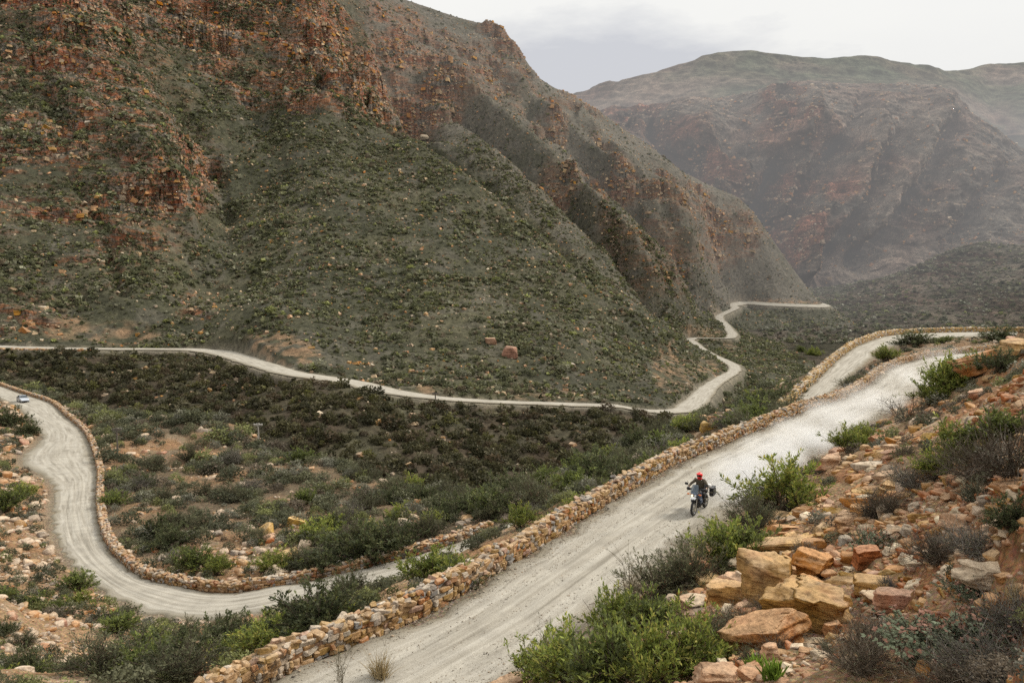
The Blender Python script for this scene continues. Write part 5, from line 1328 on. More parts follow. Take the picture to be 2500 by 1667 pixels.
# ================================================================== VEGETATION
def mat_leaf(name, trans=0.35):
    m, nt = new_mat(name); B_ = NB_(nt)
    tint = B_.attr("tint", True); oi = B_.n('ShaderNodeObjectInfo')
    hs = B_.n('ShaderNodeHueSaturation'); B_.l(tint, hs.inputs['Color'])
    B_.l(B_.math('ADD', 0.8, B_.math('MULTIPLY', oi.outputs['Random'], 0.4)), hs.inputs['Value'])
    d = B_.n('ShaderNodeBsdfPrincipled'); B_.l(hs.outputs[0], d.inputs['Base Color']); d.inputs['Roughness'].default_value = 0.65; d.inputs['Specular IOR Level'].default_value = 0.2
    t = B_.n('ShaderNodeBsdfTranslucent'); B_.l(hs.outputs[0], t.inputs['Color'])
    mx = B_.n('ShaderNodeMixShader'); mx.inputs[0].default_value = trans
    B_.l(d.outputs[0], mx.inputs[1]); B_.l(t.outputs[0], mx.inputs[2])
    o = B_.n('ShaderNodeOutputMaterial'); B_.l(mx.outputs[0], o.inputs[0])
    return m
M_LEAF = mat_leaf("leaves"); M_TWIG = mat_leaf("dry_twigs", 0.05)

def unit(a):
    return a / (np.linalg.norm(a, axis=-1, keepdims=True) + 1e-9)

def leaf_quads(P, D, Nn, L, W):
    """pointed leaves: P base (n,3), D direction, Nn rough normal, lengths, widths"""
    S = unit(np.cross(D, Nn)); n = len(P)
    L = np.broadcast_to(L, n)[:, None]; W = np.broadcast_to(W, n)[:, None]
    V = np.stack([P, P + D * L * 0.5 + S * W * 0.5, P + D * L, P + D * L * 0.5 - S * W * 0.5], 1)
    F_ = np.arange(n * 4).reshape(n, 4)
    return V.reshape(-1, 3), F_

def ribbons(paths, w0, w1, r):
    """paths (n,k,3) -> crossed thin ribbons"""
    n, k, _ = paths.shape
    t = unit(np.gradient(paths, axis=1)); side = unit(np.cross(t, unit(r.normal(size=(n, 1, 3)))))
    w = np.linspace(w0, w1, k)[None, :, None]
    out, Fs, base = [], [], 0
    for s in (side, unit(np.cross(t, side))):
        a, b_ = paths + s * w / 2, paths - s * w / 2
        V = np.stack([a, b_], 2).reshape(n * k * 2, 3)
        i = (np.arange(n)[:, None] * k + np.arange(k - 1)[None]).ravel() * 2
        Fs.append(np.stack([i, i + 1, i + 3, i + 2], 1) + base); out.append(V); base += len(V)
    return np.concatenate(out), np.concatenate(Fs)

def stems(n, h, spread, r, k=6, droop=0.0, base=0.05):
    az = r.uniform(0, 2 * np.pi, n); el = r.uniform(0, 1, n) ** 0.7 * spread
    d = np.stack([np.cos(az) * np.sin(el), np.sin(az) * np.sin(el), np.cos(el)], 1)
    L = h * r.uniform(0.55, 1.0, n) * (1 - 0.25 * (el / max(spread, .01)))
    t = np.linspace(0, 1, k)[None, :, None]
    b = np.concatenate([r.normal(size=(n, 2)) * base, np.zeros((n, 1))], 1)
    bend = unit(r.normal(size=(n, 3))) * 0.22
    P = b[:, None] + d[:, None] * L[:, None, None] * t + bend[:, None] * L[:, None, None] * t ** 2
    P[..., 2] += -droop * L[:, None] * (t[..., 0] ** 2)
    P[..., 2] = np.abs(P[..., 2])
    return P

def join(parts):
    Vs, Fs, Cs, b = [], {}, [], 0
    for V, Fc, C in parts:
        Vs.append(V); Cs.append(np.broadcast_to(C, V.shape) if np.ndim(C) == 1 else C)
        Fs.setdefault(Fc.shape[1], []).append(Fc + b); b += len(V)
    return np.concatenate(Vs), [np.concatenate(f) for f in Fs.values()], np.concatenate(Cs)

G_BRIGHT, G_MID, G_YEL, G_DK, G_GREY = map(np.array, [(0.165, 0.195, 0.058), (0.115, 0.138, 0.05), (0.26, 0.245, 0.075), (0.036, 0.055, 0.02), (0.095, 0.10, 0.062)])
TW_BR, TW_GR = np.array([0.125, 0.098, 0.07]), np.array([0.175, 0.155, 0.13])

def leafy(seed, n_st=46, nl=3600, h=1.0, spread=0.95, cols=(G_BRIGHT, G_MID, G_YEL), ll=0.085, lw=0.026, top=0.35, droop=0.05):
    r = np.random.default_rng(seed)
    P = stems(n_st, h, spread, r, 7, droop, 0.07)
    # side shoots
    ns = n_st * 5
    si = r.integers(0, n_st, ns); tk = r.uniform(top, 0.95, ns) * 6; k0 = np.clip(tk.astype(int), 0, 5); f = (tk - k0)[:, None]
    b = P[si, k0] * (1 - f) + P[si, k0 + 1] * f
    dd = unit(unit(P[si, 6] - P[si, 0]) + r.normal(size=(ns, 3)) * 0.6 + np.array([0, 0, .3])); ln = h * r.uniform(0.12, 0.3, ns)
    Q = b[:, None] + dd[:, None] * ln[:, None, None] * np.linspace(0, 1, 4)[None, :, None]
    V1, F1 = ribbons(P, 0.016 * h, 0.005 * h, r); V2, F2 = ribbons(Q, 0.007 * h, 0.003 * h, r)
    q = r.integers(0, ns, nl); tq = r.uniform(0.15, 1.05, nl)[:, None]
    p = Q[q, 0] * (1 - tq) + Q[q, 3] * tq + r.normal(size=(nl, 3)) * 0.012 * h
    D = unit(dd[q] * 0.9 + r.normal(size=(nl, 3)) * 0.55 + np.array([0, 0, .25])); Nn = unit(r.normal(size=(nl, 3)) + np.array([0, 0, .8]))
    s = r.uniform(0.6, 1.2, nl)
    V3, F3 = leaf_quads(p, D, Nn, ll * s, lw * s)
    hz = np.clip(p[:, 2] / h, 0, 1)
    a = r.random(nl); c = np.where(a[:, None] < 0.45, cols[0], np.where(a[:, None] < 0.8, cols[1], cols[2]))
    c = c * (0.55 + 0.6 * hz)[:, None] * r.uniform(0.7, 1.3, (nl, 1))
    sh = cols[0] * 0 + 1
    return join([(V1, F1, TW_BR), (V2, F2, TW_BR * 1.1), (V3, F3, np.repeat(c, 4, 0))])

def twiggy(seed, n_st=110, h=0.8, spread=1.25, col=TW_BR, leaves=500):
    r = np.random.default_rng(seed)
    P = stems(n_st, h, spread, r, 6, 0.02, 0.10)
    ns = n_st * 7
    si = r.integers(0, n_st, ns); k0 = r.integers(1, 5, ns); f = r.random((ns, 1))
    b = P[si, k0] * (1 - f) + P[si, k0 + 1] * f
    dd = unit(unit(P[si, 5] - P[si, 0]) + r.normal(size=(ns, 3)) * 0.7); ln = h * r.uniform(0.15, 0.42, ns)
    Q = b[:, None] + dd[:, None] * ln[:, None, None] * np.linspace(0, 1, 4)[None, :, None] + (r.normal(size=(ns, 3)) * 0.05 * h)[:, None] * (np.linspace(0, 1, 4) ** 2)[None, :, None]
    Q[..., 2] = np.abs(Q[..., 2])
    V1, F1 = ribbons(P, 0.013 * h, 0.005 * h, r); V2, F2 = ribbons(Q, 0.008 * h, 0.003 * h, r)
    parts = [(V1, F1, np.repeat(col[None] * 0.9, len(V1), 0)), (V2, F2, np.repeat(col[None], len(V2), 0) * r.uniform(0.6, 1.5, (len(V2) // 2, 1)).repeat(2, 0))]
    if leaves:
        q = r.integers(0, ns, leaves); t = r.uniform(0.3, 1, (leaves, 1))
        p = Q[q, 0] * (1 - t) + Q[q, 3] * t
        V3, F3 = leaf_quads(p, unit(dd[q] + r.normal(size=(leaves, 3)) * .6), unit(r.normal(size=(leaves, 3))), 0.05 * h * r.uniform(.6, 1.2, leaves), 0.016 * h)
        parts.append((V3, F3, np.repeat(np.array([0.085, 0.085, 0.045])[None] * r.uniform(0.6, 1.4, (leaves, 1)), 4, 0)))
    return join(parts)

def tuft(seed, n=260, h=0.5, spread=0.8, col=np.array([0.17, 0.165, 0.11]), w=0.012, droop=0.35):
    r = np.random.default_rng(seed)
    P = stems(n, h, spread, r, 5, droop, 0.05)
    V, Fc = ribbons(P, w * h * 2, w * h * 0.4, r)
    half = len(V) // 2
    c = np.repeat(col[None], len(V), 0) * np.tile(np.repeat(r.uniform(0.55, 1.5, n), 10), 2)[:, None]
    return V, [Fc], c

def succulent(seed, h=0.45, nst=110, per=20):
    r = np.random.default_rng(seed)
    P = stems(nst, h, 1.25, r, 6, -0.05, 0.12)
    V1, F1 = ribbons(P, 0.02 * h, 0.012 * h, r)
    n = nst * per
    si = np.repeat(np.arange(nst), per); t = np.tile(np.linspace(0.3, 1.0, per), nst) * 5; k = np.clip(t.astype(int), 0, 4); f = (t - k)[:, None]
    p = P[si, k] * (1 - f) + P[si, k + 1] * f; ax = unit(P[si, 5] - P[si, 3])
    D = unit(np.cross(ax, r.normal(size=(n, 3)))); D = unit(D + ax * 0.6)
    V3, F3 = leaf_quads(p, D, ax, 0.07 * h * r.uniform(.7, 1.2, n), 0.045 * h)
    V4, F4 = leaf_quads(p, unit(D + np.cross(ax, D) * 1.2), ax, 0.065 * h, 0.045 * h)
    c = np.where((t[:, None] > 4.4) & (r.random((n, 1)) < .7), np.array([0.32, 0.17, 0.12]), np.array([0.19, 0.22, 0.14])) * r.uniform(.7, 1.3, (n, 1))
    return join([(V1, F1, TW_BR), (V3, F3, np.repeat(c, 4, 0)), (V4, F4, np.repeat(c, 4, 0))])

def shrub_mesh(name, data, mat):
    V, Fs, C = data
    return mesh_from(name, V, Fs, mat, False, {"tint": C})
OLIVE = (np.array([0.125, 0.13, 0.068]), np.array([0.09, 0.096, 0.052]), np.array([0.165, 0.16, 0.085]))
FRESH = (np.array([0.24, 0.28, 0.058]), np.array([0.155, 0.195, 0.048]), np.array([0.36, 0.34, 0.085]))
DEEP = (np.array([0.098, 0.115, 0.048]), np.array([0.072, 0.084, 0.04]), np.array([0.145, 0.15, 0.066]))
SHR = {
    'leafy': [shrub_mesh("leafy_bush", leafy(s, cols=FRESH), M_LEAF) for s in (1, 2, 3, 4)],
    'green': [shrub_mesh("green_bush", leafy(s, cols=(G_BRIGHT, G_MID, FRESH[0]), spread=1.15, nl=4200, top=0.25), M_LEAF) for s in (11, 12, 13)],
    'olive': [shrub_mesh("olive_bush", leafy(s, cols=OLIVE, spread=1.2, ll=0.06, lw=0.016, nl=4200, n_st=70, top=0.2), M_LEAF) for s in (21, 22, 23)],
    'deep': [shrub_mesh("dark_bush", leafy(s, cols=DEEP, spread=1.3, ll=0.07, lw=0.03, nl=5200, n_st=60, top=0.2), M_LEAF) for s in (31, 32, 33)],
    'twig': [shrub_mesh("dry_bush", twiggy(s), M_TWIG) for s in (41, 42, 43)],
    'grey': [shrub_mesh("grey_bush", twiggy(s, col=TW_GR, leaves=900), M_TWIG) for s in (45, 46)],
    'bare': [shrub_mesh("bare_shrub", twiggy(s, n_st=16, h=1.0, spread=1.0, col=TW_BR * 0.8, leaves=0), M_TWIG) for s in (51, 52)],
    'wisp': [shrub_mesh("wispy_stems", twiggy(s, n_st=9, h=1.0, spread=0.35, col=np.array([0.2, 0.17, 0.11]), leaves=60), M_TWIG) for s in (55, 56)],
    'tuft': [shrub_mesh("grass_tuft", tuft(s), M_TWIG) for s in (61, 62)],
    'spiky': [shrub_mesh("spiky_tuft", tuft(s, 220, 0.5, 0.9, np.array([0.12, 0.125, 0.12]), 0.016, 0.0), M_TWIG) for s in (65, 66)],
    'straw': [shrub_mesh("straw_tuft", tuft(s, 200, 0.8, 0.55, np.array([0.36, 0.29, 0.17]), 0.008, 0.25), M_TWIG) for s in (67, 68)],
    'sprout': [shrub_mesh("green_sprout", tuft(s, 90, 0.5, 0.5, np.array([0.17, 0.25, 0.04]), 0.05, 0.05), M_LEAF) for s in (71, 72)],
    'succ': [shrub_mesh("succulent_bush", succulent(s), M_LEAF) for s in (81, 82)],
}
HT = {'leafy': 1.0, 'green': 0.95, 'olive': 0.9, 'deep': 0.9, 'twig': 0.8, 'grey': 0.8, 'bare': 1.0, 'wisp': 1.1, 'tuft': 0.4, 'spiky': 0.45, 'straw': 0.7, 'sprout': 0.48, 'succ': 0.45}
NAME = {'leafy': 'leafy_bush', 'green': 'green_bush', 'olive': 'olive_bush', 'deep': 'dark_bush', 'twig': 'dry_bush', 'grey': 'grey_bush', 'bare': 'bare_shrub', 'wisp': 'wispy_stems', 'tuft': 'grass_tuft', 'spiky': 'spiky_tuft', 'straw': 'straw_tuft', 'sprout': 'green_sprout', 'succ': 'succulent_bush'}
r7 = np.random.default_rng(77)
n_bush = 0
def bush(kind, p, h, lab, grp, wide=1.0):
    global n_bush
    L = SHR[kind]
    o = link(NAME[kind], L[int(r7.integers(len(L)))], loc=(p[0], p[1], p[2] - 0.03), label=lab, category="shrub", group=grp)
    k = h / HT[kind]
    o.scale = (k * wide, k * wide, k * r7.uniform(0.92, 1.06)); o.rotation_euler = (r7.normal() * 0.06, r7.normal() * 0.06, r7.uniform(0, 6.28))
    n_bush += 1
    return o

HERO_B = [   # kind, u, v of the foot, height in picture pixels, width factor, label
    ('leafy', 1310, 1668, 150, 1.0, "bright green leafy bush at the bottom edge, closest of the roadside bushes to the wall"),
    ('leafy', 1400, 1690, 190, 1.1, "yellow green leafy bush at the bottom edge right of the foremost one"),
    ('green', 1490, 1700, 200, 1.2, "dense green bush in the middle of the bottom edge thicket"),
    ('leafy', 1590, 1690, 190, 1.0, "bright yellow green bush beside the half hidden pale rock"),
    ('leafy', 1680, 1640, 200, 1.0, "tall bright green bush at the right end of the bottom thicket"),
    ('leafy', 1500, 1560, 150, 1.0, "fresh green bush leaning over the road edge below the bare stems"),
    ('green', 1570, 1545, 150, 1.0, "rounded green bush behind the bottom thicket next to the road"),
    ('wisp', 1560, 1500, 190, 1.0, "tall thin bare stems rising from the roadside bushes"),
    ('olive', 1610, 1470, 130, 1.3, "grey olive bush between the road and the pale-topped rock block"),
    ('olive', 1690, 1430, 130, 1.2, "olive bush hugging the left end of the rock ledge"),
    ('leafy', 1768, 1392, 160, 1.1, "big bright green bush at the road edge in front of the motorcycle"),
    ('green', 1815, 1375, 135, 1.0, "green bush against the rock ledge right of the big bright one"),
    ('olive', 1840, 1300, 110, 1.2, "olive bush at the road edge level with the motorcycle"),
    ('leafy', 1920, 1250, 150, 1.2, "bright green bush under the orange overhanging slab"),
    ('olive', 1875, 1262, 100, 1.1, "dusty olive bush at the road edge behind the motorcycle"),
    ('leafy', 2075, 1105, 75, 1.2, "green bush at the dusty corner beside the orange cubic block"),
    ('leafy', 2110, 1080, 60, 1.0, "small green bush left of the orange cubic block"),
    ('bare', 2205, 1030, 95, 1.3, "dead dark shrub with bare branches at the dusty bend"),
    ('bare', 2260, 1035, 85, 1.0, "smaller leafless shrub right of the dead dark shrub"),
    ('leafy', 2315, 960, 110, 1.2, "bright green bush standing at the edge of the far dusty road"),
    ('leafy', 2275, 990, 80, 1.3, "low bright green bush left of the one on the far dusty road"),
    ('green', 2390, 915, 70, 1.4, "green bush beneath the big orange crest slab"),
    ('deep', 2450, 905, 60, 1.3, "dark bush right of the crest slab near the right edge"),
    ('leafy', 2340, 1130, 110, 1.3, "lime green bush in the brown scrub high on the bank"),
    ('green', 2440, 1090, 110, 1.4, "green bush at the right edge among brown scrub"),
    ('twig', 2400, 1170, 130, 1.5, "broad brown dry bush below the lime green bush"),
    ('twig', 2490, 1170, 150, 1.5, "dark dry bush cut by the right edge above the orange boulder"),
    ('leafy', 2285, 1170, 100, 1.0, "green stemmed bush left of the broad brown dry bush"),
    ('grey', 2230, 1190, 80, 1.3, "grey twiggy bush above the rubble patch"),
    ('twig', 2140, 1260, 80, 1.3, "dark twiggy bush behind the square pink block"),
    ('twig', 2180, 1250, 70, 1.0, "small dark dry bush right of the square pink block"),
    ('twig', 2290, 1370, 95, 1.5, "wide dry brown bush right of the smooth pale slab"),
    ('grey', 2390, 1350, 100, 1.4, "wide greyish dry bush above the long pale boulder"),
    ('deep', 2470, 1290, 90, 1.1, "dark leaved bush at the right edge below the orange boulder"),
    ('succ', 2130, 1335, 55, 1.2, "small green succulent beside the smooth pale slab"),
    ('succ', 2380, 1465, 80, 1.2, "green succulent bush below the cream wedge boulder"),
    ('succ', 2330, 1600, 130, 1.6, "large pink tipped succulent bush in the lower right"),
    ('succ', 2400, 1590, 120, 1.4, "right half of the pink tipped succulents, beside dry grey twigs"),
    ('succ', 2255, 1620, 80, 1.4, "low succulent left of the large pink tipped one"),
    ('spiky', 2005, 1540, 60, 1.0, "spiky grey tuft on the left of the small round red boulder"),
    ('spiky', 1940, 1560, 55, 1.1, "spiky grey tuft in front of the large split boulder"),
    ('spiky', 2165, 1440, 40, 1.2, "small spiky tuft in the rubble hollow"),
    ('twig', 2110, 1640, 105, 1.6, "wide dark brush with bent twigs at the bottom right"),
    ('grey', 2150, 1560, 70, 1.4, "grey twiggy brush left of the large succulent"),
    ('grey', 2440, 1670, 150, 1.4, "big tangle of grey twigs in the bottom right corner"),
    ('twig', 2340, 1690, 120, 1.6, "brown tangle of twigs at the bottom edge beside the corner tangle"),
    ('grey', 2490, 1540, 130, 1.2, "dry grey shrub at the right edge beside the succulents"),
    ('straw', 2485, 1480, 90, 1.0, "straw coloured dry plant at the right edge"),
    ('sprout', 1845, 1640, 60, 1.2, "fresh green sprouts on the red flat rock at the bottom edge"),
    ('sprout', 1890, 1660, 70, 1.2, "green sprouts at the bottom edge right of the red flat rock"),
    ('sprout', 1740, 1640, 50, 1.2, "green sprouts growing from the pink flat rock"),
    ('twig', 1800, 1530, 70, 1.4, "brown low bush in the shade below the pale slab end of the ledge"),
    ('olive', 1740, 1570, 80, 1.3, "olive bush between the bottom thicket and the long sloping slab"),
    ('wisp', 1350, 1660, 190, 0.8, "thin stems standing out of the left end of the bottom thicket"),
    ('straw', 1450, 1672, 150, 0.9, "pale dry stalks among the bottom thicket of green bushes"),
    ('wisp', 1535, 1660, 210, 0.8, "bare grey stems in the middle of the bottom thicket"),
    ('straw', 1640, 1640, 150, 0.9, "dry stalks at the right end of the bottom thicket"),
    ('straw', 1215, 1665, 110, 0.9, "bare straw stalks at the bottom edge beside the pink rock"),
    ('bare', 930, 1690, 120, 1.0, "thin leafless twigs in front of the road at the bottom edge"),
    ('wisp', 1110, 1680, 150, 0.8, "thin dry stalk rising in front of the road at the bottom edge"),
    # outside the upper wall
    ('green', 340, 1640, 110, 1.6, "big grey green bush in the bottom left foreground"),
    ('olive', 250, 1650, 110, 1.8, "wide olive bush at the bottom left corner of the slope"),
    ('olive', 440, 1660, 120, 1.7, "olive bush beside the bottom end of the stone wall"),
    ('straw', 400, 1660, 60, 1.4, "bleached grass clump at the bottom left edge"),
    ('deep', 780, 1540, 130, 1.4, "large dark green bush just outside the lower end of the wall"),
    ('green', 720, 1555, 110, 1.2, "bright green bush left of the large dark one outside the wall"),
    ('green', 640, 1590, 90, 1.3, "green bush on the slope between wall and lower road bend"),
    ('deep', 545, 1590, 90, 1.3, "dark bush under the lower road bend with a marker post above"),
    ('olive', 860, 1480, 90, 1.2, "olive bush behind the wall where the lower road passes"),
    ('leafy', 1050, 1425, 105, 1.5, "bright green rounded bush touching the middle of the upper wall"),
    ('green', 1120, 1400, 60, 1.2, "green bush to the right of the rounded bush at the upper wall"),
    ('leafy', 1270, 1290, 70, 1.2, "fresh green bush outside the wall beyond the lower road's end"),
    ('olive', 1330, 1245, 90, 1.4, "olive bush half hidden by the upper wall left of the motorcycle"),
    ('green', 1400, 1205, 80, 1.3, "green bush outside the wall, second of the row beyond the lower road"),
    ('deep', 1450, 1175, 80, 1.3, "dark green bush outside the wall, third of the row beyond the lower road"),
    ('olive', 1520, 1145, 55, 1.3, "olive bush outside the wall above the motorcycle's left"),
    # outside the lower wall
    ('deep', 890, 1372, 110, 1.3, "large dark round bush beside the lower road's outer wall"),
    ('deep', 960, 1352, 90, 1.2, "dark bush right of the large round one along the lower wall"),
    ('deep', 790, 1395, 60, 1.4, "dark low bush at the break in the lower wall"),
    ('leafy', 670, 1395, 70, 1.3, "lime green bush outside the lower wall at the bend"),
    ('leafy', 530, 1405, 60, 1.2, "bright green bush outside the lower wall beside a tan boulder"),
    ('green', 480, 1385, 70, 1.4, "green bush outside the lower wall left of the tan boulder"),
    ('deep', 420, 1335, 60, 1.4, "dark green bush on the scrub slope inside the wide bend"),
    ('green', 1200, 1255, 70, 1.5, "feathery green bush where the lower road vanishes behind the wall"),
    ('deep', 1110, 1262, 60, 1.6, "dark bush on the scrub slope left of the feathery green bush"),
    # between the roads on the right
    ('leafy', 2165, 885, 45, 1.3, "bright green bush between the two roads at the far bend"),
    ('deep', 2235, 842, 32, 2.2, "dark wide bush on the strip between the two roads"),
    ('olive', 2080, 950, 35, 1.6, "grey green bush on the strip between the two roads, lowest one"),
    ('green', 2310, 836, 22, 2.2, "green low bush at the far end of the strip between the roads"),
    ('deep', 2440, 832, 35, 2.0, "dark bush at the hairpin beyond the crest near the right edge"),
    ('deep', 1905, 985, 45, 1.5, "dark green bush outside the far wall where the two walls meet"),
    ('leafy', 1850, 985, 40, 1.6, "bright green bush on the valley side left of where the walls meet"),
    # inside of the lower bend
    ('deep', 20, 1040, 50, 1.3, "dark green bush on the cutting right below the silver car"),
    ('deep', 70, 1065, 40, 1.2, "dark bush on the road cutting, lowest of the pair below the car"),
    ('leafy', 60, 1215, 45, 1.4, "lime green bush on the left bank beside the wide gravel lay-by"),
    ('leafy', 195, 1480, 45, 1.5, "small bright green bush in the rubble left of the bend"),
    ('green', 190, 1440, 60, 1.4, "green bush at the inner edge of the lower road bend"),
    ('green', 10, 1250, 70, 1.3, "dark green bush cut by the left edge below the lay-by"),
]
for kind, u, v, hp, wide, lab in HERO_B:
    p = on_ground(u, v)
    if p is None:
        continue
    if sampA(roadA, np.array([p[0]]), np.array([p[1]]))[0] > 0.75:
        # step sideways off the road
        e = 1.0 if p[0] > 0.55 * p[1] - 10 else -1.0
        for _ in range(12):
            p[0] += 0.25 * e; p[2] = float(heightA(p[0], p[1]))
            if sampA(roadA, np.array([p[0]]), np.array([p[1]]))[0] < 0.75: break
    h = hp * p[1] / F
    bush(kind, p, h, lab, "shrubs beside the roads", wide)
    taken.append((p[0], p[1], h * 0.25))

# ---- scattered shrubs of our side
r8 = np.random.default_rng(88)
cl = fbm(XA / 7, YA / 7, 0, 3, 401)
kmask = np.clip(zone_knoll, 0, 1)
rocky_patch = blob(uA, vA, [(60, 1400, 170, 210, 20, .9), (40, 1060, 90, 60, 0, .8), (30, 1130, 100, 170, 0, 1.0), (420, 1170, 150, 60, 30, .45), (520, 1330, 90, 40, 0, .6), (700, 1230, 200, 40, 20, .35), (290, 960, 60, 50, 30, .8), (930, 1240, 180, 30, 25, .4)])
verge = carve(XA, YA, ZA, lo_d, 6.0, 7.0, jump=3)[1]
lanes = sstep(1930, 1990, uA) * (vA < 1010) * (1 - bank)
dens = vis * (roadA < 0.25) * (1 - 0.8 * lanes) * (kmask * (0.15 + 0.34 * sstep(-0.4, 0.35, cl)) * (1 - 0.92 * rocky_patch)
              + strip * 0.55 * sstep(-0.35, 0.3, cl) + zone_left * (verge > 0.12) * 0.75 * sstep(-0.5, 0.1, cl) + zone_left * 0.30 * sstep(-0.2, 0.5, cl) * (1 - 0.6 * rocky_patch) + zone_bank * (0.16 + 0.85 * sstep(26, 40, YA)) * sstep(-0.3, 0.35, cl))
ps, ns_, (ci, cj) = area_samples(XA, YA, ZA, NA, dens, None, r8)
kn = kmask[ci, cj] > 0.5; bk = zone_bank[ci, cj] > 0.5
hs = np.where(kn, np.clip(r8.lognormal(-0.05, 0.45, len(ps)), 0.35, 2.6), np.where(bk, np.clip(r8.lognormal(-1.1, 0.4, len(ps)), 0.12, 0.8), np.clip(r8.lognormal(-0.45, 0.4, len(ps)), 0.25, 1.5)))
vg = (verge[ci, cj] > 0.12) & (zone_left[ci, cj] > 0.3); hs[vg] = np.clip(hs[vg] * 0.75, 0.2, 0.9)
ln_ok = lanes[ci, cj] > 0.5; hs[ln_ok] = np.minimum(hs[ln_ok], 0.8)
ok = far_from_taken(ps, 0.05) & (sampA(roadA, ps[:, 0], ps[:, 1] - hs * 0.5) < 0.6)
ps, hs, kn, bk = ps[ok], hs[ok], kn[ok], bk[ok]
pxs = hs * 796 / ps[:, 1]
uu, vv = proj(*ps.T)
on = (uu > 0) & (uu < 2500) & (vv < 1667)
order = np.argsort(-pxs * on)
ind = order[: 290 - n_bush]
rest = np.setdiff1d(np.arange(len(ps)), ind)
print("shrubs", n_bush, len(ps))
for q in ind:
    if bk[q]:
        kind = r8.choice(['twig', 'grey', 'olive', 'green', 'tuft', 'succ', 'spiky', 'leafy'], p=[.34, .16, .16, .08, .1, .04, .08, .04])
        if ps[q, 1] < 15 and kind in ('leafy', 'green'): kind = 'twig'
        lab, grp = {'twig': "low dry brown bush on the stony bank", 'grey': "low grey twiggy bush on the stony bank", 'olive': "low olive bush on the stony bank", 'green': "low green bush on the stony bank", 'tuft': "small dry grass tuft on the stony bank",
                    'succ': "small succulent between stones of the bank", 'spiky': "small spiky grey tuft on the stony bank", 'leafy': "small lime green bush on the stony bank"}[kind], "small plants of the stony bank, " + kind
    elif kn[q]:
        kind = r8.choice(['deep', 'olive', 'green', 'leafy', 'grey'], p=[.2, .36, .2, .1, .14])
        lab, grp = {'deep': "dark green bush among scrub on the slope outside the lower road", 'olive': "olive bush among scrub on the slope outside the lower road", 'green': "mid green bush among scrub on the slope outside the lower road", 'leafy': "lime green bush among scrub on the slope outside the lower road", 'grey': "grey twiggy bush among scrub on the slope outside the lower road"}[kind], "scrub slope bushes, " + kind
    else:
        kind = r8.choice(['deep', 'olive', 'green', 'leafy', 'grey', 'straw', 'tuft'], p=[.2, .26, .24, .1, .08, .06, .06])
        lab, grp = {'deep': "dark bush on the slope between the two roads", 'olive': "olive bush on the slope between the two roads", 'green': "green bush on the slope between the two roads", 'leafy': "lime green bush on the slope between the two roads", 'grey': "grey twiggy bush on the slope between the two roads", 'straw': "bleached grass clump on the slope between the two roads", 'tuft': "dry grass tuft on the slope between the two roads"}[kind], "plants of the slope between the roads, " + kind
    bush(kind, ps[q], hs[q], lab, grp, r8.uniform(1.0, 1.5))

def lowbush(seed, n, ls, flat=0.8, lw=0.5):
    """a rounded tuft of n coarse leaves, about 1 m high and 1.4 m across"""
    r = np.random.default_rng(seed)
    d = unit(r.normal(size=(n, 3))); d[:, 2] = np.abs(d[:, 2]) - 0.12
    lump = 1 + 0.35 * fbm(d[:, 0] * 1.7 + seed, d[:, 1] * 1.7, d[:, 2] * 1.7, 2, 3)
    rad = r.uniform(0.45, 1.0, n) ** 0.6 * lump
    p = d * rad[:, None] * np.array([0.68, 0.68, flat])
    D = unit(d * 0.6 + r.normal(size=(n, 3)) * 0.7 + np.array([0, 0, .5])); Nn = unit(d + r.normal(size=(n, 3)) * 0.5)
    s = ls * r.uniform(0.6, 1.3, n)
    V, Fc = leaf_quads(p - D * s[:, None] * 0.5, D, Nn, s, s * lw)
    V[:, 2] += 0.1
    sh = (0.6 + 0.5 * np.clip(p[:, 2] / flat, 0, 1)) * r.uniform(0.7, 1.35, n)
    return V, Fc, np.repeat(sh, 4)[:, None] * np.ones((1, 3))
MIDB = [lowbush(s, 330, 0.17, 0.85 + 0.1 * (s % 3)) for s in range(500, 506)]
NEARB = [lowbush(s, 1700, 0.075, 0.85) for s in range(540, 544)]
MID2 = [lowbush(s, 130, 0.27, 0.9) for s in range(550, 556)]
FARB = [lowbush(s, 60, 0.42, 0.85) for s in range(510, 516)]
TINYB = [lowbush(s, 9, 0.95, 0.8, 0.8) for s in range(520, 530)]
def bush_tints(n, r, w):
    pal = np.array([(0.086, 0.090, 0.052), (0.135, 0.135, 0.076), (0.185, 0.195, 0.075), (0.195, 0.19, 0.14), (0.145, 0.118, 0.085)])
    w = np.array(w, float); w /= w.sum()
    return pal[r.choice(5, n, p=w)] * r.uniform(0.75, 1.25, (n, 1))
n = len(rest)
tn = bush_tints(n, r8, (4, 3.5, 1.6, 1.6, 0.8))
tb = bush_tints(n, r8, (1, 2, 1, 2.5, 3)); tn[bk[rest]] = tb[bk[rest]]
vid = np.where(pxs[rest] > 20, r8.integers(12, 16, n), r8.integers(0, 6, n) + np.where(pxs[rest] > 5.5, 0, 6))
print('near scrub', (vid >= 12).sum())
wd = hs[rest] * r8.uniform(0.9, 1.6, n)
M = yaw_mats(r8.uniform(0, 6.28, n), np.stack([wd, wd, hs[rest]], 1))
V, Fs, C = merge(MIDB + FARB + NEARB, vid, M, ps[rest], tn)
link("scrub", mesh_from("scrub", V, Fs, M_LEAF, False, {"tint": C}), kind="stuff", label="low grey green scrub covering the near slopes", category="scrub")

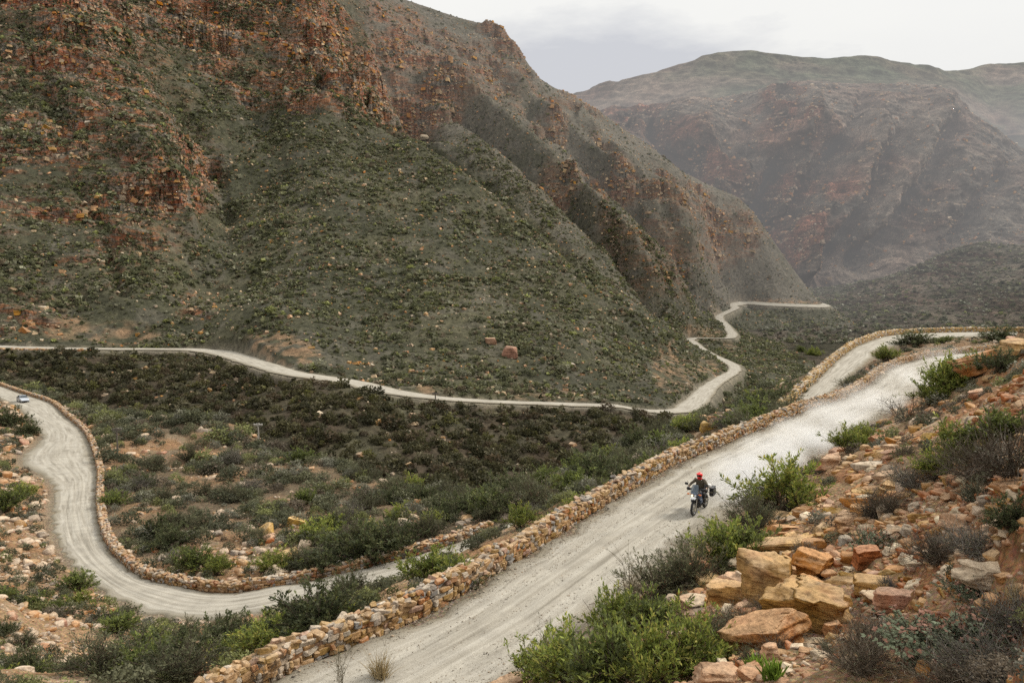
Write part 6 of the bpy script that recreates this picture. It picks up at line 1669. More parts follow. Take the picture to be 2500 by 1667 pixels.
# ---- scrub of the mountain across the valley
r9 = np.random.default_rng(99)
cb = fbm(XB / 30, YB / 30, ZB / 30, 3, 421); cb2 = fbm(XB / 8, YB / 8, ZB / 8, 2, 422)
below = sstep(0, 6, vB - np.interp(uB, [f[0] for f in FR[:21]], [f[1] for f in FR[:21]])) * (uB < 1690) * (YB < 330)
bareB = np.clip(cutm + 0.45 * rockB + 0.5 * sc_m, 0, 1)
dB = visB * (0.9 * (0.35 + sstep(-0.5, 0.4, cb2)) * (1 - bareB) * sstep(900, 500, YB) * (0.22 + 1.05 * sstep(-0.4, 0.35, cb + 0.35 * cb2)) + 0.03) * (1 - 0.6 * sstep(560, 700, YB)) + visB * 0.16 * blob(uB, vB, [(1830, 795, 150, 45, 0, 1.0), (1960, 775, 120, 32, 0, 1.0)])
dB = dB * (1 - below) + below * visB * 0.42 * (0.3 + sstep(-0.4, 0.3, cb2))
pB, nb2, (bi, bj) = area_samples(XB2, YB2, ZB, NB, dB, None, r9)
lowz = below[bi, bj] > 0.5
hB = np.where(lowz, np.clip(r9.lognormal(0.05, 0.45, len(pB)), 0.5, 2.8), np.clip(r9.lognormal(-0.62, 0.48, len(pB)), 0.25, 2.4))
print("mountain scrub", len(pB))
if len(pB) > 380000:
    s_ = r9.permutation(len(pB))[:380000]; pB, hB, lowz, bi, bj = pB[s_], hB[s_], lowz[s_], bi[s_], bj[s_]
hB = hB * np.where(lowz, 1.0, 0.65 + 0.7 * sstep(-0.5, 0.5, fbm(pB[:, 0] / 20, pB[:, 1] / 20, pB[:, 2] / 20, 3, 431)))
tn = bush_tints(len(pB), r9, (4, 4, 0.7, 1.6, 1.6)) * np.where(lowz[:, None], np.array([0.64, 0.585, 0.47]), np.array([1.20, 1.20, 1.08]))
vid = r9.integers(0, 10, len(pB)) + 6
fine = (hB * 796 / pB[:, 1] > 6.0); vid[fine] = r9.integers(0, 6, fine.sum())
wd = hB * r9.uniform(0.9, 1.5, len(pB))
M = yaw_mats(r9.uniform(0, 6.28, len(pB)), np.stack([wd, wd, hB], 1))
big2 = hB * 796 / pB[:, 1] > 5.0; vid[big2] = r9.integers(16, 22, int(big2.sum()))
print('valley bushes', int(big2.sum()))
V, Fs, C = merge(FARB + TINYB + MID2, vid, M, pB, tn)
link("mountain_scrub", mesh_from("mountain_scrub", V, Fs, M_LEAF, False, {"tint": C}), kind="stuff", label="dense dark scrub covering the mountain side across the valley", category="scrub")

# foothill scrub specks
XC, YC, ZC1, rk1 = C1
uC, vC = proj(XC, YC, ZC1)
NC = grid_normals(XC, YC, ZC1)
dC = ((uC > 1850) & (uC < 2650) & (vC < 840)).astype(float) * 0.022
pC, _, _ = area_samples(XC, YC, ZC1, NC, dC, None, r9)
if len(pC) > 30000: pC = pC[r9.permutation(len(pC))[:30000]]
hC = np.clip(r9.lognormal(0.5, 0.4, len(pC)), 0.9, 4)
M = yaw_mats(r9.uniform(0, 6.28, len(pC)), np.stack([hC * 1.4, hC * 1.4, hC], 1))
V, Fs, C = merge(TINYB, r9.integers(0, 10, len(pC)), M, pC, bush_tints(len(pC), r9, (3, 3, 0.3, 2, 2)))
link("foothill_scrub", mesh_from("foothill_scrub", V, Fs, M_LEAF, False, {"tint": C}), kind="stuff", label="dark scrub covering the low foothills at right beyond the far bend", category="scrub")

# trees by the stream where the gorge turns
r10 = np.random.default_rng(1010)
for u, v, hh, lab in [(1985, 872, 9.0, "pale green tree clump at the stream in the gorge bottom, largest one"), (2012, 862, 7.0, "smaller pale green tree right of the largest one in the gorge bottom"), (1955, 860, 6.0, "darker green tree left of the pale clump in the gorge bottom"), (2040, 850, 6.0, "green tree nearest the far wall in the gorge bottom")]:
    p = on_mountain(u, v)
    o = link("stream_tree", SHR['leafy'][int(r10.integers(4))] if v > 855 and u > 1970 else SHR['green'][0], loc=(p[0], p[1], p[2] - 0.5), label=lab, category="tree", group="trees by the stream")
    o.scale = (hh * 1.3, hh * 1.3, hh)
# ================================================================== MOTORCYCLE, RIDER, CAR, POLES
def simple_mat(name, col, rough=0.5, metal=0.0, spec=0.5, noise=0.15, scale=30.0, **kw):
    m, nt = new_mat(name); B_ = NB_(nt)
    tc = B_.n('ShaderNodeTexCoord')
    n1 = B_.noise(tc.outputs['Object'], scale, 3, 0.6)
    c = B_.mix(noise, tuple(col), B_.ramp(n1, [(0.35, tuple(0.4 * k for k in col)), (0.65, tuple(min(1, 1.3 * k) for k in col))]))
    p = B_.out(c, rough, None, spec)
    p.inputs['Metallic'].default_value = metal
    for k, v in kw.items(): p.inputs[k].default_value = v
    return m
K_TYRE = simple_mat("tyre_rubber", (0.02, 0.02, 0.02), 0.85)
K_RIM = simple_mat("dark_alloy", (0.10, 0.10, 0.10), 0.4, 0.8)
K_STEEL = simple_mat("bare_steel", (0.45, 0.42, 0.36), 0.3, 0.9)
K_BLACK = simple_mat("black_plastic", (0.018, 0.018, 0.02), 0.5)
K_WHITE = simple_mat("white_panel_paint", (0.72, 0.73, 0.75), 0.3)
K_BLUE = simple_mat("dark_blue_panel", (0.05, 0.07, 0.11), 0.35)
K_ENG = simple_mat("engine_alloy", (0.09, 0.09, 0.095), 0.5, 0.5)
K_SEAT = simple_mat("seat_vinyl", (0.025, 0.024, 0.024), 0.7)
K_AMBER = simple_mat("amber_lens", (0.65, 0.18, 0.03), 0.25)
K_LAMP = simple_mat("lit_headlamp", (0.9, 0.8, 0.6), 0.2, **{'Emission Color': (1.0, 0.78, 0.45, 1), 'Emission Strength': 1.6})
K_JACKET = simple_mat("olive_brown_jacket", (0.075, 0.060, 0.038), 0.85, noise=0.4, scale=14)
K_TROUS = simple_mat("black_trousers", (0.02, 0.02, 0.022), 0.8)
K_BOOT = simple_mat("black_boot_leather", (0.018, 0.016, 0.015), 0.55)
K_SKIN = simple_mat("skin", (0.42, 0.25, 0.17), 0.6)
K_RED = simple_mat("red_helmet_paint", (0.72, 0.035, 0.03), 0.22, noise=0.05)
K_SCARF = simple_mat("red_neck_scarf", (0.45, 0.03, 0.03), 0.9)
K_VISOR = simple_mat("dark_visor", (0.01, 0.01, 0.012), 0.08)
K_SILVER = simple_mat("silver_car_paint", (0.52, 0.55, 0.60), 0.25, 0.55)
K_GLASS = simple_mat("tinted_car_glass", (0.03, 0.04, 0.05), 0.06)
K_CLEAR = simple_mat("smoked_windscreen", (0.10, 0.13, 0.16), 0.12, **{'Alpha': 0.6})
K_LENS = simple_mat("clear_lamp_lens", (0.75, 0.77, 0.8), 0.1)
K_POLE = simple_mat("weathered_pole_wood", (0.10, 0.085, 0.07), 0.9)
K_POLEL = simple_mat("silvered_pole_wood", (0.34, 0.31, 0.27), 0.9)
K_INSUL = simple_mat("white_porcelain", (0.75, 0.74, 0.7), 0.3)

class MB:
    def __init__(self): self.bm = bmesh.new()
    def box(self, c, s, rot=(0, 0, 0), bev=0.0, taper=1.0):
        r = bmesh.ops.create_cube(self.bm, size=1.0)
        vs = r['verts']
        for v in vs:
            if v.co.z > 0: v.co.x *= taper; v.co.y *= taper
            v.co = Vector((v.co.x * s[0], v.co.y * s[1], v.co.z * s[2]))
        if bev:
            es = list({e for v in vs for e in v.link_edges})
            rb = bmesh.ops.bevel(self.bm, geom=es, offset=bev, segments=2, affect='EDGES')
            vs = list({v for f in rb['faces'] for v in f.verts} | {v for v in vs if v.is_valid})
        M = Matrix.Translation(c) @ Euler(rot).to_matrix().to_4x4()
        bmesh.ops.transform(self.bm, matrix=M, verts=vs)
        return self
    def tube(self, pts, rad, seg=8):
        pts = [Vector(p) for p in pts]; n = len(pts)
        rad = rad if isinstance(rad, (list, tuple)) else [rad] * n
        rings = []
        for i, p in enumerate(pts):
            t = (pts[min(i + 1, n - 1)] - pts[max(i - 1, 0)]).normalized()
            a = t.orthogonal().normalized() if i == 0 else (rings_a - t * rings_a.dot(t)).normalized()
            rings_a = a
            b_ = t.cross(a)
            rings.append([self.bm.verts.new(p + (a * math.cos(q) + b_ * math.sin(q)) * rad[i]) for q in [2 * math.pi * k / seg for k in range(seg)]])
        for r0, r1 in zip(rings, rings[1:]):
            for k in range(seg):
                self.bm.faces.new((r0[k], r0[(k + 1) % seg], r1[(k + 1) % seg], r1[k]))
        self.bm.faces.new(rings[0][::-1]); self.bm.faces.new(rings[-1])
        return self
    def torus(self, c, R, r_, axis='Y', seg=28, sec=10, sx=1.0):
        g = []
        for i in range(seg):
            a = 2 * math.pi * i / seg; row = []
            for k in range(sec):
                b_ = 2 * math.pi * k / sec
                rr_ = R + r_ * math.cos(b_)
                row.append(self.bm.verts.new(Vector(c) + Vector((rr_ * math.cos(a), r_ * sx * math.sin(b_), rr_ * math.sin(a)))))
            g.append(row)
        for i in range(seg):
            for k in range(sec):
                self.bm.faces.new((g[i][k], g[(i + 1) % seg][k], g[(i + 1) % seg][(k + 1) % sec], g[i][(k + 1) % sec]))
        return self
    def disc(self, c, R, w, seg=24):
        return self.tube([Vector(c) - Vector((0, w / 2, 0)), Vector(c) + Vector((0, w / 2, 0))], R, seg)
    def ell(self, c, s, rot=(0, 0, 0), sub=3):
        r = bmesh.ops.create_icosphere(self.bm, subdivisions=sub, radius=1.0, matrix=Matrix.Translation(c) @ Euler(rot).to_matrix().to_4x4() @ Matrix.Diagonal((*s, 1)))
        return self
    def loft(self, secs, caps=True):
        """secs: list of closed rings of equal length"""
        R = [[self.bm.verts.new(p) for p in s] for s in secs]
        n = len(R[0])
        for a, b_ in zip(R, R[1:]):
            for k in range(n):
                self.bm.faces.new((a[k], a[(k + 1) % n], b_[(k + 1) % n], b_[k]))
        if caps:
            self.bm.faces.new(R[0][::-1]); self.bm.faces.new(R[-1])
        return self
    def quad(self, *p):
        self.bm.faces.new([self.bm.verts.new(q) for q in p]); return self
    def build(self, name, mat, parent, smooth=True, **props):
        bmesh.ops.recalc_face_normals(self.bm, faces=self.bm.faces)
        me = bpy.data.meshes.new(name); self.bm.to_mesh(me); self.bm.free()
        me.materials.append(mat)
        for f in me.polygons: f.use_smooth = smooth
        if smooth:
            try: me.set_sharp_from_angle(angle=math.radians(40))
            except Exception: pass
        return link(name, me, parent, **props)

# ---- motorcycle, local axes: x forward, y left, z up
pf, pr = PH(1689, 1259, 9.97), PH(1725, 1241, 9.97)
hd = pf[:2] - pr[:2]; ang = math.atan2(hd[1], hd[0]) + math.radians(7)
mid = (pf + pr) / 2
bike = empty("motorcycle", (mid[0], mid[1], 50.06), (0, 0, ang), label="white and black adventure motorcycle with panniers on the gravel road", category="motorcycle")
FA, RA = (0.78, 0, 0.335), (-0.78, 0, 0.32)
for nm, c, R, wd in (("front_wheel", FA, 0.335, 0.055), ("rear_wheel", RA, 0.32, 0.075)):
    w_ = MB()
    for k in range(18):
        a = 2 * math.pi * k / 18
        w_.tube([(c[0] + 0.04 * math.cos(a), 0.03 * (-1) ** k, c[2] + 0.04 * math.sin(a)), (c[0] + (R - .085) * math.cos(a), 0, c[2] + (R - .085) * math.sin(a))], 0.006, 4)
    w_.disc(c, 0.05, 0.11, 14).disc((c[0], 0.075, c[2]), 0.14, 0.006, 20)
    hub = w_.build(nm, K_STEEL, bike)
    MB().torus(c, R - wd * 0.95, wd, sx=0.95).build("tyre", K_TYRE, hub)
    MB().torus(c, R - wd * 1.9, 0.022, sx=1.6).build("rim", K_RIM, hub)
for sy in (-1, 1):
    MB().tube([(0.78, 0.095 * sy, 0.335), (0.70, 0.095 * sy, 0.55), (0.60, 0.095 * sy, 0.80)], [0.032, 0.032, 0.026], 10).tube([(0.60, 0.095 * sy, 0.80), (0.50, 0.095 * sy, 1.05)], 0.022, 8).build("fork_leg", K_STEEL, bike)
MB().box((0.76, 0, 0.70), (0.40, 0.13, 0.03), (0, 0.18, 0), 0.012).build("front_mudguard", K_BLACK, bike)
MB().box((0.86, 0, 0.80), (0.20, 0.26, 0.07), (0, 0.3, 0), 0.025, 0.8).build("beak", K_WHITE, bike)
def ring(x, hw, z0, z1, n=12, p=2.6):
    out = []
    for k in range(n):
        a = 2 * math.pi * k / n; ca, sa = math.cos(a), math.sin(a)
        out.append((x, hw * math.copysign(abs(ca) ** (2 / p), ca), (z0 + z1) / 2 + (z1 - z0) / 2 * math.copysign(abs(sa) ** (2 / p), sa)))
    return out
MB().loft([ring(-0.10, 0.10, 0.80, 0.90), ring(0.02, 0.15, 0.74, 0.97), ring(0.20, 0.18, 0.70, 1.02), ring(0.38, 0.17, 0.70, 1.00), ring(0.50, 0.10, 0.76, 0.94)]).build("tank_cover", K_BLACK, bike)
for sy in (-1, 1):
    MB().loft([[(x, sy * (y - t_), z) for (x, y, z), t_ in zip(P_, (0, 0, 0, 0.02, 0.02, 0.02)[:len(P_)])] for P_ in
               ([(0.10, 0.17, 0.76), (0.12, 0.18, 0.86), (0.16, 0.15, 0.93)], [(0.34, 0.21, 0.66), (0.36, 0.225, 0.80), (0.34, 0.17, 0.95)], [(0.60, 0.17, 0.70), (0.60, 0.18, 0.82), (0.54, 0.12, 0.92)], [(0.68, 0.10, 0.78), (0.68, 0.11, 0.84), (0.64, 0.08, 0.90)])]).build("side_panel", K_BLUE, bike)
    MB().box((0.36, sy * 0.20, 0.60), (0.26, 0.07, 0.20), (0, 0.3, 0), 0.02).build("radiator_shroud", K_BLUE, bike)
    MB().box((0.80, sy * 0.075, 0.905), (0.04, 0.10, 0.10), (0, -0.25, 0.35 * sy), 0.02).build("headlight", K_LAMP if sy < 0 else K_LENS, bike, label="lit warm headlight" if sy < 0 else "unlit headlight lens")
    MB().tube([(0.70, sy * 0.13, 0.93), (0.71, sy * 0.24, 0.93)], 0.014, 6).ell((0.72, sy * 0.27, 0.93), (0.035, 0.055, 0.035)).build("indicator", K_AMBER, bike)
    MB().tube([(0.42, sy * 0.30, 1.12), (0.46, sy * 0.36, 1.24), (0.47, sy * 0.40, 1.29)], 0.009, 6).box((0.48, sy * 0.44, 1.31), (0.03, 0.17, 0.11), (0, -0.1, 0.15 * sy), 0.02).build("mirror", K_BLACK, bike)
    MB().loft([[(0.50, sy * 0.20, 1.06), (0.52, sy * 0.20, 1.14), (0.49, sy * 0.20, 1.14), (0.47, sy * 0.20, 1.06)], [(0.57, sy * 0.36, 1.04), (0.58, sy * 0.36, 1.16), (0.55, sy * 0.36, 1.16), (0.54, sy * 0.36, 1.04)], [(0.44, sy * 0.45, 1.06), (0.44, sy * 0.45, 1.13), (0.42, sy * 0.44, 1.13), (0.42, sy * 0.44, 1.06)]]).build("hand_guard", K_BLACK, bike)
    pn = MB().box((-0.72, sy * 0.36, 0.80), (0.46, 0.20, 0.36), (0, 0.08, 0), 0.035, 0.92).build("pannier", K_BLACK, bike)
    MB().box((-0.72, sy * 0.36, 0.992), (0.44, 0.19, 0.03), (0, 0.08, 0), 0.012).build("lid", K_RIM, pn)
    MB().box((-0.50, sy * 0.365, 0.80), (0.02, 0.13, 0.05), (0, 0.08, 0), 0.006).build("latch", K_STEEL, pn)
    MB().tube([(0.0, sy * 0.12, 0.36), (0.02, sy * 0.27, 0.37)], 0.016, 6).build("foot_peg", K_STEEL, bike)
MB().loft([ring(0.80, 0.11, 0.84, 0.96), ring(0.74, 0.16, 0.82, 1.02), ring(0.60, 0.15, 0.84, 1.04), ring(0.52, 0.10, 0.88, 1.02)]).build("headlight_fairing", K_BLUE, bike)
MB().loft([[(0.74, y, 1.00) for y in (-0.16, -0.08, 0.0, 0.08, 0.16)] + [(0.72, y, 1.00) for y in (0.16, 0.08, 0.0, -0.08, -0.16)],
           [(0.66 + 0.03 * (1 - (y / 0.17) ** 2), y, 1.18) for y in (-0.17, -0.085, 0.0, 0.085, 0.17)] + [(0.645 + 0.03 * (1 - (y / 0.17) ** 2), y, 1.18) for y in (0.17, 0.085, 0.0, -0.085, -0.17)],
           [(0.57 + 0.03 * (1 - (y / 0.12) ** 2), y, 1.33) for y in (-0.12, -0.06, 0.0, 0.06, 0.12)] + [(0.555 + 0.03 * (1 - (y / 0.12) ** 2), y, 1.33) for y in (0.12, 0.06, 0.0, -0.06, -0.12)]]).build("windscreen", K_CLEAR, bike)
MB().tube([(0.38, -0.44, 1.10), (0.42, -0.26, 1.11), (0.47, -0.10, 1.06), (0.47, 0.10, 1.06), (0.42, 0.26, 1.11), (0.38, 0.44, 1.10)], 0.016, 8).build("handlebar", K_BLACK, bike)
MB().loft([ring(0.0, 0.10, 0.83, 0.90), ring(-0.15, 0.14, 0.80, 0.885), ring(-0.38, 0.16, 0.80, 0.90), ring(-0.62, 0.13, 0.84, 0.94), ring(-0.72, 0.08, 0.88, 0.95)]).build("seat", K_SEAT, bike)
MB().box((0.12, 0, 0.46), (0.42, 0.30, 0.34), (0, 0.1, 0), 0.04).box((0.22, 0, 0.66), (0.20, 0.26, 0.22), (0, 0.5, 0), 0.03).disc((0.02, 0, 0.45), 0.12, 0.42, 16).build("engine", K_ENG, bike)
MB().box((0.16, 0, 0.25), (0.46, 0.24, 0.05), (0, -0.12, 0), 0.02).build("skid_plate", K_STEEL, bike)
fr_ = MB()
for sy in (-1, 1):
    fr_.tube([(0.52, 0.06 * sy, 0.95), (0.28, 0.13 * sy, 0.72), (-0.10, 0.14 * sy, 0.62), (-0.18, 0.12 * sy, 0.38)], 0.02, 8)
    fr_.tube([(-0.08, 0.13 * sy, 0.66), (-0.45, 0.13 * sy, 0.76), (-0.85, 0.10 * sy, 0.88)], 0.016, 8)
    fr_.tube([(-0.18, 0.10 * sy, 0.38), (-0.78, 0.11 * sy, 0.32)], [0.035, 0.025], 8)
    fr_.tube([(-0.55, 0.14 * sy, 0.82), (-0.70, 0.26 * sy, 0.72), (-0.88, 0.14 * sy, 0.86)], 0.012, 6)
fr_.build("frame", K_BLACK, bike)
MB().tube([(0.22, -0.10, 0.30), (-0.10, -0.16, 0.30), (-0.40, -0.19, 0.44), (-0.58, -0.20, 0.54), (-0.95, -0.21, 0.66)], [0.02, 0.022, 0.03, 0.055, 0.05], 10).build("exhaust", K_STEEL, bike)
MB().box((-0.78, 0, 0.93), (0.34, 0.20, 0.05), (0, -0.08, 0), 0.015).box((-0.92, 0, 0.72), (0.20, 0.14, 0.02), (0, 0.9, 0), 0.006).build("luggage_rack", K_BLACK, bike)
MB().box((-0.96, 0, 0.90), (0.03, 0.14, 0.06), (0, 0, 0), 0.012).build("tail_light", simple_mat("red_tail_lens", (0.35, 0.01, 0.01), 0.3), bike)
roll = MB().tube([(-0.66, -0.30, 1.04), (-0.66, -0.25, 1.04), (-0.66, 0.25, 1.04), (-0.66, 0.30, 1.04)], [0.06, 0.10, 0.10, 0.06], 14).build("luggage_roll", simple_mat("white_dry_bag", (0.72, 0.70, 0.68), 0.6), None, label="white luggage roll strapped across the motorcycle's rear rack", category="luggage")
roll.location = bike.location; roll.rotation_euler = bike.rotation_euler

# ---- rider
rider = empty("person", bike.location, bike.rotation_euler, label="person in red helmet and dark olive jacket riding the motorcycle", category="person")
def skinned(name, chains, mat, parent, sub=2, **props):
    """chains: list of [(point, radius), ...]; shared points (same coordinates) join"""
    V, E, R, idx = [], [], [], {}
    for ch in chains:
        prev = None
        for p, r_ in ch:
            key = tuple(round(c, 4) for c in p)
            if key not in idx:
                idx[key] = len(V); V.append(p); R.append(r_)
            i = idx[key]
            if prev is not None and prev != i: E.append((prev, i))
            prev = i
    me = bpy.data.meshes.new(name); me.from_pydata(V, E, []); me.materials.append(mat)
    o = link(name, me, parent, **props)
    md = o.modifiers.new("skin", 'SKIN'); md.use_smooth_shade = True
    sv = me.skin_vertices[0].data
    for i, r_ in enumerate(R):
        sv[i].radius = (r_, r_) if not isinstance(r_, tuple) else r_
        sv[i].use_root = i == 0
    sd_ = o.modifiers.new("smooth", 'SUBSURF'); sd_.levels = sub; sd_.render_levels = sub
    return o
def S2(p, s): return (p[0], p[1] * s, p[2])
PEL, SPI, CHE, NEC, HEA = (-0.17, 0, 0.97), (-0.14, 0, 1.12), (-0.08, 0, 1.31), (-0.02, 0, 1.47), (0.03, 0, 1.60)
SHO, ELB, WRI = (-0.05, 0.185, 1.405), (0.10, 0.40, 1.20), (0.36, 0.395, 1.125)
ELB_R = (0.14, -0.36, 1.24)
HIP, KNE, ANK, TOE = (-0.15, 0.10, 0.94), (0.24, 0.245, 0.86), (-0.01, 0.215, 0.46), (0.17, 0.235, 0.39)
body = [[(PEL, 0.12), (SPI, 0.115), (CHE, 0.125), (NEC, 0.055), (HEA, 0.085), ((0.04, 0, 1.68), 0.07)]]
jack = [[((-0.17, 0, 0.99), (0.175, 0.15)), (SPI, (0.165, 0.14)), (CHE, (0.185, 0.145)), ((-0.04, 0, 1.44), (0.10, 0.09))]]
trou = [[((-0.17, 0, 0.96), 0.15)]]
boots = []
for s in (1, -1):
    el = ELB if s > 0 else (ELB_R[0], 0.36, ELB_R[2])
    ws = WRI
    body.append([(CHE, 0.125), (S2(SHO, s), 0.06), (S2(el, s), 0.042), (S2(ws, s), 0.03), (S2((0.41, 0.395, 1.115), s), 0.034)])
    body.append([(PEL, 0.12), (S2(HIP, s), 0.085), (S2(KNE, s), 0.06), (S2(ANK, s), 0.042), (S2(TOE, s), 0.035)])
    jack.append([(CHE, (0.185, 0.145)), (S2(SHO, s), 0.085), (S2((SHO[0] * .5 + el[0] * .5, SHO[1] * .5 + el[1] * .5, SHO[2] * .5 + el[2] * .5), s), 0.068), (S2(el, s), 0.060), (S2((el[0] * .3 + ws[0] * .7, el[1] * .3 + ws[1] * .7, el[2] * .3 + ws[2] * .7), s), 0.046)])
    trou.append([((-0.17, 0, 0.96), 0.15), (S2(HIP, s), 0.105), (S2((0.05, 0.18, 0.91), s), 0.095), (S2(KNE, s), 0.075), (S2((0.10, 0.23, 0.64), s), 0.065)])
    # fingers curled round the grip
    for k in range(4):
        y = 0.365 + 0.022 * k
        body.append([(S2((0.41, 0.395, 1.115), s), 0.034), (S2((0.435, y, 1.115), s), 0.010), (S2((0.425, y, 1.078), s), 0.009), (S2((0.385, y, 1.07), s), 0.008)])
    body.append([(S2((0.41, 0.395, 1.115), s), 0.034), (S2((0.40, 0.350, 1.10), s), 0.011), (S2((0.415, 0.335, 1.085), s), 0.009)])
skinned("body", body, K_SKIN, rider)
skinned("jacket", jack, K_JACKET, rider)
skinned("trousers", trou, K_TROUS, rider)
for s in (1, -1):
    skinned("boot", [[(S2((0.12, 0.232, 0.68), s), 0.07), (S2((0.05, 0.222, 0.55), s), 0.062), (S2(ANK, s), 0.055), (S2((0.08, 0.225, 0.41), s), 0.05), (S2(TOE, s), 0.042)], [(S2(ANK, s), 0.055), (S2((-0.06, 0.212, 0.41), s), 0.045)]], K_BOOT, rider)
    gl = [[(S2((0.33, 0.396, 1.135), s), 0.046), (S2((0.38, 0.395, 1.122), s), 0.040), (S2((0.412, 0.395, 1.117), s), 0.042)]]
    for k in range(4):
        y = 0.362 + 0.023 * k
        gl.append([(S2((0.412, 0.395, 1.117), s), 0.042), (S2((0.442, y, 1.117), s), 0.014), (S2((0.430, y, 1.074), s), 0.013), (S2((0.385, y, 1.064), s), 0.012)])
    gl.append([(S2((0.38, 0.395, 1.122), s), 0.040), (S2((0.395, 0.345, 1.10), s), 0.016), (S2((0.42, 0.33, 1.08), s), 0.013)])
    skinned("glove", gl, K_BLACK, rider)
hm = MB().ell((0.035, 0, 1.635), (0.158, 0.128, 0.14), (0, 0.15, 0), 4)
for v in hm.bm.verts:
    c = v.co
    if c.z < 1.58 and c.x > 0.06: c.x += (1.58 - c.z) * 0.45                      # chin bar
    if c.z < 1.515: c.z = 1.515 + (c.z - 1.515) * 0.2
helm = hm.build("helmet", K_RED, rider)
vs = MB().ell((0.048, 0, 1.635), (0.155, 0.124, 0.14), (0, 0.15, 0), 4)
bmesh.ops.delete(vs.bm, geom=[v for v in vs.bm.verts if not (1.585 < v.co.z < 1.675 and v.co.x > 0.10)], context='VERTS')
vs.build("visor", K_VISOR, helm)
MB().box((0.155, 0, 1.725), (0.13, 0.20, 0.014), (0, 0.12, 0), 0.006).build("peak", K_RED, helm)
MB().torus((-0.01, 0, 1.475), 0.075, 0.035, sx=1.0).build("scarf", K_SCARF, rider).matrix_local = Matrix.Translation((-0.01, 0, 1.475)) @ Matrix.Rotation(math.pi / 2, 4, 'X') @ Matrix.Translation((0.01, 0, -1.475))

# ---- silver car on the lower road
pc = PH(47, 982, 25)
i = int(np.argmin(np.hypot(lo_d[:, 0] + lo_d[:, 3] - 2 * pc[0], lo_d[:, 1] + lo_d[:, 4] - 2 * pc[1])))
cc0 = (lo_d[i, :3] + lo_d[i, 3:]) / 2; tg = lo_d[max(i - 3, 0), :3] - lo_d[min(i + 3, len(lo_d) - 1), :3]
car = empty("car", (pc[0] * .5 + cc0[0] * .5, pc[1] * .5 + cc0[1] * .5, cc0[2] + 0.05), (0, 0, math.atan2(tg[1], tg[0])), label="small silver hatchback car driving on the lower gravel road at the far left", category="car")
def csec(x, hw, z0, zs, zt, tw):
    """body section: sill z0, shoulder zs, top zt, half widths"""
    return [(x, -hw * .94, z0), (x, -hw, z0 + .18), (x, -hw, zs - .06), (x, -hw * .96, zs), (x, -tw, zt), (x, tw, zt), (x, hw * .96, zs), (x, hw, zs - .06), (x, hw, z0 + .18), (x, hw * .94, z0)]
MB().loft([csec(2.14, .60, .30, .52, .56, .45), csec(2.05, .76, .22, .64, .70, .6), csec(1.75, .83, .19, .76, .80, .7), csec(1.25, .86, .18, .84, .90, .72), csec(0.92, .86, .18, .88, .96, .72), csec(0.25, .87, .18, .90, 1.38, .56), csec(-0.4, .87, .18, .92, 1.44, .58), csec(-1.05, .87, .18, .93, 1.38, .57), csec(-1.65, .86, .2, .94, 1.08, .62), csec(-1.85, .84, .22, .93, .99, .68), csec(-2.1, .78, .28, .88, .92, .66), csec(-2.16, .68, .34, .70, .74, .6)]).build("body", K_SILVER, car)
MB().quad((0.885, -.70, .985), (0.885, .70, .985), (0.29, .56, 1.372), (0.29, -.56, 1.372)).build("windscreen", K_GLASS, car, False).location = (0.02, 0, 0.02)
MB().quad((-1.10, -.56, 1.37), (-1.10, .56, 1.37), (-1.63, .61, 1.10), (-1.63, -.61, 1.10)).build("rear_window", K_GLASS, car, False).location = (-0.01, 0, 0.02)
for s in (-1, 1):
    def sw(xa, xb, ta, tb, za, zb):
        return [(xa, s * .845, .955), (xb, s * .845, .955), (tb, s * .612, zb), (ta, s * .612, za)]
    MB().quad(*sw(0.72, -0.33, 0.27, -0.33, 1.33, 1.37)).build("side_window", K_GLASS, car, False).location = (0, 0.02 * s, 0.01)
    MB().quad(*sw(-0.39, -1.38, -0.39, -1.0, 1.37, 1.31)).build("side_window", K_GLASS, car, False).location = (0, 0.02 * s, 0.01)
    MB().box((1.95, s * .60, .64), (.32, .26, .15), (0, .35, s * -.35), .04).build("headlight", K_LENS, car)
    MB().box((-2.08, s * .66, .78), (.14, .2, .2), (0, 0, 0), .04).build("tail_light", K_AMBER, car)
    MB().box((0.66, s * .98, .98), (.12, .18, .12), (0, 0, 0), .03).build("wing_mirror", K_SILVER, car)
    for x in (1.32, -1.30):
        tw = MB().torus((x, s * .79, .30), .23, .085, sx=1.1).build("wheel", K_TYRE, car)
        MB().disc((x, s * .83, .30), .19, .06, 16).build("rim", K_STEEL, tw)
MB().box((2.10, 0, .36), (.10, 1.1, .14), (0, 0, 0), .02).build("grille", K_BLACK, car)
MB().box((2.06, 0, .26), (.22, 1.5, .10), (0, 0, 0), .03).build("bumper", K_BLACK, car)

# ---- telephone poles and marker post
def pole(u, v, vt, lab, mat, arm=1.3, dpt=None):
    p = on_ground(u, v) if dpt is None else PD(u, v, dpt)
    h = (v - vt) / F * p[1]
    t = empty("telephone_pole", (p[0], p[1], p[2] - 0.3), label=lab, category="pole", group="telephone poles in the valley")
    r_ = 0.05 + 0.0006 * p[1]
    MB().tube([(0, 0, 0), (0.02, 0, h * 0.5), (0.0, 0, h + 0.35)], [r_ * 1.2, r_, r_ * 0.8], 8).build("pole", mat, t)
    a = MB().box((0, 0, h + 0.1), (arm, r_ * 1.6, r_ * 2.0), (0, 0, 0), 0.0).build("crossarm", mat, t)
    for k in (-0.46, -0.18, 0.18, 0.46):
        MB().tube([(k * arm, 0, h + 0.1), (k * arm, 0, h + 0.28)], [r_ * 0.6, r_ * 0.9], 8).build("insulator", K_INSUL if mat is K_POLEL else K_POLE, a)
pole(287, 1112, 1046, "dark telephone pole standing beside the lower road bend", K_POLE, 1.3)
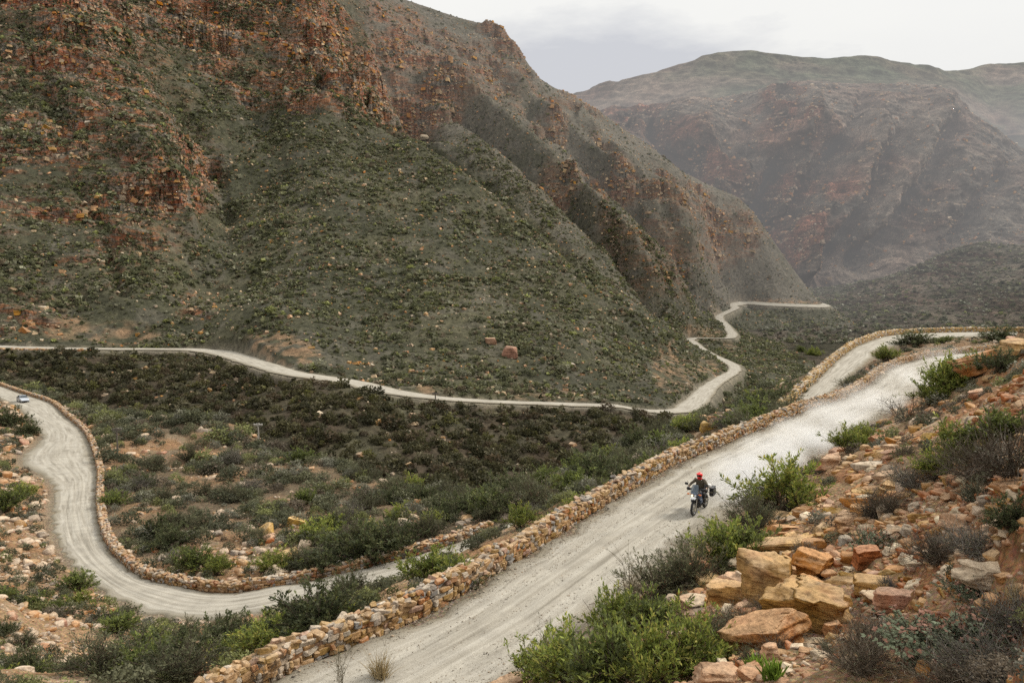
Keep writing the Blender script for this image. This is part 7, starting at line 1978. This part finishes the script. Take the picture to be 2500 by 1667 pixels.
pole(631, 1082, 1034, "slender pale telephone pole on the edge of the scrub slope", K_POLEL, 1.4)
pole(831, 1128, 1093, "small pale telephone pole down in the stream gully", K_POLEL, 1.4, 160)
pole(1063, 993, 958, "distant dark telephone pole beside the valley road", K_POLE, 1.6, 200)
p = on_ground(537, 1526)
MB().box((0, 0, 0.32), (0.07, 0.07, 0.75), (0, 0.04, 0), 0.008).box((0, 0, 0.71), (0.085, 0.085, 0.06), (0, 0.04, 0), 0.01).build("marker_post", K_POLE, None, False, label="short dark marker post at the inner edge of the lower road bend", category="post").location = p

# ================================================================== HAZE AND DUST
def vol_mat(name):
    m, nt = new_mat(name); return m, nt, NB_(nt)
m, nt, B_ = vol_mat("valley_haze")
# thin haze under an overcast sky: it absorbs evenly, its own emission stands in for scattered light
SIG = 0.00027
va_ = B_.n('ShaderNodeVolumeAbsorption'); va_.inputs['Color'].default_value = (0, 0, 0, 1); va_.inputs['Density'].default_value = SIG
ve_ = B_.n('ShaderNodeEmission'); ve_.inputs['Color'].default_value = (0.63, 0.62, 0.62, 1); ve_.inputs['Strength'].default_value = SIG
ad_ = B_.n('ShaderNodeAddShader'); B_.l(va_.outputs[0], ad_.inputs[0]); B_.l(ve_.outputs[0], ad_.inputs[1])
o_ = B_.n('ShaderNodeOutputMaterial'); B_.l(ad_.outputs[0], o_.inputs['Volume'])
hz = MB().box((700, 2000, 220), (6000, 2800, 560)).build("haze", m, None, False, kind="stuff", label="thin bright haze filling the valley towards the far mountains", category="haze")

m, nt, B_ = vol_mat("road_dust")
P = B_.pos()
nz = B_.noise(P, 0.45, 4, 0.6, 0.6)
acc = None
DUST = []
for (u, v, r_, st) in [(1772, 1216, 1.6, 2.4), (1835, 1180, 2.3, 2.3), (1910, 1130, 2.7, 1.3), (1985, 1088, 2.9, 1.0), (2060, 1040, 3.2, 0.7), (2135, 995, 3.4, 0.5), (2215, 940, 3.8, 0.32), (2310, 890, 4.0, 0.18), (1740, 1222, 0.8, 0.7)]:
    c = PH(u, v, 10.0); c[2] += 0.35 * r_ * 0.5
    DUST.append((c, r_, st))
    d_ = B_.n('ShaderNodeVectorMath', operation='SUBTRACT'); B_.l(P, d_.inputs[0]); d_.inputs[1].default_value = c
    s_ = B_.n('ShaderNodeVectorMath', operation='MULTIPLY'); B_.l(d_.outputs[0], s_.inputs[0]); s_.inputs[1].default_value = (1 / r_, 1 / (r_ * 1.5), 1 / (0.42 * r_ + 0.3))
    l_ = B_.n('ShaderNodeVectorMath', operation='LENGTH'); B_.l(s_.outputs[0], l_.inputs[0])
    f_ = B_.math('MULTIPLY', B_.math('SUBTRACT', 1.0, l_.outputs['Value'], True), st)
    acc = f_ if acc is None else B_.math('MAXIMUM', acc, f_)
den = B_.math('MULTIPLY', acc, B_.math('MULTIPLY', B_.math('SUBTRACT', nz, 0.36, True), 2.6))
pv = B_.n('ShaderNodeVolumeScatter'); pv.inputs['Color'].default_value = (0.98, 0.96, 0.91, 1); pv.inputs['Anisotropy'].default_value = 0.2
B_.l(B_.math('MULTIPLY', den, 1.3), pv.inputs['Density'])
o_ = B_.n('ShaderNodeOutputMaterial'); B_.l(pv.outputs[0], o_.inputs['Volume'])
dm = MB()
L = [q for q in up_d if 33 < q[1] < 128][::6]
L = [(q[:3] + q[3:]) / 2 for q in L]
secs = []
for i_, q in enumerate(L):
    t_ = (L[min(i_ + 1, len(L) - 1)] - L[max(i_ - 1, 0)]); t_ = t_ / np.linalg.norm(t_); n_ = np.array([-t_[1], t_[0], 0])
    w_ = 3.4 + 4.5 * max(0, (q[1] - 60) / 60); h_ = 1.4 + 2.4 * max(0, (q[1] - 50) / 60)
    secs.append([tuple(q + n_ * a * w_ + np.array([0, 0, z])) for a, z in ((-1, -0.3), (1, -0.3), (1, h_ * .6), (.6, h_), (-.6, h_), (-1, h_ * .6))])
dm.loft(secs)
dm.build("dust_cloud", m, None, False, kind="stuff", label="pale dust hanging over the road behind the motorcycle", category="dust")
scene.cycles.volume_step_rate = 1.0
scene.cycles.volume_max_steps = 256
